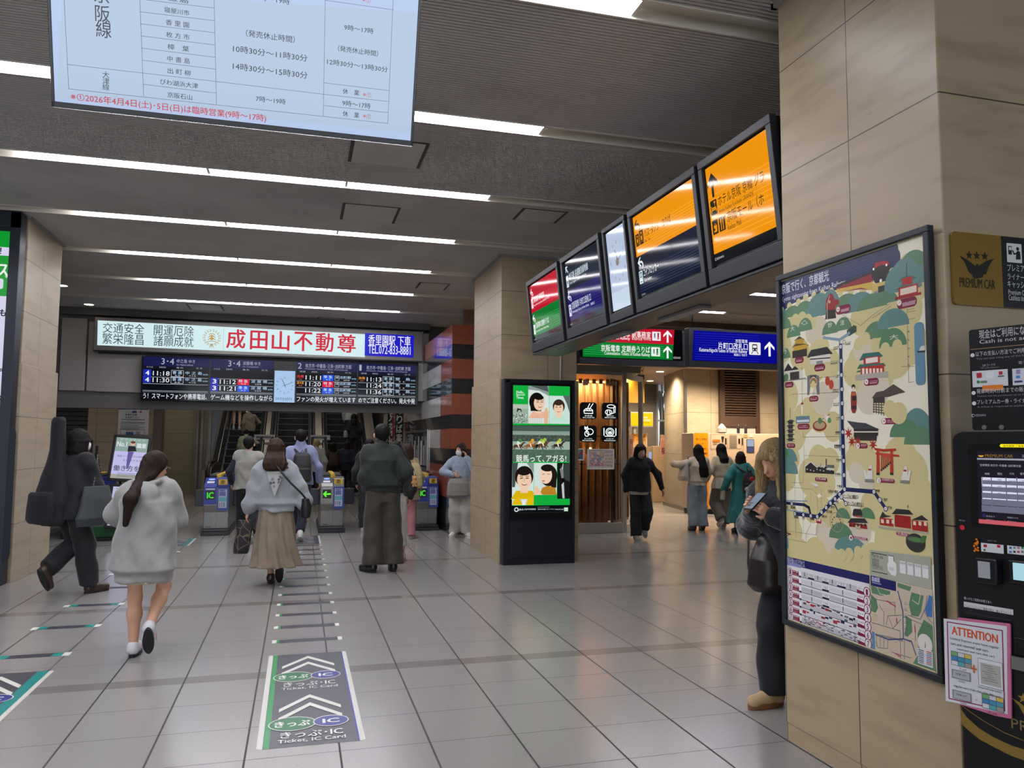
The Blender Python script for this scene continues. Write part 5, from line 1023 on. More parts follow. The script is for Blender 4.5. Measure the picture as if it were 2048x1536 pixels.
# =================== PREMIUM CAR SIGN AND TICKET MACHINE ===================
e=empty('wall_sign',(2.95,2.6,2.2),0,'gold and black wall sign with an eagle emblem above the ticket machine','wall sign')
a=PY(1903,462,2.585); b_=PY(1905,608,2.585); x0=a.x; z1_=a.z; z0_=b_.z; xm=PY(2002,480,2.585).x
M=frame((x0,2.597,z0_),(1,0,0),(0,0,1)); MB().prism(rbox(.8,z1_-z0_,.02),0,.012,M).build('sign_plate',pm('sign_gold','#8a6c2c',.3,.35),e,world=True)
A=Art((0,2.597-.0125,0),(1,0,0),(0,0,1),0,.3,.0003).crop(1860,440,188/688)
A.px=False; A.rect((xm,z0_+.001),(x0+.798,z1_-.001),'#15161b'); A.px=True
for x in (286,342,400): A.star((x,258+ (x-286)*.06),.020,'#17150f')
A.poly([(216,262),(268,288),(318,326),(336,340),(336,326),(346,322),(354,328),(352,342),(370,326),(412,300),(468,282),(440,318),(425,350),(410,395),(385,404),(388,418),(360,426),(330,428),(308,416),(316,404),(288,385),(270,350),(262,320)],'#17150f')
A.text('PREMIUM CAR',(218,490),(474,440),'#1e1a10',-.0)
A.rect((556,168),(672,318),'#d9d9d6',.004).disc((638,212),.008,'#17181c').poly([(625,290),(628,236),(640,224),(656,236),(660,290)],'#17181c').line([(602,226),(612,250),(630,246)],.006,'#17181c').rect((568,190),(596,255),'#17181c').rect((573,198),(592,222),'#d9d9d6')
for s,y,w in (('プレミアムカー券',376,250),('ライナー券',436,156),('キャッシュレス',494,218)): A.text(s,(562,y),(562+w,y-33),'#d4d4d0')
A.text('Premium Car ticket',(568,545),(770,524),'#d4d4d0').text('Cashless ticket machine',(570,588),(800,564),'#d4d4d0'); A.build('sign_face',e)
MO=Vector((2.43,2.44,0)); MU=Vector((.328,-.9447,0)).normalized(); MN=MU.cross(Vector((0,0,1)))  # outward normal
Mm=frame(MO,MU,(0,0,1))
e=empty('ticket_machine',MO,0,'black limited express ticket machine with lit screen at the right edge of the photo','ticket machine')
M_mb=pm('machine_black','#141519',.32,.2)
MB().prism(rbox(.95,1.655,.035),-.34,0,Mm@Matrix(((1,0,0,.02),(0,1,0,0),(0,0,1,0),(0,0,0,1)))).build('machine_body',M_mb,e,world=True,bev=.006)
MB().prism([(x+.085,y+1.66) for x,y in rbox(.7,.385,.01)],-.05,-.02,Mm).build('header_panel',M_mb,e,world=True)
MB().tube([Mm@Vector((.13,1.67,-.018)),Mm@Vector((.13,1.67,-.012))],.009,10).tube([Mm@Vector((.19,1.67,-.018)),Mm@Vector((.19,1.67,-.012))],.009,10).build('rivet',M_steel,e,world=True)
A=Art(MO-MN*.0+MN*(-.0185),MU,(0,0,1),0,.35,.0003).crop(1860,440,188/688); t_='#c8c8ca'
A.text('現金はご利用になれません',(360,870),(1000,760),t_,.012) if 0 else None
def mt(s,x0,y0,x1,hh,c=t_,b=.0):   # text laid along the machine plane from two pixels on its baseline
    p,q=A.loc((x0,y0)),A.loc((x1,y0)); pp=A.px; A.px=False; A.text(s,p,(q[0],p[1]+hh),c,b); A.px=pp
mt('現金はご利用になれません',360,872,880,0.0343,t_,.01); mt('Cash is not accepted',364,916,880,0.0198,t_,.006)
p=A.loc((296,950)); A.px=False; A.rect(p,(p[0]+.6,p[1]+.002),'#a8855c'); A.px=True
for x,y in ((312,990),(320,1266),(324,1342)): A.disc((x,y),.0075,'#d8d8d8')
mt('以下の支払い方法でご利用いただけます',336,1000,900,0.0185); mt('You can pay using any of the following methods',340,1028,900,0.0092,'#8d8d90'); mt('QRコード®',386,1076,480,0.0106,'#a9a9ac'); mt('QR code payment',372,1092,506,0.0066,'#8d8d90'); mt('電子マネー',650,1056,800,0.0106,'#a9a9ac')
def prect(x0,y0,x1,y1,c,r=0,e_=None):
    p,q=A.loc((x0,y0)),A.loc((x1,y1)); A.px=False; A.rect((p[0],p[1]),(q[0],q[1]),c,r,e_); A.px=True
prect(310,1108,575,1212,'#cfd2d8'); prect(603,1090,900,1196,'#cfd2d8'); prect(342,1120,382,1155,'#b01c2c',.003); prect(412,1112,470,1158,'#dcdde2'); prect(505,1108,534,1132,'#b32038',.003); prect(500,1140,545,1147,'#555'); A.disc((356,1186),.006,'#2b7a3c'); prect(372,1178,420,1192,'#5d7a62'); prect(632,1096,664,1126,'#8c84b8'); prect(632,1140,662,1158,'#2b8ad0'); prect(620,1178,680,1188,'#23306a')
prect(386,1212,540,1244,'#d97818'); mt('発車時刻4分前までの販売となります',345,1272,900,0.0185); mt('Tickets can be purchased up to four minutes before',347,1300,900,0.0079,'#8d8d90'); mt('プレミアムカー券・ライナー券のほかに',348,1350,900,0.0172); mt('A ticket is required in addition to a premium',350,1378,900,0.0079,'#8d8d90'); mt('KEIHAN',330,1438,412,0.0086,'#a9a9ac'); A.ring(A.c and (320,1432),.006,.002,'#c8c8ca',a0=60,a1=300)
A.build('header_print',e)
# screen and controls on the machine front
A=Art(MO+MN*.0005,MU,(0,0,1),0,.2,.0003).crop(1860,840,188/802)
prect(325,205,1400,1000,'#0b0c10'); prect(400,268,1300,905,'#181522',0,.9)
A.disc((435,302),.010,'#c89a30',.006,12,180,360,e=1); mt('PREMIUM CAR',470,318,708,.012,'#b08428'); mt('2026/03/30 11:10',785,318,1100,.009,'#c9ccd6'); prect(402,338,1300,341,'#c9ccd6'); prect(595,205,1200,238,'#e8d414',.006,1); mt('発売期間 ご乗車',625,232,800,.009,'#3a3410')
mt('空席情報 枚方市･中書島･出町柳方面',428,394,776,.009,'#d6d8e0')
for s,x in (('時間',468),('種別',575),('行先',680),('番号',770)): mt(s,x,468,x+40,.008,'#d6d8e0')
prect(440,488,1300,772,'#d3d4ec',0,.9)
for i,tm in enumerate(('11:20','11:31','11:43','11:51','12:07')):
    y=530+i*58.5; A.px=True
    mt(tm,468,y+4-10,515,.009,'#3a3c50'); mt('特急',578,y-12,612,.007,'#3a3c50'); prect(542,y+2,566,y+12,'#2b2c34'); mt('プレミアムカー',570,y+12,655,.004,'#555'); mt('出町柳',675,y+2,730,.008,'#3a3c50'); mt(('1102','1132','1104','1164','1084')[i],768,y-2,830,.008,'#3a3c50'); prect(445,y-40,452,y+6,'#8c2a3a'); prect(445,y+16,1300,y+18,'#8a8ca0')
for x in (530,655,748): prect(x,490,x+2,770,'#8a8ca0')
mt('空席あり',482,826,555,.006,'#c9ccd6'); mt('設定なし',482,858,556,.006,'#c9ccd6'); mt('残席わずか',662,838,756,.006,'#c9ccd6'); mt('発売中止',662,872,740,.006,'#c9ccd6'); A.ring((464,814),.004,.001,'#5a5af0'); prect(640,848,646,872,'#c03030'); prect(420,880,1300,915,'#c65a64',0,.8)
A.disc((278,917),.0095,'#c9303c'); mt('呼出',252,862,300,.006,'#a9a9ac')
prect(375,1000,425,1134,'#1a1512',.004); 
for k in range(14): A.disc((380+rng.random()*40,1010+rng.random()*115),.004,'#e07818',n=6)
mt('QRコード®',495,1034,570,.006,'#a9a9ac'); prect(438,1046,634,1142,'#d5d7da'); prect(662,1068,900,1164,'#d5d7da'); prect(460,1060,490,1086,'#b01c2c',.002); prect(575,1064,605,1090,'#b32038',.002); A.disc((470,1108),.004,'#2b7a3c')
for k in range(8): prect(680+(k%4)*34,1080+(k//4)*34,702+(k%4)*34,1100+(k//4)*34,['#3a64b0','#888','#b06a8c','#2b8a50','#3a8ad0','#444','#c04a6a','#777'][k])
mt('車いすをご利用のお客さまへ',295,1530,530,.011); A.build('control_print',e); A=Art(MO+MN*.0005,MU,(0,0,1),0,.2,.0003).crop(1860,840,188/802); prect(288,1548,712,1665,'#c9cbca')
A.crop(1860,1180,188/811); mt('プレミアムカーにご乗車の際は、車いすスペース',300,150,700,.012,'#33343a'); mt('付近の席(1A･2B)が便利です。',302,178,560,.012,'#33343a'); mt('If you are using the Premium Car, the seats near the wheelchair',304,200,700,.006,'#55565c')
o=A.build('wheelchair_notice',e)
A=Art(MO+MN*.001,MU,(0,0,1),0,.3,.0003)
m=MB(); 
def pbox(x0,y0,x1,y1,d0,d1): 
    p,q=A.loc((x0,y0)),A.loc((x1,y1)); m.box(min(p[0],q[0]),min(p[1],q[1]),d0,max(p[0],q[0]),max(p[1],q[1]),d1,Mm)
A.crop(1860,840,188/802); pbox(436,1160,625,1405,0,.05); m.build('code_reader',M_bez,e,world=True,bev=.006)
m=MB(); pbox(462,1192,570,1345,.05,.052); m.build('reader_window',pm('reader_glass','#9fa3a6',.15),e,world=True)
m=MB(); pbox(690,1185,1100,1440,0,.03); m.build('card_display',M_bez,e,world=True,bev=.005)
m=MB(); pbox(738,1210,1080,1400,.03,.032); m.build('card_display_screen',em('cyan_screen','#a8d8e4',.8,False),e,world=True)
A.crop(1860,1180,188/811)
m=MB(); pbox(720,400,1300,670,0,.006); m.build('ticket_slot',pm('slot_black','#090a0c',.2,.2),e,world=True,bev=.004)
m=MB(); pbox(722,672,1300,682,.006,.02); m.build('slot_lip',M_steel,e,world=True)
# gold sweep and emblem on the lower front
A=Art(MO+MN*.0008,MU,(0,0,1),0,.3,.0003); A.px=False
A.crop(1860,1180,188/811); gpts=[]; 
g1=[(262,1020),(320,1100),(420,1190),(540,1265),(700,1340),(811,1375),(1100,1440)]; g2=[(1100,1570),(811,1470),(700,1430),(560,1360),(430,1290),(330,1210),(268,1150)]
A.poly(g1+g2,'#7d6528'); h1=[(262,985),(360,1060),(480,1140),(640,1230),(811,1300),(1100,1380)]; A.line(h1,.003,'#7d6528')
A.poly([(700,925),(760,960),(811,1000),(900,1010),(1100,960),(1000,1080),(900,1120),(811,1075),(770,1000)],'#8a6e2e'); A.star((806,935),.02,'#8a6e2e')
(px_,pz_)=A.loc((705,1190)); A.px=False; A.text('PREMIUM CAR',(px_,pz_),(px_+.34,pz_+.036),'#7f6c44'); A.build('gold_emblem',e)
# attention leaflet in a pink clear sleeve
e=empty('attention_leaflet',MO+MN*.02,0,'white ATTENTION leaflet in a pink sleeve hung on the ticket machine','leaflet')
A=Art(MO+MN*.016,MU,(0,0,1),0,.25,.0003).crop(1860,1180,188/811)
A.poly([(240,235),(690,290),(702,1112),(560,1085),(255,985),(150,955)],'#c06a8e'); A.z+=.002
A.poly([(118,245),(664,312),(670,1072),(136,955)],'#cdced4')
for P in ([(150,275),(625,350),(645,1042),(166,935),(150,275)],): A.line(P,.004,'#8c2458')
def rt(s,x0,y0,x1,y1,c,b=.01):  # slightly sloping line of text: split by character cells
    n=len(s)
    A.text(s,(x0,max(y0,y1)),(x1,min(y0,y1)),c,b)
p=A.loc((190,345)); q=A.loc((580,300)); A.px=False
uu=lambda x:p[0]+(q[0]-p[0])*x; Tz=lambda k:p[1]+k*.84
A.text('ATTENTION',(uu(0),Tz(-.018)),(uu(1),Tz(.018)),'#c8501c',.05)
A.text('Limited Express trains have regular',(uu(-.04),Tz(-.045)),(uu(1.02),Tz(-.032)),'#26262c',.02); A.text('cars and reserved seat cars.',(uu(-.04),Tz(-.065)),(uu(.8),Tz(-.053)),'#26262c',.02); A.text('reserved seat cars (6th car)',(uu(.1),Tz(-.085)),(uu(.92),Tz(-.074)),'#26262c',.02)
def cards(x,y):
    A.rect((uu(x),Tz(y-.062)),(uu(x+.46),Tz(y)),'#55565c'); 
    cc=['#6f9f6a','#c4c0c8','#c9b04c','#3c7ab0','#3a8aa8','#4c94ac','#c9cbce','#4fa0a0','#94908a']
    for k in range(9): A.rect((uu(x+.012+.15*(k%3)),Tz(y-.0195-.0202*(k//3))),(uu(x+.15+.15*(k%3)),Tz(y-.002-.0202*(k//3))),cc[k])
cards(-.04,-.092); A.rect((uu(.56),Tz(-.215)),(uu(1.08),Tz(-.098)),'#3c3d42').rect((uu(.567),Tz(-.2135)),(uu(1.073),Tz(-.0995)),'#d2d3d6').rect((uu(.61),Tz(-.205)),(uu(1.04),Tz(-.115)),'#a9a6a2')
for k in range(8): A.rect((uu(.65+.05*(k%3)),Tz(-.125-.009*k)),(uu(.85+.04*(k%4)),Tz(-.123-.009*k)),'#66655f')
A.line([(uu(.42),Tz(-.15)),(uu(.52),Tz(-.15))],.006,'#c8602c').line([(uu(.47),Tz(-.135)),(uu(.47),Tz(-.165))],.006,'#c8602c')
def tick(x,y): A.rect((uu(x),Tz(y-.038)),(uu(x+.42),Tz(y)),'#6a6b70').rect((uu(x+.02),Tz(y-.035)),(uu(x+.40),Tz(y-.003)),'#a6a7aa').text('京橋 ▶ 450円',(uu(x+.08),Tz(y-.022)),(uu(x+.32),Tz(y-.012)),'#3c3d42')
tick(-.03,-.172); tick(-.03,-.262); cards(.62,-.245); A.text('IC card',(uu(.15),Tz(-.168)),(uu(.3),Tz(-.158)),'#333').text('ticket',(uu(.12),Tz(-.222)),(uu(.26),Tz(-.213)),'#333').text('(reserved seat ticket)',(uu(.55),Tz(-.228)),(uu(1.05),Tz(-.218)),'#26262c',.015).text('regular cars (1th~5th･7th･8th car)',(uu(.0),Tz(-.250)),(uu(1.02),Tz(-.238)),'#26262c',.02).text('or',(uu(.48),Tz(-.285)),(uu(.53),Tz(-.278)),'#b33').text('ticket',(uu(.14),Tz(-.315)),(uu(.28),Tz(-.305)),'#333').text('IC card',(uu(.76),Tz(-.325)),(uu(.92),Tz(-.314)),'#333')
A.build('leaflet_print',e)
Ml=frame(MO+MN*.004,MU,(0,0,1)); P0=A.Mi@(MO); 
A.px=True; q=[A.loc(p) for p in ((150,250),(690,300),(700,1105),(160,960))]; m=MB(); m.prism([q[3],q[2],q[1],q[0]],0.002,.0115,Ml); m.build('clear_sleeve',pm('pink_sleeve','#b8668c',.2,0),e,world=True)
# =================== FLOOR MARKINGS ===================
def mark(name,lab,cat,group=None):
    A=Art((0,0,.0008),(1,0,0),(0,1,0),0,.38,.0002); return A
pts=[PZ(*p) for p in ((537,1312),(693,1302),(729,1480),(513,1501))]
MX0=(pts[0].x+pts[3].x)/2; MX1=(pts[1].x+pts[2].x)/2; MY1=(pts[0].y+pts[1].y)/2; MY0=(pts[2].y+pts[3].y)/2
def guide_mat(x0,x1,y0,y1,edge_l,edge_r,lab,n=2):
    A=Art((0,0,.0006),(1,0,0),(0,1,0),0,.3,.0002); A.px=False; W=x1-x0; H=y1-y0; f=lambda u:x0+W*u; g=lambda v:y0+H*v
    A.rect((f(0),g(0)),(f(1),g(1)),'#c9c8c0',.02).rect((f(.055),g(0)),(f(.945),g(1)),'#43434c').rect((f(.06),g(0)),(f(.115),g(1)),edge_l).rect((f(.93),g(0)),(f(.948),g(1)),edge_r)
    if edge_r=='#12807c': A.rect((f(.83),g(0)),(f(.945),g(1)),edge_r)
    for k in range(n):
        o=1-.5*k if n==2 else 1; cxm=.5
        for d in (0,.085):
            v=o-.03-d; th_=.032; A.poly([(f(.18),g(v-.14)),(f(.5),g(v-.01)),(f(.82),g(v-.14)),(f(.82),g(v-.14-th_)),(f(.5),g(v-.01-th_)),(f(.18),g(v-.14-th_))],'#d3d2ca')
        v=o-.315; A.disc((f(.32),g(v)),W*.235,'#d3d2ca',H*.062).disc((f(.32),g(v)),W*.225,'#17693e',H*.057).disc((f(.70),g(v)),W*.178,'#d3d2ca',H*.05).disc((f(.70),g(v)),W*.168,'#2a3585',H*.045)
        A.text('きっぷ',(f(.15),g(v-.024)),(f(.49),g(v+.024)),'#dcdcd6',.03).text('IC',(f(.62),g(v-.018)),(f(.78),g(v+.018)),'#dcdcd6',.04)
        A.text('きっぷ･IC',(f(.21),g(o-.435)),(f(.80),g(o-.385)),'#dcdcd6',.02).text('Ticket, IC Card',(f(.19),g(o-.475)),(f(.82),g(o-.445)),'#dcdcd6',.012)
    o=A.build('floor_guide_mat'); return tag(o,lab,'floor sticker','ticket gate guide mats on the floor')
guide_mat(MX0,MX1,MY0,MY1,'#1a8a48','#2a3a98','large printed guide mat with chevrons in the centre foreground')
# second lane on the left (teal), only its corner is in view
q=[PZ(*p) for p in ((88,1341),(109,1341),(0,1441))]
LXR=q[1].x; LYT=q[1].y; wm=MX1-MX0
guide_mat(LXR-wm*1.06,LXR,LYT-(MY1-MY0),LYT,'#12807c','#12807c','teal edged guide mat cut off by the left edge of the photo')
g2y0=PZ(630,1088).y; g2y1=PZ(630,1072).y
guide_mat(MX0+.0,PZ(641,1080).x,g2y0,g2y1+.05,'#1a8a48','#2a3a98','far guide mat right in front of the middle ticket gate')
qf=PZ(392,1078); guide_mat(qf.x-wm*1.06,qf.x,PZ(375,1092).y,qf.y+.1,'#12807c','#12807c','far teal edged guide mat beyond the grey hoodie')
# dash stickers leading to the gates
ys=[]; 
rowsC=[(1285,1280),(1258,1252),(1235,1229),(1212,1206)]
def dash(x0,x1,y,c,lab,grp,teal=False,d=.10):
    A=Art((0,0,.0006),(1,0,0),(0,1,0),0,.4,.0002); A.px=False
    A.rect((x0,y-d/2),(x1,y+d/2),'#cfcec6',.008); 
    if teal: A.rect((x0+.05,y-d/2),(x1-.05,y+d/2),'#12807c').rect((x0+.12,y-d/2),(x1-.12,y+d/2),'#33323c')
    else: A.rect((x0+.035,y-d/2),(x1-.035,y+d/2),'#33323c').rect((x0+.035,y-d/2),(x0+.055,y+d/2),'#1a8a48')
    o=A.build('floor_dash'); return tag(o,lab,'floor sticker',grp)
yc=PZ(612,1281).y; st=(PZ(600,1147).y-yc)/7.0
xa=PZ(544,1284).x; xb=PZ(684,1276).x
cy=[PZ(u,v).y for u,v in ((614,1280),(612,1254),(612,1231),(611,1209),(612,1188))]
stp=(cy[-1]-cy[0])/4
yk=cy[0]; k=0
nm=['first','second','third','fourth','fifth','sixth','seventh','eighth','ninth','tenth','eleventh','twelfth','thirteenth','fourteenth','fifteenth','sixteenth','seventeenth','eighteenth','nineteenth','twentieth']
while yk<g2y0-.15 and k<20:
    dash(xa,xb,yk,0,'%s dash sticker from the front in the centre lane'%nm[k],'dash stickers of the centre lane'); yk+=stp; k+=1
q=[PZ(u,v) for u,v in ((143,1307),(203,1251),(250,1208))]; sx=(PZ(280,1207).x,PZ(0,0))
xr=PZ(141,1308).x; xl=PZ(63,1258).x; 
ly=[PZ(u,v).y for u,v in ((100,1310),(150,1254),(190,1210),(225,1182))]
sty=(ly[2]-ly[0])/2; yk=ly[0]; k=0
while yk<13.0 and k<20:
    dash(xl,xr,yk,0,'%s teal tipped dash sticker from the front in the left lane'%nm[k],'dash stickers of the left lane',True,.10); yk+=sty; k+=1
# =================== TICKET GATES ===================
M_gb=pm('gate_blue','#24348c',.35,.1); M_gs=pm('gate_steel','#8c8a88',.3,.85,.08,4); M_gk=pm('gate_black','#1b1c20',.35,.1)
def gate(x0,lab,lit,w=.40,L=1.75,y0=14.0,blue_top=True):
    e=empty('ticket_gate',(x0+w/2,y0,0),0,lab,'ticket gate','ticket gates in front of the escalators')
    MB().box(x0-.03,y0-.03,0,x0+w+.03,y0+L+.03,.06).box(x0-.015,y0-.015,.06,x0+w+.015,y0+L+.015,.10).build('base_plinth',M_gk,e,world=True,bev=.008)
    # body side outline leans forward like the real cabinets
    Mx=Matrix(((0,0,1,0),(1,0,0,0),(0,1,0,0),(0,0,0,1)))
    prof=[(y0+.10,.10),(y0+L-.1,.10),(y0+L-.02,.45),(y0+L,.80),(y0,.80),(y0+.02,.50),(y0+.08,.38)]
    MB().prism(prof,x0,x0+w,Mx).build('cabinet',M_gs,e,world=True,bev=.01)
    h=w*.52
    m=MB(); 
    m.prism([(y0,.80),(y0+L,.80),(y0+L,.90),(y0+.28,.96),(y0+.02,.86)],x0,x0+h,Mx); m.build('reader_head',M_gb if blue_top else M_gs,e,world=True,bev=.008)
    m=MB(); m.prism([(y0+.02,.80),(y0+L,.80),(y0+L,.93),(y0+.3,.97),(y0+.02,.95)],x0+h,x0+w,Mx); m.build('side_head',M_gb if blue_top else M_gs,e,world=True,bev=.008)
    m=MB(); m.box(x0+h-.035,y0+.25,.9,x0+h+.045,y0+L-.1,1.02); m.build('yellow_ridge',pm('gate_yellow','#c9a62c',.4,.1),e,world=True,bev=.01)
    m=MB(); m.box(x0+.02,y0+.6,.95,x0+w-.02,y0+L-.1,1.0); m.build('black_cover',M_gk,e,world=True,bev=.015)
    A=Art((x0,y0-.001,0),(1,0,0),(0,0,1),0,.3,.0006); A.px=False
    A.rect((0,.52),(h,.80),'#24348c' if blue_top else '#8f8d8a').rect((h+.01,.42),(w,.80),'#24408c')
    A.rect((.03,.60),(h-.03,.75),'#0d120e')
    if lit=='IC': A.text('IC',(.055,.625),(h-.055,.725),'#3ecf2a',.04,e=.9)
    else: arrow(A,(h/2,.675),.10,'up','#5fe02a',.9) if 0 else A.poly([(.035,.675),(.085,.73),(.105,.715),(.085,.69),(.17,.69),(.17,.66),(.085,.66),(.105,.635),(.085,.62)],'#5fe02a',.95)
    A.rect((h+.03,.46),(w-.03,.775),'#a9b0c4').rect((h+.04,.66),(w-.05,.77),'#5a5f9a').rect((h+.035,.57),(w-.035,.64),'#5aa3ac').text('ICカード専用',(h+.04,.73),(w-.045,.75),'#c9cce0')
    for k in range(9): A.rect((h+.04+.035*(k%3),.48+.025*(k//3)),(h+.06+.035*(k%3),.497+.025*(k//3)),['#b05a5a','#5a7ab0','#444a50'][k%3])
    A.rect((.05,.14),(.13,.15),'#2a2a2c').rect((h,.10),(h+.004,.80),'#5c5a58').rect((.03,.765),(h-.03,.79),'#b9bcc4')
    A.build('front_print',e)
    # sloping reader: bright card pad
    M2=frame((x0,y0+.02,.862),(1,0,0),(0,.93,.36)); A=Art(M2.translation,(1,0,0),(0,.932,.36),0,.25,.0012); A.px=False
    A.rect((.02,.01),(h-.02,.24),'#1c2a78' if blue_top else '#3a3c42').disc((h/2,.19),.055,'#7f9cff',.035,e=1.3).rect((.04,.03),(h-.05,.11),'#c9ccd6')
    A.build('card_pad',e)
    A=Art((x0+h,y0-.0,.80),(1,0,0),(0,0,1),0,.3,.001); A.px=False; A.rect((.02,.05),(w-h-.03,.14),'#d1a81c').text('走',(.05,.06),(.13,.13),'#2a2410',.05); A.build('warning_label',e)
    for k,yy in ((0,y0+.9),(1,y0+.94)): 
        s=-1 if k==0 else 1; xx=x0 if s<0 else x0+w
        
        if xx+s*.24>2.5: continue
        MB().box(min(xx,xx+s*.24),yy,.42,max(xx,xx+s*.24),yy+.03,.72).build('flap',pm('flap_dark','#2c2b33',.3,.1),e,world=True,bev=.01)
    return e
gate(-1.52,'blue topped ticket gate with green IC sign, left of the centre','IC')
gate(.40,'steel ticket gate showing a green arrow in the centre','arrow',blue_top=False)
gate(2.10,'ticket gate with green IC sign beside the striped granite wall','IC',w=.38)
gate(-3.62,'half hidden ticket gate behind the sign stand on the left','IC')
# =================== DIGITAL SIGN STAND ===================
e=empty('sign_stand',(-2.95,13.85,0),0,'two storey lit sign stand between the guitar carrier and the grey hoodie','sign stand')
SYY=13.8
def tilt_frame(p00,p10,p01,yb,yt,nm,art):
    a=PY(*p00,yb); b=PY(*p10,yb); c=PY(*p01,yt); U=(b-a).normalized(); V=(c-a); V=(V-U*V.dot(U)); h=V.length; V.normalize(); w=(b-a).length; M=frame(a,U,V)
    m=MB(); fr=.045
    for q in ((0,0,w,fr),(0,h-fr,w,h),(0,fr,fr,h-fr),(w-fr,fr,w,h-fr)): m.box(q[0],q[1],-.05,q[2],q[3],.01,M)
    m.build('stand_frame',M_gk,e,world=True,bev=.01); MB().box(fr,fr,-.04,w-fr,h-fr,-.002,M).build('light_panel',M_gk,e,world=True)
    A=Art(a,U,V,SCR,.2,.0006); A.px=False; art(A,fr,fr,w-fr,h-fr); A.build('lit_poster',e); return M,w,h
def art1(A,x0,y0,x1,y1):
    X=lambda u:x0+(x1-x0)*u; Y=lambda v:y0+(y1-y0)*v
    A.rect((x0,y0),(x1,y1),'#c3c1ee').rect((x0,Y(.66)),(x1,y1),'#8fa8a0').rect((x0,y0),(x1,Y(.1)),'#a9a89a')
    A.text('クライナイト',(X(.1),Y(.93)),(X(.9),Y(.98)),'#d5ded6').text('No.1',(X(.04),Y(.78)),(X(.35),Y(.9)),'#dfe6ee',.04).text('職業',(X(.66),Y(.76)),(X(.96),Y(.88)),'#dfe6ee',.03)
    A.disc((X(.53),Y(.86)),.035,'#e0b49c').disc((X(.53),Y(.895)),.036,'#6a4430',.022).poly([(X(.4),Y(.8)),(X(.62),Y(.8)),(X(.68),Y(.68)),(X(.4),Y(.66))],'#23242c').poly([(X(.42),Y(.66)),(X(.6),Y(.66)),(X(.56),Y(.5)),(X(.5),Y(.24)),(X(.44),Y(.24)),(X(.42),Y(.5))],'#6a5aa0')
    A.text('相談ワーク・Web登録',(X(.1),Y(.52)),(X(.92),Y(.57)),'#54566a').text('お仕事できる！',(X(.3),Y(.42)),(X(.92),Y(.47)),'#54566a').text('働き方を',(X(.05),Y(.18)),(X(.85),Y(.32)),'#3e4050',.02)
    for k in range(3): A.rect((X(.2),Y(.05+.035*k)),(X(.75),Y(.06+.035*k)),'#6a6c78')
def art2(A,x0,y0,x1,y1):
    X=lambda u:x0+(x1-x0)*u; Y=lambda v:y0+(y1-y0)*v
    A.rect((x0,y0),(x1,y1),'#b9bde6').rect((x0,y0),(x1,Y(.12)),'#c9cbd6').rect((X(.2),Y(.24)),(X(.3),Y(.3)),'#a07a80').text('おしごと',(X(.4),Y(.08)),(X(.6),Y(.11)),'#55565c')
    for k in range(3): A.disc((X(.2+.3*k),y1-.02),.05,'#8f9698',n=12,a0=180,a1=360)
tilt_frame((213,961),(290,965),(222,868),13.62,13.8,'upper',art1)
tilt_frame((207,1056),(286,1060),(211,966),13.5,13.6,'lower',art2)
MB().box(-3.30,13.62,0,-2.70,14.0,.05).build('stand_base',M_gk,e,world=True,bev=.01)
MB().box(-3.2,13.66,.05,-2.75,13.75,.22).build('green_foot_box',pm('green_box','#14582c',.4),e,world=True,bev=.01)
MB().tube([(-3.2,13.9,.05),(-3.15,13.88,1.5)],.02,8).build('stand_post',M_gk,e,world=True); MB().tube([(-2.8,13.9,.05),(-2.78,13.88,1.5)],.02,8).build('stand_post',M_gk,e,world=True)
# narrow framed banner behind the guitar carrier
a=PY(180,916,16.2); b_=PY(172,880,16.2); e=empty('standing_banner',(a.x,16.2,0),0,'narrow dark framed red and white banner behind the guitar carrier','banner')
MB().box(a.x-.02,16.2,0,a.x+.03,16.25,b_.z).box(a.x-.34,16.2,b_.z-.04,a.x-.02,16.25,b_.z).build('banner_post',M_gk,e,world=True)
A=Art((a.x-.32,16.22,0),(1,0,0),(0,0,1),0,.5); A.px=False; A.rect((0,.6),(.29,b_.z-.05),'#cfccc8').poly([(.12,b_.z-.05),(.29,b_.z-.05),(.29,b_.z-.3)],'#a82834').text('ご案内',(.03,1.0),(.26,1.12),'#444',.02); A.build('banner_print',e)
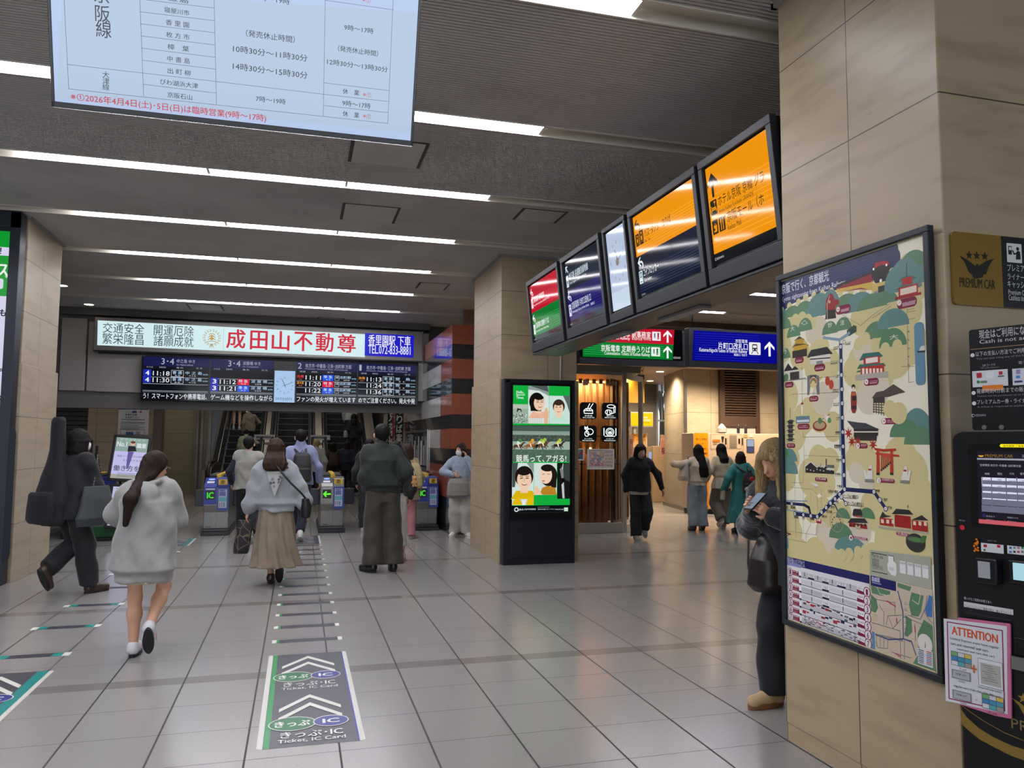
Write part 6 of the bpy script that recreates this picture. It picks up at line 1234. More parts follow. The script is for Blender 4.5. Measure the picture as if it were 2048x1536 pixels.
# =================== ESCALATORS ===================
M_st=pm('escalator_steel','#8b8681',.25,.8,.1,2,stretch=(6,1,.3)); M_step=pm('escalator_step','#17181a',.5,.4); M_edge=pm('step_edge','#6f7176',.35,.6); M_rub=pm('handrail_rubber','#101114',.4)
EY=24.6; SL=.571
ECX=[(PY(463,812,28.8).x+PY(523,812,28.8).x)/2+.0,(PY(558,812,28.8).x+PY(614,812,28.8).x)/2,(PY(656,812,28.8).x+PY(717,812,28.8).x)/2]
ECX=[(PY(455,860,27).x+PY(518,860,27).x)/2,(PY(557,860,27).x+PY(615,860,27).x)/2,(PY(655,860,27).x+PY(718,860,27).x)/2]
for i,cx in enumerate(ECX):
    e=empty('escalator',(cx,EY,0),0,['left escalator with riders behind the ticket gates','middle escalator, empty steps, below the clock','right escalator with riders going up'][i],'escalator','three escalators behind the ticket gates')
    m=MB(); m2=MB(); w=.52
    for k in range(22):
        y=EY+.4*k; z=.22*k if k>0 else .0
        m.box(cx-w,y,z-.22,cx+w,y+.4,z+.0); m2.box(cx-w,y-.004,z-.012,cx+w,y+.02,z+.002)
    m.build('step_band',M_step,e,world=True); m2.build('step_edges',M_edge,e,world=True)
    for s in (-1,1):
        xx=cx+s*(w+.1)
        Mx=Matrix(((0,0,1,0),(1,0,0,0),(0,1,0,0),(0,0,0,1)))
        pr=[(EY-1.4,0),(EY+.2,0),(EY+8.6,4.8),(EY+8.6,5.7),(EY+.3,.97),(EY-.9,.9),(EY-1.5,.85),(EY-1.65,.6),(EY-1.6,.3)]
        MB().prism(pr,xx-.07,xx+.07,Mx).build('balustrade',M_st,e,world=True,bev=.02)
        MB().tube([(xx,EY-1.45,.12),(xx,EY-1.72,.35),(xx,EY-1.74,.65),(xx,EY-1.6,.88),(xx,EY-1.3,.97),(xx,EY-.2,.99),(xx,EY+.4,1.06),(xx,EY+8.6,5.78)],.045,10).build('handrail',M_rub,e,world=True,smooth=True)
# stainless infill between the flights
M_inf=pm('brushed_infill','#8f8880',.3,.75,.12,3,stretch=(9,1,.2))
for k,(xl,xr) in enumerate(((ECX[0]+.72,ECX[1]-.72),(ECX[1]+.72,ECX[2]-.72),(ECX[2]+.72,gx0-.06),(-2.58,ECX[0]-.72))):
    Mx=Matrix(((0,0,1,0),(1,0,0,0),(0,1,0,0),(0,0,0,1)))
    o=MB().prism([(EY-1.5,0),(EY+8.6,0),(EY+8.6,5.6),(EY+.2,.85),(EY-1.0,.8),(EY-1.5,.76)],min(xl,xr),max(xl,xr),Mx).build('escalator_infill',M_inf)
    tag(o,['brushed steel infill between the left and middle escalators','brushed steel infill between the middle and right escalators','brushed steel slope right of the right escalator','brushed steel slope left of the left escalator'][k],'steel cladding','steel infills between the escalators')
    if k<2:
        p=PY(525 if k==0 else 637,873 if k==0 else 874,26.2); A=Art((p.x-.25,26.1,p.z-.1),(1,0,0),(0,0,1),0,.4,.002); A.px=False; A.rect((0,0),(.62,.16),'#a9aaa8',.02).rect((.06,.05),(.52,.11),'#55585c').disc((.1,.08),.04,'#2a5a9a')
        o=A.build('direction_plate'); tag(o,'small white direction plate on the %s steel slope'%('left' if k==0 else 'right'),'sign plate','direction plates between the escalators')
# glass and steel screen left of the left escalator + small banners at right
e=empty('steel_fin',(-2.5,24.3,0),0,'tall vertical steel fins beside the pale tiled wall','steel fin')
for u in (393,402,418):
    x=PY(u,850,24.2).x; MB().box(x,24.15,0,x+.07,24.3,4.2).build('fin',M_st,e,world=True)
# banners hanging beside the right escalator
for (u0,u1,y_,c,t_,lab,tc) in [(776,800,20.5,'#23242a','見落坂','black vertical banner with white writing near the right escalator','#d6d6d2'),(796,812,19.8,'#8c3a44','安全','dusty red hanging banner beside the black one','#b98a8c'),(806,822,19.2,'#1b1c22','のりば案内','narrow black and white banner at the end of the striped wall','#dedede')]:
    a=PY(u0,812,y_); b=PY(u1,812,y_); a.x=min(a.x,2.3); z1_=2.5; z0_=1.25
    e=empty('banner',((a.x+b.x)/2,y_,z0_),0,lab,'banner'); x1=min(b.x,2.5)
    MB().box(a.x,y_,z0_,x1,y_+.02,z1_+.2).build('cloth_panel',pm('banner_'+c[1:],c,.7),e,world=True)
    A=Art((a.x,y_-.002,0),(1,0,0),(0,0,1),0,.6,.001); A.px=False; A.vtext(t_,(.03,z0_+.1),(max(.06,x1-a.x-.03),z1_),tc,.02); A.build('banner_print',e)
    MB().tube([(a.x+.05,y_,z1_+.2),(a.x+.05,y_,4.3)],.01,6).build('cord',M_dark,e,world=True)
# =================== SHOP WITH TIMBER SLATS ===================
GY=13.0; sxr=PY(1251,900,GY).x; sz=PY(1200,744,GY).z
e=empty('shop_window_front',((3.74+sxr)/2,GY,0),0,'glazed shop front with glowing timber slats right of the stone pillar','shop front')
M_sf=pm('shop_steel','#b0aba3',.35,.5); 
MB().box(3.76,GY-.03,0,sxr+.0,GY+.03,.18).box(3.76,GY-.03,sz-.05,sxr,GY+.03,sz).box(sxr-.07,GY-.04,0,sxr,GY+.06,sz).build('front_frame',M_sf,e,world=True,bev=.004)
MB().box(3.76,GY+.005,.18,sxr-.11,GY+.015,sz-.05).build('front_glass',pm('shop_glass','#ffffff',.02,trans=1),e,world=True)
for z in (1.22,1.72): MB().box(3.76,GY+.02,z,sxr-.1,GY+.035,z+.012).build('transom',M_dark,e,world=True)
Ms=pm('timber_slat','#8a6238',.5,0,.2,6,stretch=(1,1,.2)); Ms2=pm('pale_slat','#9c8668',.5,0,.15,6)
for k in range(14):
    x=3.85+k*.135
    MB().box(x,GY+.16,.2,x+.035,GY+.24,1.32 if k%1==0 else 2.7).build('slat',Ms2,e,world=True)
    MB().box(x+.03,GY+.34,1.4,x+.10,GY+.40,sz-.1).build('slat',Ms,e,world=True)
MB().box(3.76,GY+.6,0,sxr-.1,GY+.66,sz).build('back_screen',pm('shop_back','#8a6038',.6,0,.3,3),e,world=True)
LW=em('warm_strip','#ffb860',16,True)
MB().box(3.8,GY+.42,sz-.16,sxr-.2,GY+.46,sz-.13).build('light_strip',LW,e,world=True)
for k in range(6):
    MB().box(3.86+k*.27,GY+.44,1.42,3.90+k*.27,GY+.47,1.52).build('uplight',LW,e,world=True)
l=bpy.data.lights.new('shop_fill','AREA'); l.energy=55; l.color=(1,.72,.42); l.size=1.5; l.size_y=.3; l.shape='RECTANGLE'; lo_=bpy.data.objects.new('shop_fill',l); COL.objects.link(lo_); lo_.location=(4.7,GY+.3,sz-.2); lo_.rotation_euler=(R(14),0,0)  # area lamp added to brighten the slats behind the glass
# header above the shop
struct(MB().box(3.725,GY-.02,sz,sxr+.3,GY+.3,sz+.45).build('trim_5',stone('shop_header','#8d8474','#7c7364')))
A=Art((0,GY-.002,0),(1,0,0),(0,0,1),0,.3,.001).crop(1150,640,.20833)
A.rect((75,572),(128,628),'#b98a7c',.02).text('ちょうふや 北海道展',(140,612),(405,588),'#c9a98c').text('FRESH FOOD MARKET',(150,628),(400,620),'#a98a6c'); A.build('shop_name',e)
# side wing of the shop, receding
cA=Vector((sxr,GY,0)); cB=PX(1284,900,6.45); cB=Vector((6.5,14.45,0))
for t_ in range(40):
    y=13.2+.05*t_; p=PY(1284,900,y)
    cB=Vector((p.x,y,0))
    if abs(PY(1283,756,y).z-sz)<.02: break
U=(cB-cA).normalized(); Lw=(cB-cA).length; Mw=frame(cA,U,(0,0,1))
e2=empty('shop_side_window',(cA.x,cA.y,0),0,'glass side wing of the slatted shop with posters and gold wire decoration','shop front')
MB().box(0,0,-.05,Lw,.14,.02,Mw).box(0,sz-.1,-.05,Lw,sz,.02,Mw).box(Lw-.08,0,-.05,Lw,sz,.03,Mw).build('wing_frame',M_sf,e2,world=True,bev=.004)
MB().box(.02,.14,-.3,Lw-.08,sz-.1,-.25,Mw).build('wing_panel',pm('wing_wood','#80603c',.4,0,.15,5,stretch=(1,1,.2)),e2,world=True)
m=MB()
for k in range(6): m.box(.06+k*Lw/7,.2,-.24,.10+k*Lw/7,sz-.12,-.20,Mw)
m.build('wing_slats',Ms,e2,world=True)
A=Art(cA-U.cross(Vector((0,0,1)))*0+ (U.cross(Vector((0,0,1))))*.004,U,(0,0,1),0,.4,.001); A.px=False
A.rect((Lw*.2,1.15),(Lw*.42,1.75),'#c9a494').rect((Lw*.22,1.2),(Lw*.4,1.68),'#9a5240').vtext('春の味覚',(Lw*.27,1.25),(Lw*.36,1.6),'#e0c4a8'); A.build('wing_poster',e2)
m=MB(); 
for k in range(14):
    a0=random.random()*6; c=Mw@Vector((Lw*(.3+.55*random.random()),sz+.1+.1*random.random(),.0)); r=.08+.1*random.random()
    n_=Vector((random.gauss(0,1),random.gauss(0,1),random.gauss(0,1))).normalized(); t1=n_.orthogonal().normalized(); t2=n_.cross(t1)
    m.tube([c+(t1*math.cos(j*pi/8)+t2*math.sin(j*pi/8))*r for j in range(16)],.006,5,closed=True)
m.build('gold_wire_hoops',pm('gold_wire','#9a7a42',.35,.8),e2,world=True,smooth=True)
# four black icon plates hung in the shop glass
def icon(u0,v0,u1,v1,kind,lab,txt):
    a=PY(u0,v1,GY-.06); b=PY(u1,v0,GY-.06); w=b.x-a.x; h=b.z-a.z
    e=empty('icon_plate',(a.x+w/2,GY-.06,a.z),0,lab,'icon sign','black icon plates on the shop glass'); M=frame((a.x,GY-.035,a.z),(1,0,0),(0,0,1))
    MB().prism(rbox(w,h,w*.16),0,.03,M).build('plate',pm('plate_black','#101319',.3),e,world=True)
    A=Art((a.x,GY-.0655,a.z),(1,0,0),(0,0,1),1.1,.3,.0008); A.px=False; X=lambda q:w*q; Y=lambda q:h*q; c='#e8f6f4'; t=w*.045
    if kind=='sushi': A.line([(X(.22),Y(.5)),(X(.35),Y(.62)),(X(.62),Y(.64)),(X(.76),Y(.52)),(X(.76),Y(.34)),(X(.26),Y(.34)),(X(.22),Y(.5)),(X(.76),Y(.5))],t,c).line([(X(.46),Y(.66)),(X(.58),Y(.92))],t,c).line([(X(.60),Y(.66)),(X(.78),Y(.92))],t,c).line([(X(.36),Y(.62)),(X(.48),Y(.50))],t,c).line([(X(.5),Y(.63)),(X(.62),Y(.5))],t,c)
    elif kind=='bread': A.ring((X(.4),Y(.42)),X(.22),t,c,Y(.17),20).line([(X(.34),Y(.5)),(X(.3),Y(.32))],t,c).line([(X(.46),Y(.5)),(X(.5),Y(.32))],t,c).ring((X(.55),Y(.78)),X(.26),t,c,Y(.12),20).line([(X(.72),Y(.74)),(X(.72),Y(.38)),(X(.6),Y(.34))],t,c).line([(X(.82),Y(.78)),(X(.8),Y(.4))],t,c)
    elif kind=='veg': A.ring((X(.6),Y(.62)),X(.22),t,c,Y(.2),20).ring((X(.42),Y(.5)),X(.14),t,c,Y(.18),20).line([(X(.3),Y(.78)),(X(.3),Y(.92)),(X(.42),Y(.8)),(X(.46),Y(.94))],t,c).ring((X(.42),Y(.8)),X(.10),t,c,None,14)
    else: A.ring((X(.5),Y(.62)),X(.26),t,c,Y(.26),24).ring((X(.5),Y(.62)),X(.17),t*.6,c,Y(.17),20).rect((X(.4),Y(.52)),(X(.6),Y(.66)),c,w*.04).line([(X(.14),Y(.42)),(X(.14),Y(.84))],t*1.3,c).line([(X(.86),Y(.42)),(X(.86),Y(.84))],t*1.3,c).line([(X(.2),Y(.36)),(X(.8),Y(.36))],t,c)
    A.text(txt[0],(X(.28),Y(.16)),(X(.72),Y(.24)),c,.02).text(txt[1],(X(.16),Y(.06)),(X(.84),Y(.12)),c,.01); A.build('icon_print',e)
    MB().tube([(a.x+w/2,GY-.04,b.z),(a.x+w/2,GY-.04,b.z+.12)],.004,6).build('hanging_wire',M_dark,e,world=True)
icon(1160,805,1193,838,'sushi','black icon plate with chopsticks and sushi, upper left of the four',('お弁当','SUSHI'))
icon(1204,806,1236,838,'bread','black icon plate with bread, upper right of the four',('おパン','BREAD GOODS'))
icon(1159,851,1193,884,'veg','black icon plate with vegetables, lower left of the four',('ミートデリ','MEAT DELICATESSEN'))
icon(1203,852,1236,884,'plate','black icon plate with a dinner plate, lower right of the four',('シーズニング','FINE RESTAURANT'))
# framed picture: plain pink flower picture, no character
def poster(u0,v0,u1,v1,y,lab,fn):
    a=PY(u0,v1,y); b=PY(u1,v0,y); w=b.x-a.x; h=b.z-a.z; e=empty('framed_poster',(a.x+w/2,y,a.z),0,lab,'poster')
    m=MB(); t=.025
    for q in ((0,0,w,t),(0,h-t,w,h),(0,t,t,h-t),(w-t,t,w,h-t)): m.box(a.x+q[0],y-.012,a.z+q[1],a.x+q[2],y,a.z+q[3])
    m.build('poster_frame',M_white,e,world=True,bev=.003); A=Art((a.x,y-.004,a.z),(1,0,0),(0,0,1),0,.4,.0004); A.px=False; fn(A,w,h); A.build('poster_print',e)
def pflow(A,w,h):
    A.rect((.02,.02),(w-.02,h-.02),'#d0c3bb').rect((.05,.06),(w*.62,h-.06),'#c596a0')
    for k in range(60): A.disc((.06+rng.random()*(w*.55),.08+rng.random()*(h-.16)),.012+.02*rng.random(),['#d8b0b4','#b87c8c','#c9b48a','#8fa0b8','#d9c9c4'][k%5],n=8)
    for k,(s,c) in enumerate((('春のおすすめ','#8c5a7c'),('お買い得','#b05a78'),('¥580','#b0a040'),('7周年','#a07a40'),('ご来店を','#7a6a6a'))): A.text(s,(w*.66,h*(.80-.16*k)),(w*.93,h*(.88-.16*k)),c,.01)
poster(1174,898,1228,939,GY-.03,'framed pink flower poster on the shop glass',pflow)
def pblue(A,w,h):
    A.rect((.01,.01),(w-.01,h-.01),'#27426c')
    for k in range(14): A.disc((.03+rng.random()*(w-.06),.05+rng.random()*(h-.1)),.02+.02*rng.random(),['#4a7aa0','#a03a44','#6a9ab0','#1a2c50'][k%4],n=9)
poster(1150,897,1168,921,GY-.03,'small blue poster at the left end of the shop glass',pblue)
# yellow notices by the striped wall
yy=13.20; a=PY(944,919,13.2); b=PY(960,954,13.2)
A=Art((a.x,13.24,b.z),(1,0,0),(0,0,1),0,.5,.001); A.px=False; w=.42; h=a.z-b.z; A.rect((0,0),(w,h*.47),'#b99b14').rect((0,h*.5),(w,h),'#b99b14').text('改札内',(.04,h*.55),(w*.92,h*.93),'#b0341c',.03).text('｢京阪',(.04,h*.06),(w*.92,h*.42),'#b0341c',.03); n=A.build('yellow_notice'); tag(n,'pair of yellow notices with red writing between the granite wall and the pillar','notice')
o=MB().box(a.x-.01,13.245,.0,a.x+.45,13.29,a.z+.02).build('notice_board',M_dark,None,bev=.004); tag(o,'dark board carrying the yellow notices','board')
# glowing shop interior seen in the gap behind
e=empty('lantern_display',(3.6,15.6,0),0,'glowing shop lanterns seen in the gap beside the stone pillar','lantern display')
MB().box(3.1,16.2,0,3.9,16.3,3.38).build('back_wall',pm('copper_wall','#6b3a20',.5,0,.3,5),e,world=True)
for k,(u,v) in enumerate(((952,775),(953,785),(953,801),(953,814),(953,830))):
    p=PY(u,v,15.6); MB().box(p.x-.10,15.5,p.z-.05,p.x+.10,15.6,p.z+.045).build('lantern',em('lantern','#ffcf90',3.0 if k<5 else 1),e,world=True,bev=.015)
for k,(u,v) in enumerate(((950,866),(950,885),(948,905),(952,915))):
    p=PY(u,v,15.6); MB().box(p.x-.09,15.5,p.z-.02,p.x+.09,15.6,p.z+.02).build('lantern',em('lantern','#ffcf90',3),e,world=True,bev=.008)
MB().box(3.2,15.55,0,3.8,15.65,.5).build('counter',M_bpan,e,world=True)
# =================== SIDE HALL FURNITURE ===================
KY2=15.9
def xz(u,v,y=KY2): p=PY(u,v,y); return p.x,p.z
x0,zt=xz(1386,866); x1,_=xz(1419,866); x2=xz(1560,866)[0]; _,zb_=xz(1428,1028)
e=empty('luggage_kiosk',((x0+x2)/2,KY2,0),0,'row of beige baggage lockers with an orange end panel behind the three women','locker unit')
M_lk=pm('locker_beige','#c2ab92',.45,.0,.03)
MB().box(x0,KY2,.12,x2+1.2,KY2+.55,zt).build('locker_body',M_lk,e,world=True,bev=.01); MB().box(x0+.02,KY2+.05,0,x2+1.2,KY2+.5,.12).build('locker_plinth',M_gk,e,world=True)
A=Art((0,KY2-.003,0),(1,0,0),(0,0,1),0,.35,.001).crop(1330,840,.16279)
A.rect((356,158),(540,1100),'#e08a0c').vtext('',(0,0),(1,1),'#000') if 0 else A.rect((356,158),(540,1100),'#e08a0c')
A.text('預けた荷物を',(380,252),(518,222),'#3a2c14',.02).text('ホテルや',(382,306),(475,282),'#3a2c14',.02).text('ご自宅へ',(440,366),(520,342),'#3a2c14',.02).text('お届け',(460,425),(520,400),'#3a2c14',.02)
for P in ([(562,168),(738,168),(738,350),(562,350),(562,168)],[(768,170),(940,172),(940,350),(768,350),(768,170)],[(562,360),(738,360),(738,500)],[(965,170),(962,560)],[(760,560),(1180,575)],[(1160,580),(1160,1000)],[(950,360),(950,1000)]): A.line(P,.008,'#8f7a66')
A.rect((586,240),(676,270),'#b8681c').rect((590,285),(640,298),'#9a7a4c').rect((692,200),(724,232),'#2a2420').rect((698,232),(718,270),'#2a2420').rect((738,222),(756,300),'#26201c').rect((788,186),(884,340),'#8f8272')
for k in range(9): A.rect((796,196+k*16),(876,202+k*16),'#4f4a42')
A.rect((900,228),(922,290),'#1f1b18').rect((942,220),(958,304),'#26201c').rect((970,172),(1012,214),'#a08c5c').rect((1034,178),(1082,212),'#d9cdb4').rect((1000,236),(1096,400),'#3c3a40').rect((1006,242),(1090,325),'#a9b4cc',e=.8).rect((1008,335),(1088,395),'#5a5a86',e=.7).rect((1098,585),(1130,640),'#8f9ad0',e=.8).rect((852,474),(876,520),'#6a5a4a')
A.build('locker_front',e)
# two small bottles/spray cans on top
for u in (1486,1501):
    x,z=xz(u,850); o=MB().lathe([(.03,0),(.035,.02),(.035,.14),(.02,.18),(.018,.22)],(xz(u,860)[0],KY2+.2,zt),12).build('spray_bottle',M_gk,smooth=True); tag(o,'small black bottle standing on the lockers, %s one of two'%('left' if u==1486 else 'right'),'bottle','bottles on the lockers')
p=xz(1455,860); o=MB().lathe([(.05,0),(.12,.03),(.11,.12),(.05,.2),(.02,.23)],(p[0],KY2+.25,zt+.002),10).build('plastic_bag',pm('clear_bag','#8d8b88',.3,0,.1,20)); tag(o,'crumpled pale plastic bag lying on the lockers','bag')
# yellow money exchange sign, machine and counters at the end of the passage
FY2=20.6
def fz(u,v): p=PY(u,v,FY2); return p.x,p.z
x0,z1_=fz(1280,826); x1,z0_=fz(1305,852)
e=empty('money_exchange_sign',((x0+x1)/2,FY2,z0_),0,'lit yellow money exchange sign at the end of the side passage','lit sign')
MB().box(x0-.3,FY2+.0,z0_-.03,x1+.02,FY2+.1,z1_+.03).build('sign_box',M_grey,e,world=True); MB().box(x0-.2,FY2+.02,z0_-.25,x0-.12,FY2+.08,z0_-.03).build('bracket',M_grey,e,world=True); A=Art((x0-.28,FY2-.002,z0_),(1,0,0),(0,0,1),1.0,.3,.001); A.px=False; w=x1-x0+.28; h=z1_-z0_
A.rect((0,0),(w,h),'#f0c800').text('MONEY',(w*.42,h*.58),(w*.78,h*.72),'#f6f2dc',.02).text('EXCHANGE',(w*.42,h*.38),(w*.9,h*.52),'#f6f2dc',.02).text('外貨両替',(w*.42,h*.22),(w*.85,h*.3),'#8a6a10'); A.build('sign_face',e)
x0,z1_=fz(1281,867); x1,z0_=fz(1296,890)
e=empty('exchange_machine',(x0,FY2,0),0,'currency exchange machine with orange poster behind the black sweater woman','exchange machine')
MB().box(x0-.35,FY2-.1,0,x1+.25,FY2+.3,z0_-.05).build('machine_body',pm('machine_tan','#a08a74',.4),e,world=True,bev=.01); MB().box(x0-.3,FY2+.1,z0_-.1,x1+.02,FY2+.14,z1_+.02).build('poster_board',M_white,e,world=True)
A=Art((x0-.28,FY2+.095,z0_-.1),(1,0,0),(0,0,1),0,.4,.001); A.px=False; w=x1-x0+.28;h=z1_-z0_+.1; A.rect((0,0),(w,h),'#b9986c').rect((0,h*.5),(w,h),'#d08c2c').text('外貨両替',(w*.4,h*.72),(w*.9,h*.86),'#3a2c14',.02).text('EXCHANGE',(w*.4,h*.55),(w*.9,h*.66),'#5a4420'); A.build('poster_print',e)
A=Art((x1-.03,FY2-.102,z0_-.4),(1,0,0),(0,0,1),.8,.2,.001); A.px=False; A.rect((0,0),(.2,.2),'#9ab0dc'); A.build('machine_screen',e)
x0,z1_=fz(1274,764); x1,z0_=fz(1290,805); e=empty('yellow_banner',(x0,18.5,z0_),0,'plain yellow hanging banner behind the shop wing','banner')
p0=PY(1276,758,18.5);p1=PY(1289,806,18.5); MB().box(p0.x-.3,18.5,p1.z,p1.x,18.54,p0.z).build('banner_cloth',pm('mustard','#a87c12',.6),e,world=True); MB().box(p0.x-.3,18.5,p0.z,p1.x,18.53,3.4).build('banner_rod',M_dark,e,world=True)
# partition boards by the window and a framed poster
x0,z0_=xz(1300,880,19.5); e=empty('counter_partition',(9.2,19.5,0),0,'pale timber partition below the slit window','partition')
xa_=PY(1306,900,19.5).x; xb_=PY(1334,900,19.5).x
MB().box(xa_,19.5,0,xb_+.3,19.6,PY(1310,892,19.5).z).box((xa_+xb_)/2,19.48,0,xb_+.3,19.5,PY(1320,870,19.5).z).build('partition_boards',pm('partition_tan','#b49878',.5),e,world=True,bev=.01)
A=Art((0,19.475,0),(1,0,0),(0,0,1),0,.4,.001); A.crop(0,0,1); A.rect((1320,876),(1333,914),'#c9a08c').rect((1322,880),(1332,910),'#c98a78').text('桜',(1323,908),(1331,895),'#5a2a24',.02); A.build('partition_poster',e)
# =================== PEOPLE: signed-distance modelling meshed with surface nets ===================
class Fld:
    def __init__(s,lo,hi,h):
        s.lo=np.array(lo,float)-2*h; s.h=h; n=np.ceil((np.array(hi,float)+2*h-s.lo)/h).astype(int)+1; s.F=np.full(n,9.0,np.float32); s.n=n
    def sl(s,lo,hi):
        a=np.clip(np.floor((np.array(lo)-s.lo)/s.h).astype(int),0,s.n-1); b=np.clip(np.ceil((np.array(hi)-s.lo)/s.h).astype(int)+1,1,s.n)
        if np.any(b-a<=0): return None
        g=[s.lo[i]+s.h*np.arange(a[i],b[i]) for i in range(3)]
        return tuple(slice(a[i],b[i]) for i in range(3)),np.meshgrid(*g,indexing='ij',sparse=True)
    def put(s,fn,lo,hi,k=.02,sub=False):
        m=k+2*s.h; r=s.sl(np.array(lo)-m,np.array(hi)+m)
        if r is None: return s
        q,(X,Y,Z)=r; d=fn(X,Y,Z).astype(np.float32); f=s.F[q]
        if sub: s.F[q]=np.maximum(f,-d); return s
        if k>0: hh=np.clip(.5+.5*(f-d)/k,0,1); s.F[q]=f*(1-hh)+d*hh-k*hh*(1-hh)
        else: s.F[q]=np.minimum(f,d)
        return s
    def cone(s,a,b,ra,rb,k=.02,sub=False):
        a=np.array(a,float); b=np.array(b,float); ab=b-a; L=max(ab@ab,1e-9)
        def fn(X,Y,Z):
            x,y,z=X-a[0],Y-a[1],Z-a[2]; t=np.clip((x*ab[0]+y*ab[1]+z*ab[2])/L,0,1)
            return np.sqrt((x-ab[0]*t)**2+(y-ab[1]*t)**2+(z-ab[2]*t)**2)-(ra+(rb-ra)*t)
        r=max(ra,rb); return s.put(fn,np.minimum(a,b)-r,np.maximum(a,b)+r,k,sub)
    def chain(s,pts,rs,k=.02):
        for i in range(len(pts)-1): s.cone(pts[i],pts[i+1],rs[i],rs[i+1],k)
        return s
    def ell(s,c,r,k=.02,sub=False,rot=None):
        c=np.array(c,float); r=np.array(r,float); M=np.array(rot) if rot is not None else None
        def fn(X,Y,Z):
            x,y,z=X-c[0],Y-c[1],Z-c[2]
            if M is not None: x,y,z=[M[0,i]*x+M[1,i]*y+M[2,i]*z for i in range(3)]
            return (np.sqrt((x/r[0])**2+(y/r[1])**2+(z/r[2])**2)-1)*r.min()
        e=r if M is None else np.full(3,r.max()); return s.put(fn,c-e,c+e,k,sub)
    def lof(s,S,k=.02,folds=(0,0,0),sup=2.2,seed=0,zr=.02):   # sections (z,cx,cy,rx,ry), bottom to top
        S=np.array(sorted(S),float); am,nf,pw_=folds
        def fn(X,Y,Z):
            z=Z; cx,cy,rx,ry=[np.interp(z,S[:,0],S[:,i]) for i in (1,2,3,4)]
            x,y=X-cx,Y-cy
            if am:
                th=np.arctan2(y,x); w=((S[-1,0]-z)/(S[-1,0]-S[0,0])).clip(0,1)**pw_; q=1+am*w*np.sin(nf*th+2.2*np.sin(z*6+seed)+seed)+am*.5*w*np.sin((nf*1.7//1)*th+seed*2+z*9)
                x=x/q; y=y/q
            d=((np.abs(x/rx)**sup+np.abs(y/ry)**sup)**(1/sup)-1)*np.minimum(rx,ry)
            return np.maximum(d,np.maximum(S[0,0]-z,z-S[-1,0]))
        lo=[(S[:,1]-S[:,3]).min()*1.15-.02,(S[:,2]-S[:,4]).min()*1.15-.02,S[0,0]]; hi=[(S[:,1]+S[:,3]).max()*1.15+.02,(S[:,2]+S[:,4]).max()*1.15+.02,S[-1,0]]
        return s.put(fn,lo,hi,k)
    def wrinkle(s,a,f=26,seed=0,st=(1,1,.6)):
        r=s.sl(s.lo,s.lo+s.h*s.n); q,(X,Y,Z)=r
        w=np.sin(f*st[0]*X+3*np.sin(f*.37*Z+seed)+seed)*np.sin(f*st[1]*Y+2.5*np.sin(f*.31*X+seed*2))*.6+.7*np.sin(f*st[2]*Z+2.6*np.sin(f*.42*X+seed)+2*np.sin(f*.33*Y))
        s.F[q]=s.F[q]+(a*w).astype(np.float32); return s
    def mesh(s):
        F=s.F; S_=F<0; c=np.zeros(np.array(F.shape)-1,np.int8)
        for i in (0,1):
            for j in (0,1):
                for k in (0,1): c+=S_[i:F.shape[0]-1+i,j:F.shape[1]-1+j,k:F.shape[2]-1+k]
        cells=np.argwhere((c>0)&(c<8)); idx=np.full(c.shape,-1,np.int32); idx[tuple(cells.T)]=np.arange(len(cells))
        P=np.zeros((len(cells),3)); N=np.zeros(len(cells)); O=[(i,j,k) for i in (0,1) for j in (0,1) for k in (0,1)]
        for a in range(8):
            for b in range(a+1,8):
                d=np.array(O[b])-O[a]
                if abs(d).sum()!=1: continue
                f0=F[tuple((cells+O[a]).T)]; f1=F[tuple((cells+O[b]).T)]; m=(f0<0)!=(f1<0); t=np.where(m,f0/np.where(m,f0-f1,1),0)
                P[m]+=np.array(O[a])+t[m,None]*d; N+=m
        P=P/N[:,None]+cells; V=s.lo+P*s.h; fs=[]
        for ax in range(3):
            u,v=[(1,2),(2,0),(0,1)][ax]; A=S_; sl0=[slice(None)]*3; sl1=[slice(None)]*3; sl0[ax]=slice(0,-1); sl1[ax]=slice(1,None)
            e=np.argwhere(A[tuple(sl0)]!=A[tuple(sl1)]); e=e[(e[:,u]>0)&(e[:,v]>0)&(e[:,u]<F.shape[u]-1)&(e[:,v]<F.shape[v]-1)]
            if len(e)==0: continue
            ins=A[tuple(e.T)]; du=np.zeros(3,int);dv=np.zeros(3,int);du[u]=1;dv[v]=1
            q=np.stack([idx[tuple((e-du-dv).T)],idx[tuple((e-dv).T)],idx[tuple(e.T)],idx[tuple((e-du).T)]],1)
            q[~ins]=q[~ins][:,::-1]; fs.append(q)
        return V,np.concatenate(fs)
    def build(s,name,mats,parent,M=None,label=None):
        V,Q=s.mesh(); me=bpy.data.meshes.new(name); me.vertices.add(len(V)); me.vertices.foreach_set('co',V.ravel())
        me.loops.add(Q.size); me.loops.foreach_set('vertex_index',Q.ravel()); me.polygons.add(len(Q)); me.polygons.foreach_set('loop_start',np.arange(0,Q.size,4)); me.update(calc_edges=True); me.validate()
        o=link(me,name,mats,parent,True,M)
        if label: o['label']=label
        return o
SKIN=pm('skin','#c99b80',.5,0,.06,12); SKIN.node_tree.nodes['Principled BSDF'].inputs['Subsurface Weight'].default_value=.08
def hairmat(nm,c,c2=None):
    t=NT('hair_'+nm); f=t.noise(t.co((60,60,2.5)),3,3,.6); a=hx(c); b=hx(c2 or c)
    t.L(t.ramp(f,[(.3,tuple(x*.6 for x in a[:3])+(1,)),(.7,b)]),'Base Color'); t.b.inputs['Roughness'].default_value=.6; t.b.inputs['Specular IOR Level'].default_value=.18; t.bump(f,.8,.006); return t.m
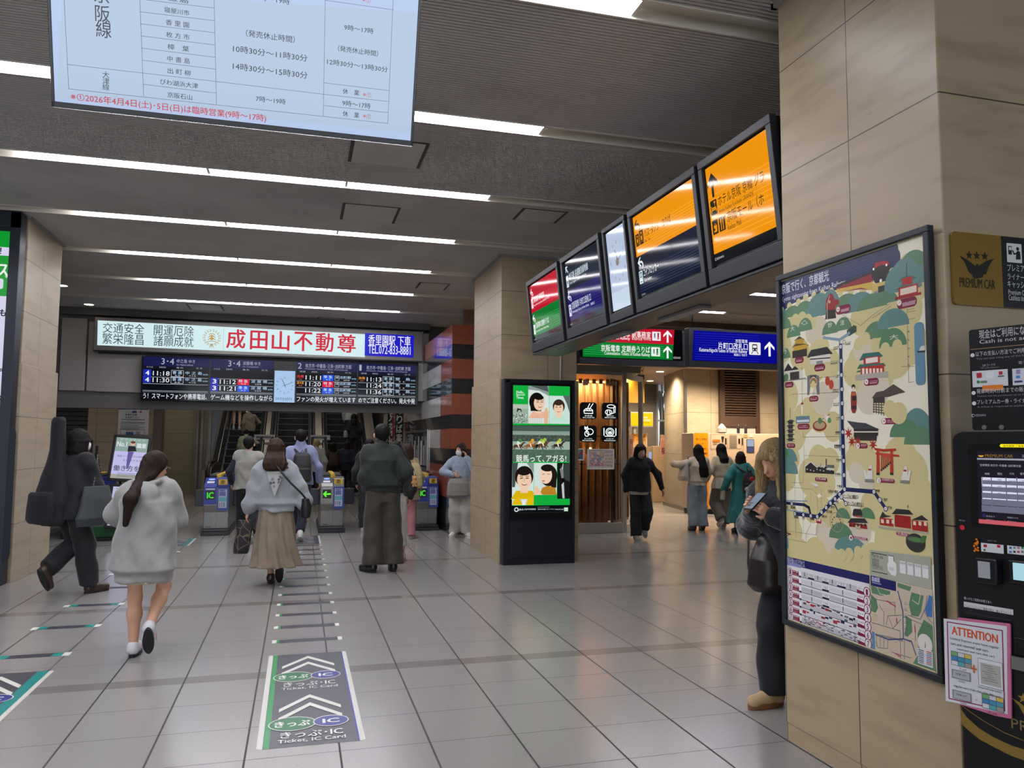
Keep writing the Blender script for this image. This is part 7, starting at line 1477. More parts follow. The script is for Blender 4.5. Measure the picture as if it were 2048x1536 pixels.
HB=hairmat('black','#0d0b0a','#171312'); HBR=hairmat('brown','#2f1f18','#3d2a20'); HD=hairmat('dark_brown','#231813','#2c1f1a'); HBL=hairmat('blonde','#6f5a3a','#a58c60')
WHT=pm('eye_white','#d8d4cc',.3); IRS=pm('iris','#1c120c',.2); LIP=pm('lips','#9c5a52',.5)
SH={'white':(pm('shoe_white','#c9c6c0',.5),pm('sole_white','#d6d3cd',.6)),'black':(pm('shoe_black','#141315',.35),pm('sole_black','#101011',.6)),'tan':(fabric('shoe_tan','#b39a72'),pm('sole_gum','#7d5330',.6)),'grey':(pm('shoe_grey','#8d8a86',.5,.1,.2,30),pm('sole_pale','#c4c0b8',.6)),'run':(pm('shoe_run','#cfcfd2',.5),pm('sole_run','#15151a',.5)),'brown':(pm('shoe_brown','#3a2c24',.4),pm('sole_dark','#1a1614',.6))}
def ik(a,b,l1,l2,pole):
    a,b,pole=[Vector(x) for x in (a,b,pole)]; d=b-a; L=min(d.length,(l1+l2)*.999); d.normalize(); x=(l1*l1-l2*l2+L*L)/(2*L); h=math.sqrt(max(l1*l1-x*x,1e-6))
    p=pole-d*pole.dot(d); p.normalize(); return a+d*x+p*h, a+d*L
def person(lab,x,y,yaw,H=1.65,sex='f',hair=('long',HB,.4),top=None,bot=None,shoe='black',feet=None,hands=None,lean=0,side=0,head=(0,0),mask=None,vox=.012,group=None,z0=0,hood=False,hair_part=None,poles=None,fing=None,nohand=(),hw_=1,drape=0):
    """top=(colour material, hem fraction of H, looseness, sleeve(upper, cuff), kind); bot=(material, kind, radii)"""
    e=empty('person',(x,y,z0),R(yaw),lab,'person',group); s=H/1.7; m_=1.0 if sex=='f' else 1.1
    feet=feet or [(-.10,0,0,8,0),(.10,0,0,-8,0)]
    P=Vector((0,0,.525*H)); sl=math.sin(R(lean)); cl=math.cos(R(lean)); ss=math.sin(R(side))
    mid=Vector(((feet[0][0]+feet[1][0])/2,(feet[0][1]+feet[1][1])/2,0)); P.x+=mid.x; P.y+=mid.y*.8
    sp=lambda t:(P.x+ss*t*.32*H, P.y+sl*t*.32*H, P.z+cl*t*.32*H)     # spine, t=0 pelvis to 1 neck base
    N=Vector(sp(1)); up=(Vector(sp(1))-Vector(sp(.8))).normalized()
    hyaw,hp=head; Rh=(Matrix.Rotation(R(hyaw),3,'Z')@Matrix.Rotation(-R(hp+lean*.4),3,'X')); HC=N+Vector((0,.012,.045*s))+Rh@Vector((0,.018,.085))*s
    hw=.105*s*m_; Sh=[Vector(sp(.895))+Vector((k*(hw+.030*s),0,0)) for k in (-1,1)]
    hands=hands or [None,None]; W_h=[];El=[]
    for i,k in enumerate((-1,1)):
        t=Vector(hands[i]) if hands[i] else Sh[i]+Vector((k*.07,.03,-.50*s))
        pole=Vector(poles[i]) if poles and poles[i] else Vector((k*.6,-1,-.1))
        el,w=ik(Sh[i],t,.172*H,.150*H,pole); El.append(el); W_h.append(w)
    Hp=[Vector((P.x+k*.085*s,P.y,P.z-.0)) for k in (-1,1)]; An=[];Kn=[]
    Fm=[]
    for i,k in enumerate((-1,1)):
        fx,fy,fz,fyaw,fp=feet[i]; M=Matrix.Translation((fx,fy,fz))@Matrix.Rotation(R(fyaw),4,'Z')@Matrix.Translation((0,.13*s,0))@Matrix.Rotation(R(fp),4,'X')@Matrix.Translation((0,-.13*s,0)); Fm.append(M)
        an=M@Vector((0,-.035*s,.085*s)); kn,an2=ik(Hp[i],an,.245*H,.235*H,(k*.08,1,0)); An.append(an); Kn.append(kn)
    # ---- body: one continuous skin surface ----
    b=Fld((-.55,-.75,0),(.55,.75,H+.12),vox); lo=np.array([min(v[i] for v in [*An,*W_h,N,HC,*Sh,*Kn]) for i in range(3)])-.19; hi=np.array([max(v[i] for v in [*An,*W_h,N,HC,*Sh,*Kn]) for i in range(3)])+.19; lo[2]=min(lo[2],-.02); hi[2]+=.05
    b=Fld(lo,hi,vox)
    T=[(0,.125,.085),(.25,.105,.075),(.45,.10,.072),(.7,.125,.085),(.9,.12,.075),(1.0,.06,.055)]
    b.lof([(sp(t)[2],sp(t)[0],sp(t)[1],w*s*m_,d*s) for t,w,d in T],.03)
    b.cone(N-up*.03,HC-Vector((0,0,.05*s)),.052*s*m_,.048*s*m_,.02)
    def hd(v): return HC+Rh@(Vector(v)*s)
    rot=np.array(Rh)
    b.ell(hd((0,-.012,.022)),(.074*s,.092*s,.088*s),.01,rot=rot); b.ell(hd((0,.022,-.045)),(.056*s,.066*s,.068*s),.03,rot=rot); b.cone(hd((0,.058,-.095)),hd((0,.04,-.09)),.018*s,.03*s,.03)
    b.cone(hd((0,.088,.0)),hd((0,.105,-.03)),.008*s,.013*s,.012); b.ell(hd((0,.087,-.062)),(.024*s,.012*s,.012*s),.012,rot=rot)
    for k in (-1,1):
        b.ell(hd((k*(.086 if hair[0]=='short' else .076),-.008,-.012)),(.014*s,.02*s,.032*s),.006,rot=rot); b.ell(hd((k*.03,.088,.006)),(.014*s,.010*s,.008*s),.0,sub=True,rot=rot)
    for i,k in enumerate((-1,1)):
        b.chain([Hp[i],Kn[i],Kn[i].lerp(An[i],.35),An[i]],[.078*s,.052*s,.055*s,.034*s],.03); 
        b.cone(An[i],Fm[i]@Vector((0,.12*s,.03)),.034*s,.024*s,.02)
        b.chain([Sh[i],El[i],El[i].lerp(W_h[i],.3),W_h[i]],[.048*s*m_,.036*s*m_,.036*s*m_,.025*s*m_],.02)
        if i in nohand: continue
        fd=(W_h[i]-El[i]).normalized(); 
        if fing and fing[i]: fd=Vector(fing[i]).normalized()
        inn=Vector((-k,.25,0)); inn=(inn-fd*inn.dot(fd)).normalized(); sd=fd.cross(inn)*(1)
        if sd.y<0: sd=-sd
        pc=W_h[i]+fd*.045*s
        for j in (-1,-.3,.35,1): b.cone(W_h[i]+fd*.01+sd*.014*s*j,W_h[i]+fd*.082*s+sd*.03*s*j,.015*s,.0125*s,.008)
        fr_=max(.0082*s,vox*.62)
        for j,L_ in ((-1.05,.062),(-.35,.078),(.35,.084),(1.05,.076)):
            a0=W_h[i]+fd*.085*s+sd*.030*s*j; a1=a0+(fd*.9+inn*.35)*L_*.5*s; a2=a1+(fd*.55+inn*.75)*L_*.5*s; b.chain([a0,a1,a2],[fr_*1.08,fr_,fr_*.85],.004)
        t0=W_h[i]+fd*.03*s+sd*.022*s; t1=t0+(sd*.8+fd*.7+inn*.25).normalized()*.04*s; t2=t1+(fd*.9+inn*.3+sd*.1).normalized()*.03*s; b.chain([t0,t1,t2],[fr_*1.35,fr_*1.15,fr_],.008)
    b.build('body',SKIN,e)
    # ---- face details ----
    if mask!='hidden':
        for k in (-1,1):
            m=MB(); Me=Matrix.Translation(hd((k*.03,.080,.006)))@Rh.to_4x4(); m.lathe([(.001,-.004*s),(.007*s,-.002*s),(.0078*s,0),(.0055*s,.003*s),(.001,.004*s)],n=10,M=Me@Matrix.Rotation(R(90),4,'X')@Matrix.Diagonal((1.1,.6,1,1))); o=m.build('eye',WHT,e,smooth=True)
            MB().lathe([(.001,0),(.0048*s,.0),(.0040*s,.002)],n=8,M=Matrix.Translation(hd((k*.03,.0835,.006)))@Rh.to_4x4()@Matrix.Rotation(R(-90),4,'X')).build('iris',IRS,o)
            MB().tube([hd((k*.016,.092,.024)),hd((k*.032,.092,.029)),hd((k*.048,.082,.023))],.0028*s,6).build('eyebrow',HB,e)
        if not mask: MB().tube([hd((-.02,.090,-.062)),hd((0,.1,-.060)),hd((.02,.090,-.062))],[.002,.006*s,.002],8).build('lips',LIP,e,smooth=True)
    if mask and mask!='hidden':
        f=Fld(np.array(hd((0,0,-.05)))-.13,np.array(hd((0,0,-.05)))+.13,.006); f.ell(hd((0,.030,-.052)),(.064*s,.076*s,.060*s),0,rot=rot); f.cone(hd((0,.095,-.03)),hd((0,.085,-.07)),.02*s,.02*s,.02)
        f.ell(hd((0,-.09,-.05)),(.2,.105*s,.2),0,sub=True,rot=rot); f.build('face_mask',mask,e)
    # ---- hair ----
    st,hm,L=hair; g=Fld(np.array(HC)-np.array([.27,.44,.30+L]),np.array(HC)+np.array([.27,.30,.2]),max(.007,vox*.75)); 
    g.ell(hd((0,-.022,.032)),(.089*s,.106*s,.098*s),.0,rot=rot)
    if st in('short',): g.cone(hd((0,-.045,-.005)),hd((0,-.058,-.045)),.074*s,.045*s,.02)
    if st in ('long','bob','tail'):
        for k in (-1,1): g.cone(hd((k*.055,-.01,.0)),hd((k*.062,-.005 if st!='tail' else -.05,-.10)),.042*s,.03*s,.03)
    if st=='bob':
        c=hd((0,-.035,-.06)); g.lof([(c.z-.10*s-L*.2,c.x,c.y,.088*s,.07*s),(c.z-.04,c.x,c.y,.108*s,.088*s),(c.z+.06,c.x,c.y+.01,.098*s,.09*s)],.03,(.035,17,1),2,1)
    if st=='long':
        c=hd((0,-.04,-.03)); off=hair_part or 0; ex=top[2] if top else 0; by=sp(.8)[1]-.095*s-ex*.7; hs=s; q_=1+(hw_-1)*.25
        g.lof([(c.z-L,c.x+off,by,.070*s*hw_,.024*s),(c.z-L*.88,c.x+off*.9,by,.095*s*hw_,.040*s),(c.z-L*.6,c.x+off*.6,min(by,c.y-.02)+.01,.100*s*hw_,.055*s),(c.z-.10*min(1,L/.3),c.x+off*.2,min(by*.6,c.y-.02),.098*s*(1+(hw_-1)*.6),.070*s),(c.z-.0,c.x,c.y-.005,.090*s*q_,.078*s),(c.z+.06,c.x,c.y+.012,.080*s,.085*s)],.05,(.06,15,.5),2,2)
    if st=='tail':
        c=hd((0,-.085,-.03)); off=hair_part or 0; by=sp(.8)[1]-.11*s-(top[2] if top else 0)*.75-(.06 if top and top[4]=='hoodie' else 0); g.chain([c,Vector((c.x+off*.2,c.y-.03,c.z-.08)),Vector((c.x+off*.6,min(by,c.y-.02),c.z-L*.55)),Vector((c.x+off,by,c.z-L))],[.050*s,.052*s,.050*s,.020],.03)
    g.ell(hd((0,.094,-.050)),(.069*s,.080*s,.100*s),0,sub=True,rot=rot)
    g.ell(hd((0,.12,-.09)),(.075*s,.10*s,.08*s),0,sub=True,rot=rot)
    if drape:
        for k in (-1,1): a=hd((k*.062,.045,.035)); c=hd((k*.082,.045,-.04)); g.chain([a,c,c+Vector((k*.01,-.01,-drape*.6)),c+Vector((0,-.02,-drape))],[.034*s,.045*s,.045*s,.02],.02)
    if st=='short': 
        for k in (-1,1): g.ell(hd((k*.095,.03,-.055)),(.04*s,.055*s,.05*s),0,sub=True,rot=rot)
    g.wrinkle(.0034,80,1,(1,1,.08)); g.build('hair',hm,e)
    # ---- top ----
    if top:
        tm,hem,lo_,sv,kind=top; ex=lo_; f=Fld(lo-.12,hi+.1,vox); hz=hem*H
        widths=[(0,.150,.105),(.2,.142,.10),(.45,.138,.098),(.7,.150,.106),(.86,.130,.092),(.96,.082,.072),(1.03,.060,.058)]
        S=[]; 
        for t,w,d in widths:
            q=sp(t); 
            if q[2]>hz+.02: S.append((q[2],q[0],q[1],w*s*m_+ex*.85*(1 if t<.6 else .75 if t<.8 else .4 if t<.9 else .15),d*s+ex*.75*(1 if t<.8 else .5 if t<.9 else .2)))
        S.sort(); q0=S[0]; qq=sp((hz/H-.525)/.32)
        pinch={'hoodie':.90,'bomber':.86,'knit':.92}.get(kind,1.0); fl={'dress':1.5,'coat':1.15,'tunic':1.12}.get(kind,1.0)
        if pinch<1: S=[(hz,qq[0],qq[1],q0[3]*pinch,q0[4]*pinch),(hz+.05,qq[0],qq[1],q0[3]*pinch,q0[4]*pinch),(hz+.085,qq[0],qq[1],q0[3]*1.08,q0[4]*1.08)]+[r for r in S if r[0]>hz+.11]
        else: S=[(hz,qq[0]*0+P.x,P.y,q0[3]*fl,q0[4]*fl*1.05)]+S
        f.lof(S,.02,(.03 if kind not in('dress','coat') else .06,5 if kind!='dress' else 9,1),2.25,len(lab))
        for i,k in enumerate((-1,1)):
            f.cone(Sh[i],Vector(sp(.93)),.056*s*m_,.062*s,.05); f.cone(Sh[i]-Vector((0,0,.03)),Vector(sp(.7)),.058*s*m_+ex*.2,.09*s+ex*.4,.05)
            if kind=='vest': f.cone(Sh[i],Sh[i].lerp(El[i],.12),.060*s+ex*.5,.056*s+ex*.5,.04); continue
            a_,c_=sv; a_*=.84; Shd=Sh[i]+(El[i]-Sh[i])*.25; wr=El[i].lerp(W_h[i],.97 if kind!='tee' else .1)
            if kind in('hoodie','bomber','knit'): f.chain([Sh[i],Shd,El[i],El[i].lerp(W_h[i],.75),wr],[.058*s*m_,a_*s*.95,a_*s,a_*s*.9,c_*s],.035)
            else: f.chain([Sh[i],Shd,El[i],wr],[.056*s*m_,a_*s,(a_+c_)/2*s*1.05,c_*s],.03)
        if kind in('hoodie',) or hood: 
            c=Vector(sp(.93)); f.ell(c+Vector((0,-.075-ex*.35,-.05)),(.135*s,.075*s,.105*s),.015); f.chain([c+Vector((k_*.11*s,.02,.045)) for k_ in (-1,)]+[c+Vector((-.09*s,-.09,.035)),c+Vector((0,-.125,.02)),c+Vector((.09*s,-.09,.035)),c+Vector((.11*s,.02,.045))],[.022]*5,.012)
        if kind in('shirt','bomber','coat','turtle'): f.cone(N-up*.02,N+up*.045,.078*s,.068*s,.015)
        f.wrinkle(.0095 if kind!='fuzzy' else .005,17,len(lab),(1,.8,1)); f.wrinkle(.003,43,len(lab)+1,(1,1,.8)); 
        if kind=='fuzzy': f.wrinkle(.0022,150,3,(1,1,1))
        f.build({'hoodie':'hoodie','bomber':'jacket','knit':'sweater','vest':'vest','shirt':'shirt','coat':'coat','dress':'dress','fuzzy':'sweater','turtle':'sweater'}.get(kind,'shirt'),tm,e)
        if kind=='vest':
            f=Fld(lo-.05,hi+.05,vox)
            for i in (0,1): f.chain([Sh[i],El[i],El[i].lerp(W_h[i],.95)],[.056*s,.052*s,.040*s],.02)
            f.wrinkle(.003,30,2); f.build('sleeves',sv[0] if not isinstance(sv[0],float) else tm,e)
    # ---- bottoms ----
    if bot:
        bm_,kind,rr=bot; f=Fld(lo-.12,hi+.02,vox)
        if kind=='pants':
            r1,r2,r3=rr; f.lof([(P.z-.10*s,P.x,P.y,.155*s,.11*s),(P.z+.06*s,P.x,P.y,.148*s*m_**.5,.105*s),(P.z+.16*s,*sp(.28)[:2],.125*s*m_**.5,.09*s)],.03)
            for i in (0,1):
                hemp=Kn[i].lerp(An[i],.93); f.chain([Hp[i]-Vector((0,0,.03)),Kn[i],hemp],[r1*s,r2*s,r3*s],.025)
                d=(An[i]-Kn[i]).normalized(); f.put(lambda X,Y,Z,c=hemp+d*r3*s*.25,d=d:-((X-c.x)*d.x+(Y-c.y)*d.y+(Z-c.z)*d.z)+0*X,np.array(hemp)-.16,np.array(hemp)+.16,0,sub=True)
            f.wrinkle(.007,17,3,(.8,.8,1.2)); f.wrinkle(.0025,41,5); f.build('trousers',bm_,e)
        elif kind=='skirt':
            zt,zb__,rt_,rb_=rr; f.lof([(zb__*H,P.x,P.y,rb_*s,rb_*s*.85),((zb__+.06)*H,P.x,P.y,rb_*s*.88,rb_*s*.76),((zt+zb__)/2*H,P.x,P.y,(rt_*.55+rb_*.45)*s,(rt_*.55+rb_*.45)*s*.8),((zt-.06)*H,P.x,P.y,rt_*s*1.2,rt_*s*.85),(zt*H,P.x,P.y,rt_*s,rt_*s*.75)],.02,(.085,9,.7),2,4)
            f.wrinkle(.003,20,2,(1,1,.3)); f.build('skirt',bm_,e)
    # ---- shoes ----
    um,sm=SH[shoe]; boot=shoe=='black' and bot is not None
    for i in (0,1):
        M=Fm[i]; f=Fld((-.09,-.14,-.03),(.09,.26,.22),.009); 
        f.chain([(0,-.045*s,.055),(0,.04*s,.055),(0,.14*s,.042)],[.043*s,.045*s,.040*s],.02).cone((0,-.04*s,.06),(0,-.045*s,.085 if not boot else .14),.045*s,.042*s,.02); f.put(lambda X,Y,Z:Z-.018+0*X+0*Y,(-.1,-.2,-.05),(.1,.3,.018),0,sub=True)
        u=f.build('shoe',um,e,M); o=[]
        for a in range(20):
            t=a/20*2*pi; o.append((.046*s*math.cos(t)*(1 if math.sin(t)>0 else .92),(.045+.135*math.sin(t))*s))
        MB().prism(o,0,.026 if shoe not in('tan','black') else .034).build('sole',sm,u,bev=.004)
    return dict(e=e,W=W_h,El=El,Sh=Sh,HC=HC,N=N,P=P,hd=hd,An=An,Kn=Kn,sp=sp,F=Fm)
walkL=[(-.08,.30,0,0,0),(.08,-.30,.06,0,-40)]; walkR=[(-.08,-.30,.06,0,-40),(.08,.30,0,0,0)]
def strap(pts,w,mat_,e,name='strap'):
    m=MB(); P=[Vector(p) for p in pts]; 
    m.tube(P,w/2,6); return m.build(name,mat_,e,smooth=True)
def bag(name,lab,cat,pr,fn,mat_,lo,hi,vox=.010,part='bag_body'):
    M=pr['e'].matrix_basis if isinstance(pr,dict) else pr
    e=empty(name,(0,0,0),0,lab,cat); e.matrix_basis=M; f=Fld(lo,hi,vox); fn(f); f.build(part,mat_,e); return e
def at(d,rz): return Matrix.Translation(d)@Matrix.Rotation(R(rz),4,'Z')
BLK=fabric('cloth_black','#15161b',.85,.15,.3,.1,120); NVY=fabric('cloth_navy','#141a2a'); GRY=fabric('cloth_grey_marl','#8c8b8a',.95,.1,.5,.3,60); LGR=fabric('knit_grey','#8f9397',.95,.06,.8,.3,90)
# --- guitar carrier ---
p=PZ(150,1189); G=person('person dressed in black with a mask, walking with a guitar case and a tote',p.x+.02,p.y+.05,-40,1.72,'m',('bob',HB,.1),(BLK,.46,.035,(.085,.05),'shirt'),(BLK,'pants',(.105,.10,.095)),'brown',[(-.09,-.42,.10,5,-62),(.08,.10,0,-5,0)],[(-.26,.12,.84),(.26,.12,.84)],4,0,(0,0),pm('mask_white','#d6d4d2',.8),.011)
def fg(f):
    f.lof([(.72,-.14,-.27,.17,.07),(.76,-.14,-.27,.21,.085),(.95,-.13,-.27,.23,.09),(1.08,-.12,-.27,.205,.085),(1.20,-.11,-.26,.17,.08),(1.36,-.10,-.25,.115,.065),(1.48,-.09,-.25,.095,.055),(1.70,-.09,-.25,.090,.05),(1.79,-.09,-.25,.088,.05),(1.83,-.09,-.25,.06,.04)],.02)
    f.lof([(.74,-.15,-.36,.17,.04),(.78,-.15,-.37,.19,.05),(1.03,-.14,-.37,.185,.05),(1.06,-.14,-.36,.17,.04)],.01); f.wrinkle(.002,26,1)
g=bag('guitar_case','black padded guitar case standing taller than its carrier','guitar case',G,fg,BLK,(-.42,-.5,.6),(.25,-.1,1.98),.010)
strap([(-.15,-.2,1.42),(-.13,-.08,1.5),(-.12,.10,1.40),(-.13,.12,1.2),(-.15,-.05,1.05)],.03,M_gk,g,'shoulder_strap')
def ft(f): f.lof([(.72,.27,-.06,.055,.19),(.80,.28,-.06,.075,.215),(1.0,.27,-.05,.05,.17),(1.12,.26,-.04,.022,.14)],.02); f.wrinkle(.004,16,5)
t_=bag('tote_bag','dark grey slouchy tote on a chain strap beside the guitar case','tote bag',G,ft,fabric('tote_grey','#2f3438',.7),(.1,-.35,.66),(.42,.25,1.2),.010)
for k in (-.07,.03): 
    m=MB(); pts=[Vector((.24,k,1.12)),Vector((.225,k*.5,1.3)),Vector((.205,-.01,1.46))]
    for q in range(22): 
        u=q/21; c=pts[0].lerp(pts[1],u).lerp(pts[1].lerp(pts[2],u),u); m.tube([c+Vector((0,0,-.006)),c+Vector((.004,0,.006))],.007 if q%2 else .004,6)
    m.build('chain_strap',M_steel if k<0 else M_gk,t_,smooth=True)
# --- grey hoodie ---
p=PZ(276,1314); Hd=person('person in an oversized grey hoodie and bare legs walking to the gates',p.x+.06,p.y+.02,-6,1.53,'f',('tail',HD,.40),(GRY,.375,.095,(.105,.05),'hoodie'),(pm('cream_shorts','#b9a88c',.8),'skirt',(.50,.365,.13,.20)),'run',[(-.10,.02,0,4,0),(.06,-.24,.075,10,-58)],[(-.16,.20,.90),(.10,.26,.96)],6,0,(-38,14),None,.010,hair_part=-.06,poles=[(-1,-.5,.1),(.45,-1,-.3)])
m=MB(); h_=Hd['hd']; m.tube([h_((.09,-.01,.012)),h_((.083,.06,.012)),h_((.07,.09,.006))],.003,6).build('glasses_temple',M_steel,Hd['e'])
# pink flashes on the running shoes
for i,M in enumerate(Hd['F']):
    q=MB(); q.prism([(-.03,.0),(.03,.0),(.06,.02),(-.02,.018)],0,.002,M@Matrix.Translation((.047,.05,.06))@Matrix.Rotation(R(90),4,'Y')@Matrix.Rotation(R(90),4,'Z')); q.build('pink_flash',pm('flash_pink','#d04a68',.5),Hd['e'])
# --- long brown hair, knit and long skirt ---
p=PZ(553,1178); Sk=person('person with long brown hair in a grey knit top and long beige skirt',p.x,p.y+.25,-2,1.64,'f',('long',HBR,.215),(LGR,.50,.075,(.115,.055),'knit'),(fabric('skirt_beige','#80725f',.85,.1,.2),'skirt',(.62,.125,.14,.29)),'brown',[(-.08,.16,0,0,0),(.02,-.10,.045,0,-50)],[(-.34,.04,.80),(.29,.0,.84)],2,-3,(0,4),None,.010,hw_=1.4,poles=[(-1,-.3,0),(1,-.5,0)])
c=Sk['sp'](.62); A=Art((c[0]-.09,c[1]-.194,c[2]-.20),(1,0,0),(0,0,1),0,.8,.001); A.px=False
A.poly([(0,.26),(.18,.26),(.09,0)],'#a9aaa8')
for k in range(16):
    a0=.02+.14*rng.random(); z=.08+.15*rng.random(); 
    if abs(a0-.09)<z*.33: A.disc((a0,z),.010+.006*rng.random(),['#55575a','#777a7c'][k%2],n=8)
A.rect((.0,.26),(.18,.275),'#8c8d8c'); 
def lace(A,e,name):
    z0=0; me=bpy.data.meshes.new(name); me.from_pydata([(A.M@Vector(v))[:] for v in A.v],[],A.f); o=link(me,name,A.inks,e); me.polygons.foreach_set('material_index',A.mi); me.update(); return o
lace(A,Sk['e'],'lace_panel')
M_st2=pm('strap_black','#15151a',.5)
sb=bag('crossbody_bag','dark crossbody bag on the hip of the grey knit wearer','handbag',Sk,lambda f:f.lof([(.74,.29,-.02,.05,.10),(.86,.29,-.02,.06,.11),(.96,.28,-.02,.045,.10)],.02),M_st2,(.15,-.2,.7),(.4,.15,1.0))
strap([(-.10,-.10,1.40),(0,-.165,1.28),(.12,-.20,1.14),(.24,-.17,1.02),(.29,-.08,.95)],.022,M_st2,sb)
w=Sk['W'][0]
def fp_(f): f.lof([(.34,-.40,.08,.075,.025),(.37,-.40,.08,.085,.04),(.66,-.37,.06,.085,.03),(.72,-.36,.05,.08,.012)],.01); f.wrinkle(.002,30,1)
t=NT('net_pattern_black'); v=t.co((14,14,9)); vv=t.n('TexVoronoi',{'Vector':v,'Scale':1.0},feature='DISTANCE_TO_EDGE').outputs[0]; t.L(t.ramp(vv,[(.02,hx('#6a5a48')),(.05,hx('#14141a'))]),'Base Color'); t.b.inputs['Roughness'].default_value=.6
bag('shopping_pouch','black pouch with a net pattern swinging from the left hand of the long skirt wearer','pouch',Sk,fp_,t.m,(-.55,-.1,.3),(-.25,.2,.75),.009)
# --- man in green jacket ---
p=PZ(771,1144); JK=fabric('jacket_green','#1f2622',.8,.15,.3,.1); Gm=person('tall person in a dark green bomber jacket and brown wide trousers, standing',p.x-.03,p.y+.05,2,1.83,'m',('short',HB,.05),(JK,.535,.085,(.115,.05),'bomber'),(fabric('trouser_brown','#3a322b',.8),'pants',(.115,.115,.120)),'black',[(-.15,0,0,35,0),(.13,.02,0,0,0)],[(-.14,.20,.98),(.22,.14,1.05)],0,-3,(8,-3),None,.011,poles=[(-.55,-1,0),(.4,-1,0)])
sb=bag('shoulder_bag','black shoulder bag with a small plush on the right side of the green jacket wearer','shoulder bag',Gm,lambda f:(f.lof([(.92,.30,-.06,.06,.10),(1.0,.32,-.06,.09,.14),(1.18,.31,-.05,.075,.12),(1.30,.28,-.04,.03,.07)],.03),f.wrinkle(.004,18,2)),BLK,(.12,-.25,.86),(.46,.15,1.36))
strap([(.30,-.05,1.3),(.24,-.06,1.45),(.20,-.02,1.58),(.18,.08,1.50),(.24,.12,1.3)],.04,BLK,sb)
pt=empty('plush_keyring',(0,0,0),0,'small tan bear plush hanging on the black shoulder bag','plush toy'); pt.matrix_basis=Gm['e'].matrix_basis.copy(); f=Fld((.28,-.28,1.0),(.42,-.12,1.22),.006); f.ell((.34,-.21,1.15),(.03,.028,.03),.01).ell((.34,-.21,1.095),(.032,.028,.038),.012)
for k in (-1,1): f.ell((.34+k*.024,-.21,1.178),(.010,.009,.011),.004).ell((.34+k*.03,-.22,1.10),(.012,.014,.02),.006).ell((.34+k*.016,-.225,1.058),(.014,.016,.014),.006)
f.build('plush_body',fabric('plush_tan','#a87c4c',.95,.1,.6),pt); MB().tube([(.34,-.2,1.18),(.335,-.18,1.24)],.003,6).build('key_cord',M_white,pt)
# --- child sized figure in white behind the green jacket ---
p=PZ(777,1130); person('person in a long white dress mostly hidden behind the brown trousers',p.x+.12,p.y+.35,-4,1.62,'f',('bob',HB,.12),(BLK,.56,.03,(.06,.045),'shirt'),(fabric('dress_white','#c4c0ba',.85),'skirt',(.60,.13,.13,.20)),'white',None,None,0,0,(-20,0),None,.013)
# --- pink trousers ---
p=PZ(812,1082); CR=fabric('coat_cream','#857c62'); Pk=person('person in a cream coat and pink trousers near the striped wall',p.x,p.y+.05,8,1.58,'f',('bob',HBR,.45),(CR,.42,.05,(.075,.055),'coat'),(fabric('trouser_pink','#a56e74'),'pants',(.09,.085,.085)),'grey',[(-.08,.0,0,0,0),(.09,-.05,0,-60,0)],None,0,0,(-5,0),None,.012)
def backpack(lab,pr,mat_,z0,z1,w,d,off=-.22,x0=0,sm=None):
    def fn(f): f.lof([(z0,x0,off,w*.85,d*.7),(z0+.05,x0,off-.01,w,d),(z0+(z1-z0)*.6,x0,off-.01,w*.97,d*.95),(z1-.05,x0,off+.005,w*.82,d*.75),(z1,x0,off+.01,w*.55,d*.45)],.02,sup=2.6); f.lof([(z0+.03,x0,off-d*.9,w*.7,d*.3),(z0+(z1-z0)*.45,x0,off-d*.95,w*.7,d*.3)],.02); f.wrinkle(.002,22,1)
    b=bag('backpack',lab,'backpack',pr,fn,mat_,(x0-w-.05,off-2*d-.05,z0-.03),(x0+w+.05,off+d+.05,z1+.03),.010)
    N=pr['N']; 
    for k in (-1,1): strap([(x0+k*w*.35,off+.01,z1-.02),(N.x+k*.085,N.y-.075,N.z-.06),(N.x+k*.11,N.y-.0,N.z-.01),(N.x+k*.12,N.y+.11,N.z-.14),(N.x+k*.14,N.y+.10,N.z-.3)],.042,sm or mat_,b,'shoulder_strap')
    MB().tube([(x0-.03,off-.01,z1-.02),(x0,off-.03,z1+.04),(x0+.03,off-.01,z1-.02)],.007,6).build('top_handle',sm or mat_,b,smooth=True); return b
backpack('cream backpack on the person in pink trousers',Pk,fabric('pack_cream','#a89a72'),.86,1.26,.15,.09,-.23,.04)
# --- vest man ---
p=PZ(487,1090); Vm=person('person in a pale grey fleece vest over navy sleeves walking to the left gate',p.x+.02,p.y+.3,0,1.68,'m',('short',HB,.04),(fabric('vest_grey','#8d8c86',.95,.08,.5,.3),.50,.05,(NVY,.05),'vest'),(fabric('trouser_black','#16181d'),'pants',(.095,.085,.08)),'grey',[(-.09,.2,0,0,0),(.07,-.27,.03,0,-30)],[(-.26,.08,.92),(.24,.14,1.0)],0,0,(-6,4),None,.012)
# --- blue shirt with black backpack ---
p=PZ(604,1086); Bs=person('person in a light blue shirt with a black backpack walking to the centre gate',p.x-.02,p.y+.25,-3,1.80,'m',('short',HB,.04),(fabric('shirt_blue','#7f86a8',.8),.50,.035,(.075,.045),'shirt'),(NVY,'pants',(.095,.075,.065)),'white',[(-.08,.3,0,0,0),(.0,-.25,.02,0,-22)],[(-.2,.2,1.15),(.27,.1,.95)],0,0,(5,0),None,.012)
backpack('black backpack on the person in the light blue shirt',Bs,fabric('pack_black','#191a1f',.6),.95,1.42,.155,.095,-.235)
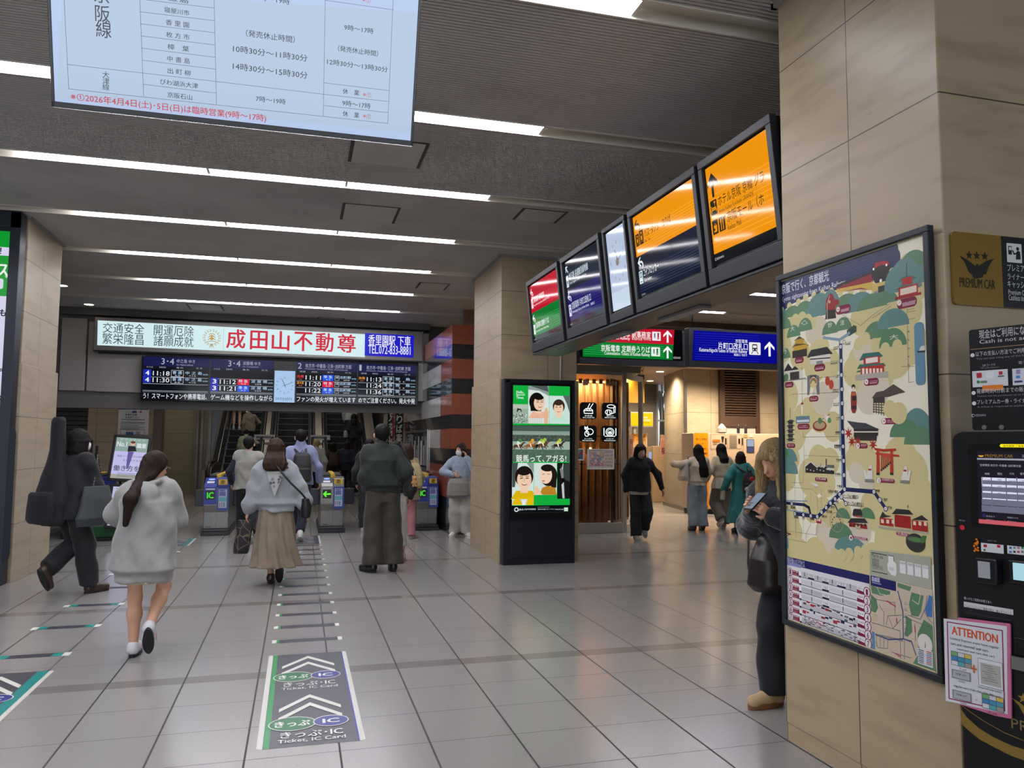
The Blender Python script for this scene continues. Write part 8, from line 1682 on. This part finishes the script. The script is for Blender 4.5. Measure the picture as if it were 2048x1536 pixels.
# --- others in front of the escalators ---
def q(u,v): return PZ(u,v)
p=q(630,1010); person('person in a pale shirt and yellow cap beyond the light blue shirt',p.x,p.y,0,1.66,'m',('short',pm('cap_yellow','#9a8c5c',.8),.02),(fabric('shirt_pale','#a9aaa6'),.5,.03,(.07,.045),'shirt'),(NVY,'pants',(.09,.08,.07)),'black',walkL,None,0,0,(0,0),None,.014)
p=q(664,1000); a=person('person with black hair and a small brown backpack queueing at the right escalator',p.x,p.y,0,1.58,'f',('bob',HB,.06),(BLK,.5,.03,(.07,.045),'shirt'),(BLK,'pants',(.09,.08,.07)),'black',walkR,None,0,0,(0,0),None,.014)
backpack('small brown backpack in the queue for the right escalator',a,fabric('pack_brown','#3a2a24'),.92,1.26,.12,.07,-.2)
p=q(692,978+14); person('person in a navy denim jacket queueing beside the brown backpack',p.x,p.y,-3,1.62,'f',('bob',HD,.10),(fabric('denim_navy','#1c2634'),.56,.05,(.08,.05),'bomber'),(fabric('skirt_dark','#17181c'),'pants',(.10,.09,.08)),'grey',walkL,None,0,0,(0,0),None,.014)
p=q(712,1064); dk=person('person in black with white trainers half hidden by the green jacket wearer',p.x+.18,p.y-.1,0,1.66,'m',('short',HB,.08),(BLK,.52,.06,(.09,.05),'bomber'),(BLK,'pants',(.10,.095,.085)),'white',[(-.06,-.02,0,0,0),(.10,.22,0,0,0)],None,0,0,(0,0),None,.013)
p=q(729,1058+4); person('person in blue jeans just visible left of the brown trousers',p.x+.12,p.y+.9,0,1.64,'m',('short',HB,.04),(NVY,.52,.04,(.08,.05),'shirt'),(fabric('jeans_mid','#2f4a68'),'pants',(.09,.08,.075)),'white',walkL,None,0,0,(0,0),None,.014)
p=q(595,995); person('person in a black hooded top walking ahead in the middle queue',p.x,p.y+1,0,1.6,'f',('long',HB,.2),(BLK,.48,.05,(.08,.05),'hoodie'),(BLK,'pants',(.10,.08,.07)),'black',walkR,None,0,0,(0,0),None,.014)
p=q(745,985); person('person with dark hair at the foot of the right escalator',p.x-.3,p.y-2.2,0,1.68,'m',('short',HB,.04),(NVY,.52,.04,(.08,.05),'shirt'),(BLK,'pants',(.09,.08,.07)),'black',walkL,None,0,0,(0,0),None,.015)
# --- riders on the escalators: feet on the step they stand on ---
def rider(u,v,i,**k):     # head-top pixel gives the step
    best=None
    for n in range(1,16):
        y=EY+.4*n+.2; z=.22*n; t=PY(u,v,y); d=abs(t.z-(z+k['H']))
        if best is None or d<best[0]: best=(d,y,z,t.x)
    _,y,z,x=best; k.setdefault('vox',.015); return person(k.pop('lab'),x,y,k.pop('yaw',0),z0=z,**k)
rider(476,765,0,lab='person in a black skirt and white socks high on the left escalator',H=1.6,hair=('long',HB,.3),top=(BLK,.5,.04,(.07,.045),'shirt'),bot=(BLK,'skirt',(.6,.42,.13,.19)),shoe='white',mask='hidden')
rider(500,815,0,lab='person in a beige top with a face mask riding the left escalator',H=1.62,yaw=20,sex='m',hair=('short',HB,.04),top=(fabric('top_beige','#7d6f5e'),.5,.04,(.075,.05),'shirt'),bot=(BLK,'pants',(.09,.08,.07)),mask=MATS['mask_white'],hands=[None,(.3,.22,1.0)],head=(55,0))
rider(492,862,0,lab='person in a pale green top leaning on the handrail of the left escalator',H=1.55,sex='m',hair=('short',HB,.04),top=(fabric('top_pale_green','#8c9078'),.5,.05,(.08,.05),'shirt'),bot=(BLK,'pants',(.1,.09,.08)),hands=[None,(.36,.24,.98)],lean=16,head=(0,20),mask='hidden')
rd=rider(708,832,2,lab='person in black with a white bag on the right escalator',H=1.66,hair=('long',HB,.25),top=(BLK,.5,.05,(.09,.05),'shirt'),bot=(BLK,'pants',(.1,.09,.08)),mask='hidden')
bag('white_shoulder_bag','white bag hanging behind the black dressed rider on the right escalator','shoulder bag',rd,lambda f:f.lof([(.85,-.26,-.04,.08,.12),(1.05,-.26,-.04,.07,.12),(1.12,-.25,-.04,.03,.08)],.03),fabric('bag_white','#96948f'),(-.42,-.25,.8),(-.1,.15,1.2),.014)
rider(700,800,2,lab='person in a pale top one step above the black dressed rider',H=1.6,hair=('bob',HB,.05),top=(fabric('shirt_pale','#a9aaa6'),.5,.03,(.07,.045),'shirt'),bot=(NVY,'pants',(.09,.08,.07)),mask='hidden')
# --- denim jacket leaning at the granite wall ---
p=PZ(921,1075); DN=fabric('denim_pale','#8a96a6',.85,.15,.4); Dn=person('person in a pale denim jacket and wide white trousers leaning by the striped wall',p.x,p.y+.05,168,1.60,'f',('bob',HD,.06),(DN,.42,.05,(.082,.06),'coat'),(fabric('trouser_white','#aba69e'),'pants',(.115,.12,.10)),'white',[(-.12,.05,0,20,0),(.10,.0,0,-22,0)],[(-.10,.17,1.33),(.12,.20,1.06)],-2,0,(-42,4),MATS['mask_white'],.011,poles=[(-.7,.3,-1),(.8,-.1,-.6)],fing=[(.3,-.2,1),None])
tb=bag('tote_bag','large grey tote hanging from the arm of the person in pale denim','tote bag',Dn,lambda f:(f.lof([(.68,.05,.22,.14,.06),(.72,.04,.23,.20,.085),(.92,.04,.23,.17,.07),(1.0,.04,.22,.14,.03)],.02),f.wrinkle(.004,16,4)),fabric('tote_pale','#77756f',.8),(-.22,.1,.62),(.3,.36,1.05))
for k in (-.07,.07): strap([(.04+k,.22,.98),(.10+k*.6,.22,1.1),(.12,.19,1.13)],.02,MATS['tote_pale'],tb,'handle')
# --- black sweater walking towards the camera ---
p=PZ(1281,1081); Bk=person('person in a black sweater and black trousers walking towards the camera',p.x,p.y+.02,168,1.61,'f',('long',HB,.30),(fabric('knit_black','#0f1118',.9),.50,.06,(.085,.05),'shirt'),(BLK,'pants',(.10,.095,.10)),'grey',[(.0,.18,0,0,0),(.10,-.22,.06,0,-35)] and [(-.10,-.18,.05,0,-30),(.09,.14,0,0,0)],[(-.37,.03,.86),(.22,-.02,.82)],0,0,(14,16),pm('mask_beige','#a88c80',.8),.010,poles=[(-1,-.2,0),(1,-.5,0)],hair_part=-.10,hw_=1.45)
f=Fld((-.3,-.3,.68),(.3,.3,.9),.010); P_=Bk['P']; f.lof([(.755,P_.x,P_.y,.178,.135),(.84,P_.x,P_.y,.17,.13)],.01,(.02,5,1)); f.build('shirt_hem',fabric('frill_white','#b5ada0'),Bk['e'])
# --- three friends by the lockers ---
p=PZ(1400,1062); J=person('person with long black hair, white blouse and blue jeans, nearest to the lockers corner',p.x,p.y+.1,-8,1.60,'f',('long',HB,.46),(fabric('blouse_white','#b9ac9c'),.52,.05,(.08,.045),'knit'),(fabric('jeans_pale','#78828c'),'pants',(.115,.11,.105)),'black',[(-.10,-.05,0,10,0),(.10,.0,0,-5,0)],[(-.40,.16,1.22),(.10,.25,1.05)],-2,3,(-8,-4),'hidden',.011,poles=[(-1,.1,-.3),(1,-.6,-.3)],hair_part=.07)
tb=bag('tote_bag','white and black tote on the shoulder of the person in blue jeans','tote bag',J,lambda f:f.lof([(.92,-.26,-.02,.09,.12),(1.0,-.27,-.02,.10,.14),(1.22,-.24,-.02,.06,.12),(1.25,-.24,-.02,.03,.11)],.02),fabric('tote_white','#a8a095',.8),(-.42,-.22,.86),(-.1,.2,1.3))
strap([(-.22,-.1,1.24),(-.18,-.06,1.36),(-.15,.0,1.37),(-.18,.08,1.24)],.018,M_st2,tb,'handle'); 
p=PZ(1449,1058); K=person('person in a cream cardigan, white frill and grey trousers between the two friends',p.x,p.y+.1,-4,1.62,'f',('long',HB,.22),(fabric('cardigan_cream','#b3a68c'),.57,.045,(.075,.05),'knit'),(fabric('trouser_taupe','#5d5650'),'pants',(.11,.105,.105)),'grey',[(-.08,-.18,.05,0,-28),(.08,.1,0,0,0)],[(-.27,.06,.9),(.28,.04,.88)],0,0,(0,0),'hidden',.012)
f=Fld((-.3,-.3,.7),(.3,.3,1.05),.010); P_=K['P']; f.lof([(.76,P_.x,P_.y,.20,.14),(.84,P_.x,P_.y,.195,.135),(.97,P_.x,P_.y,.155,.115)],.01,(.05,15,.5)); f.build('blouse_frill',fabric('frill_white','#b5ada0'),K['e'])
p=PZ(1487,1068); TE=fabric('coat_teal','#1f6f6c',.75,.1,.25); Tl=person('person in a long teal coat beside the lockers',p.x,p.y+.05,-10,1.48,'f',('bob',HD,.10),(TE,.13,.05,(.095,.08),'dress'),None,'black',[(-.08,.1,0,0,0),(.08,-.1,0,0,0)],[(-.30,.05,.80),(.26,.05,.80)],0,0,(0,0),'hidden',.012)
tb=backpack('small black and white backpack on the person in the teal coat',Tl,fabric('pack_dark','#1b1a1c'),.74,1.10,.13,.08,-.24,.05,M_gk)
f=Fld((-.12,-.46,.78),(.2,-.2,1.1),.008); f.ell((.05,-.365,.99),(.045,.012,.045),.005); f.build('red_patch',pm('patch_red','#a8281c',.6),tb)
f=Fld((-.15,-.48,.68),(.22,-.2,.95),.008); f.ell((.03,-.34,.80),(.10,.045,.07),.01); f.wrinkle(.004,60,2); f.build('white_pocket',fabric('pocket_white','#9c9c94'),tb)
bag('handbag','small pale handbag hanging low at the left of the teal coat','handbag',Tl,lambda f:f.lof([(.60,-.33,.05,.04,.08),(.78,-.32,.05,.035,.07)],.02),fabric('bag_lace','#9a9184'),(-.42,-.1,.55),(-.22,.2,.85),.010)
# --- person with blonde hair right behind the pillar, looking at a phone ---
p=PZ(1545,1440); FZ=fabric('knit_charcoal','#262a2e',1,.25,.9,.6,170)
Nr=person('person with blonde hair in a fluffy charcoal sweater looking at a phone',p.x+.27,p.y+.13,100,1.66,'f',('bob',HBL,.40),(FZ,.46,.055,(.115,.06),'fuzzy'),(fabric('jeans_black','#14171d',.85,.12,.5,.1,400),'pants',(.09,.085,.105)),'tan',[(-.09,.0,0,4,0),(.10,.12,0,-4,0)],[(-.07,.25,1.17),(.06,.27,1.205)],4,0,(2,30),'hidden',.0075,drape=.26,poles=[(-.75,-.2,-1),(.75,-.2,-1)],fing=[(.30,.75,.6),(-.25,.8,.5)])
ph=empty('smartphone',(0,0,0),0,'phone in a clear case held in both hands by the blonde haired person','phone'); ph.matrix_basis=Nr['e'].matrix_basis.copy()
Mph=Matrix.Translation((0.0,.315,1.255))@Matrix.Rotation(R(-38),4,'X'); MB().prism([(x-.037,y-.075) for x,y in rbox(.074,.15,.01)],0,.009,Mph).build('phone_body',M_gk,ph); MB().prism([(x-.034,y-.072) for x,y in rbox(.068,.144,.008)],.009,.0095,Mph).build('phone_screen',em('phone_screen','#9fb0c4',.5,False),ph)
LE=pm('leather_brown_black','#1c1517',.35,0,.15,20,.3,60,.003)
def fb(f): f.lof([(.66,.10,.17,.10,.13),(.70,.10,.175,.13,.165),(.86,.10,.165,.12,.155),(1.0,.10,.14,.075,.11),(1.04,.10,.13,.04,.09)],.03,sup=2.4); f.wrinkle(.006,17,3); f.cone((.10,.06,1.0),(.10,.24,.97),.03,.03,.03)
hb=bag('leather_handbag','dark brown leather bag hanging from the elbow of the blonde haired person','handbag',at((Nr['e'].location.x+.06,Nr['e'].location.y-.02,.04),100),fb,LE,(-.1,-.05,.6),(.32,.42,1.14),.007)
for k in (.06,.14): strap([(k,.08,1.0),(k+.0,.02,1.10),(.10,-.03,1.13),(.10,-.05,1.05)],.022,LE,hb,'handle')
m=MB(); c=Vector((-.01,.16,.96)); m.tube([c+Vector((0,.028*math.cos(a*pi/8),.028*math.sin(a*pi/8))) for a in range(16)],.0045,6,closed=True).build('metal_ring',M_steel,hb,smooth=True)
m=MB(); m.tube([(.30,.18,1.0),(.30,.19,.8),(.28,.19,.68)],.006,6).build('side_seam',LE,hb)
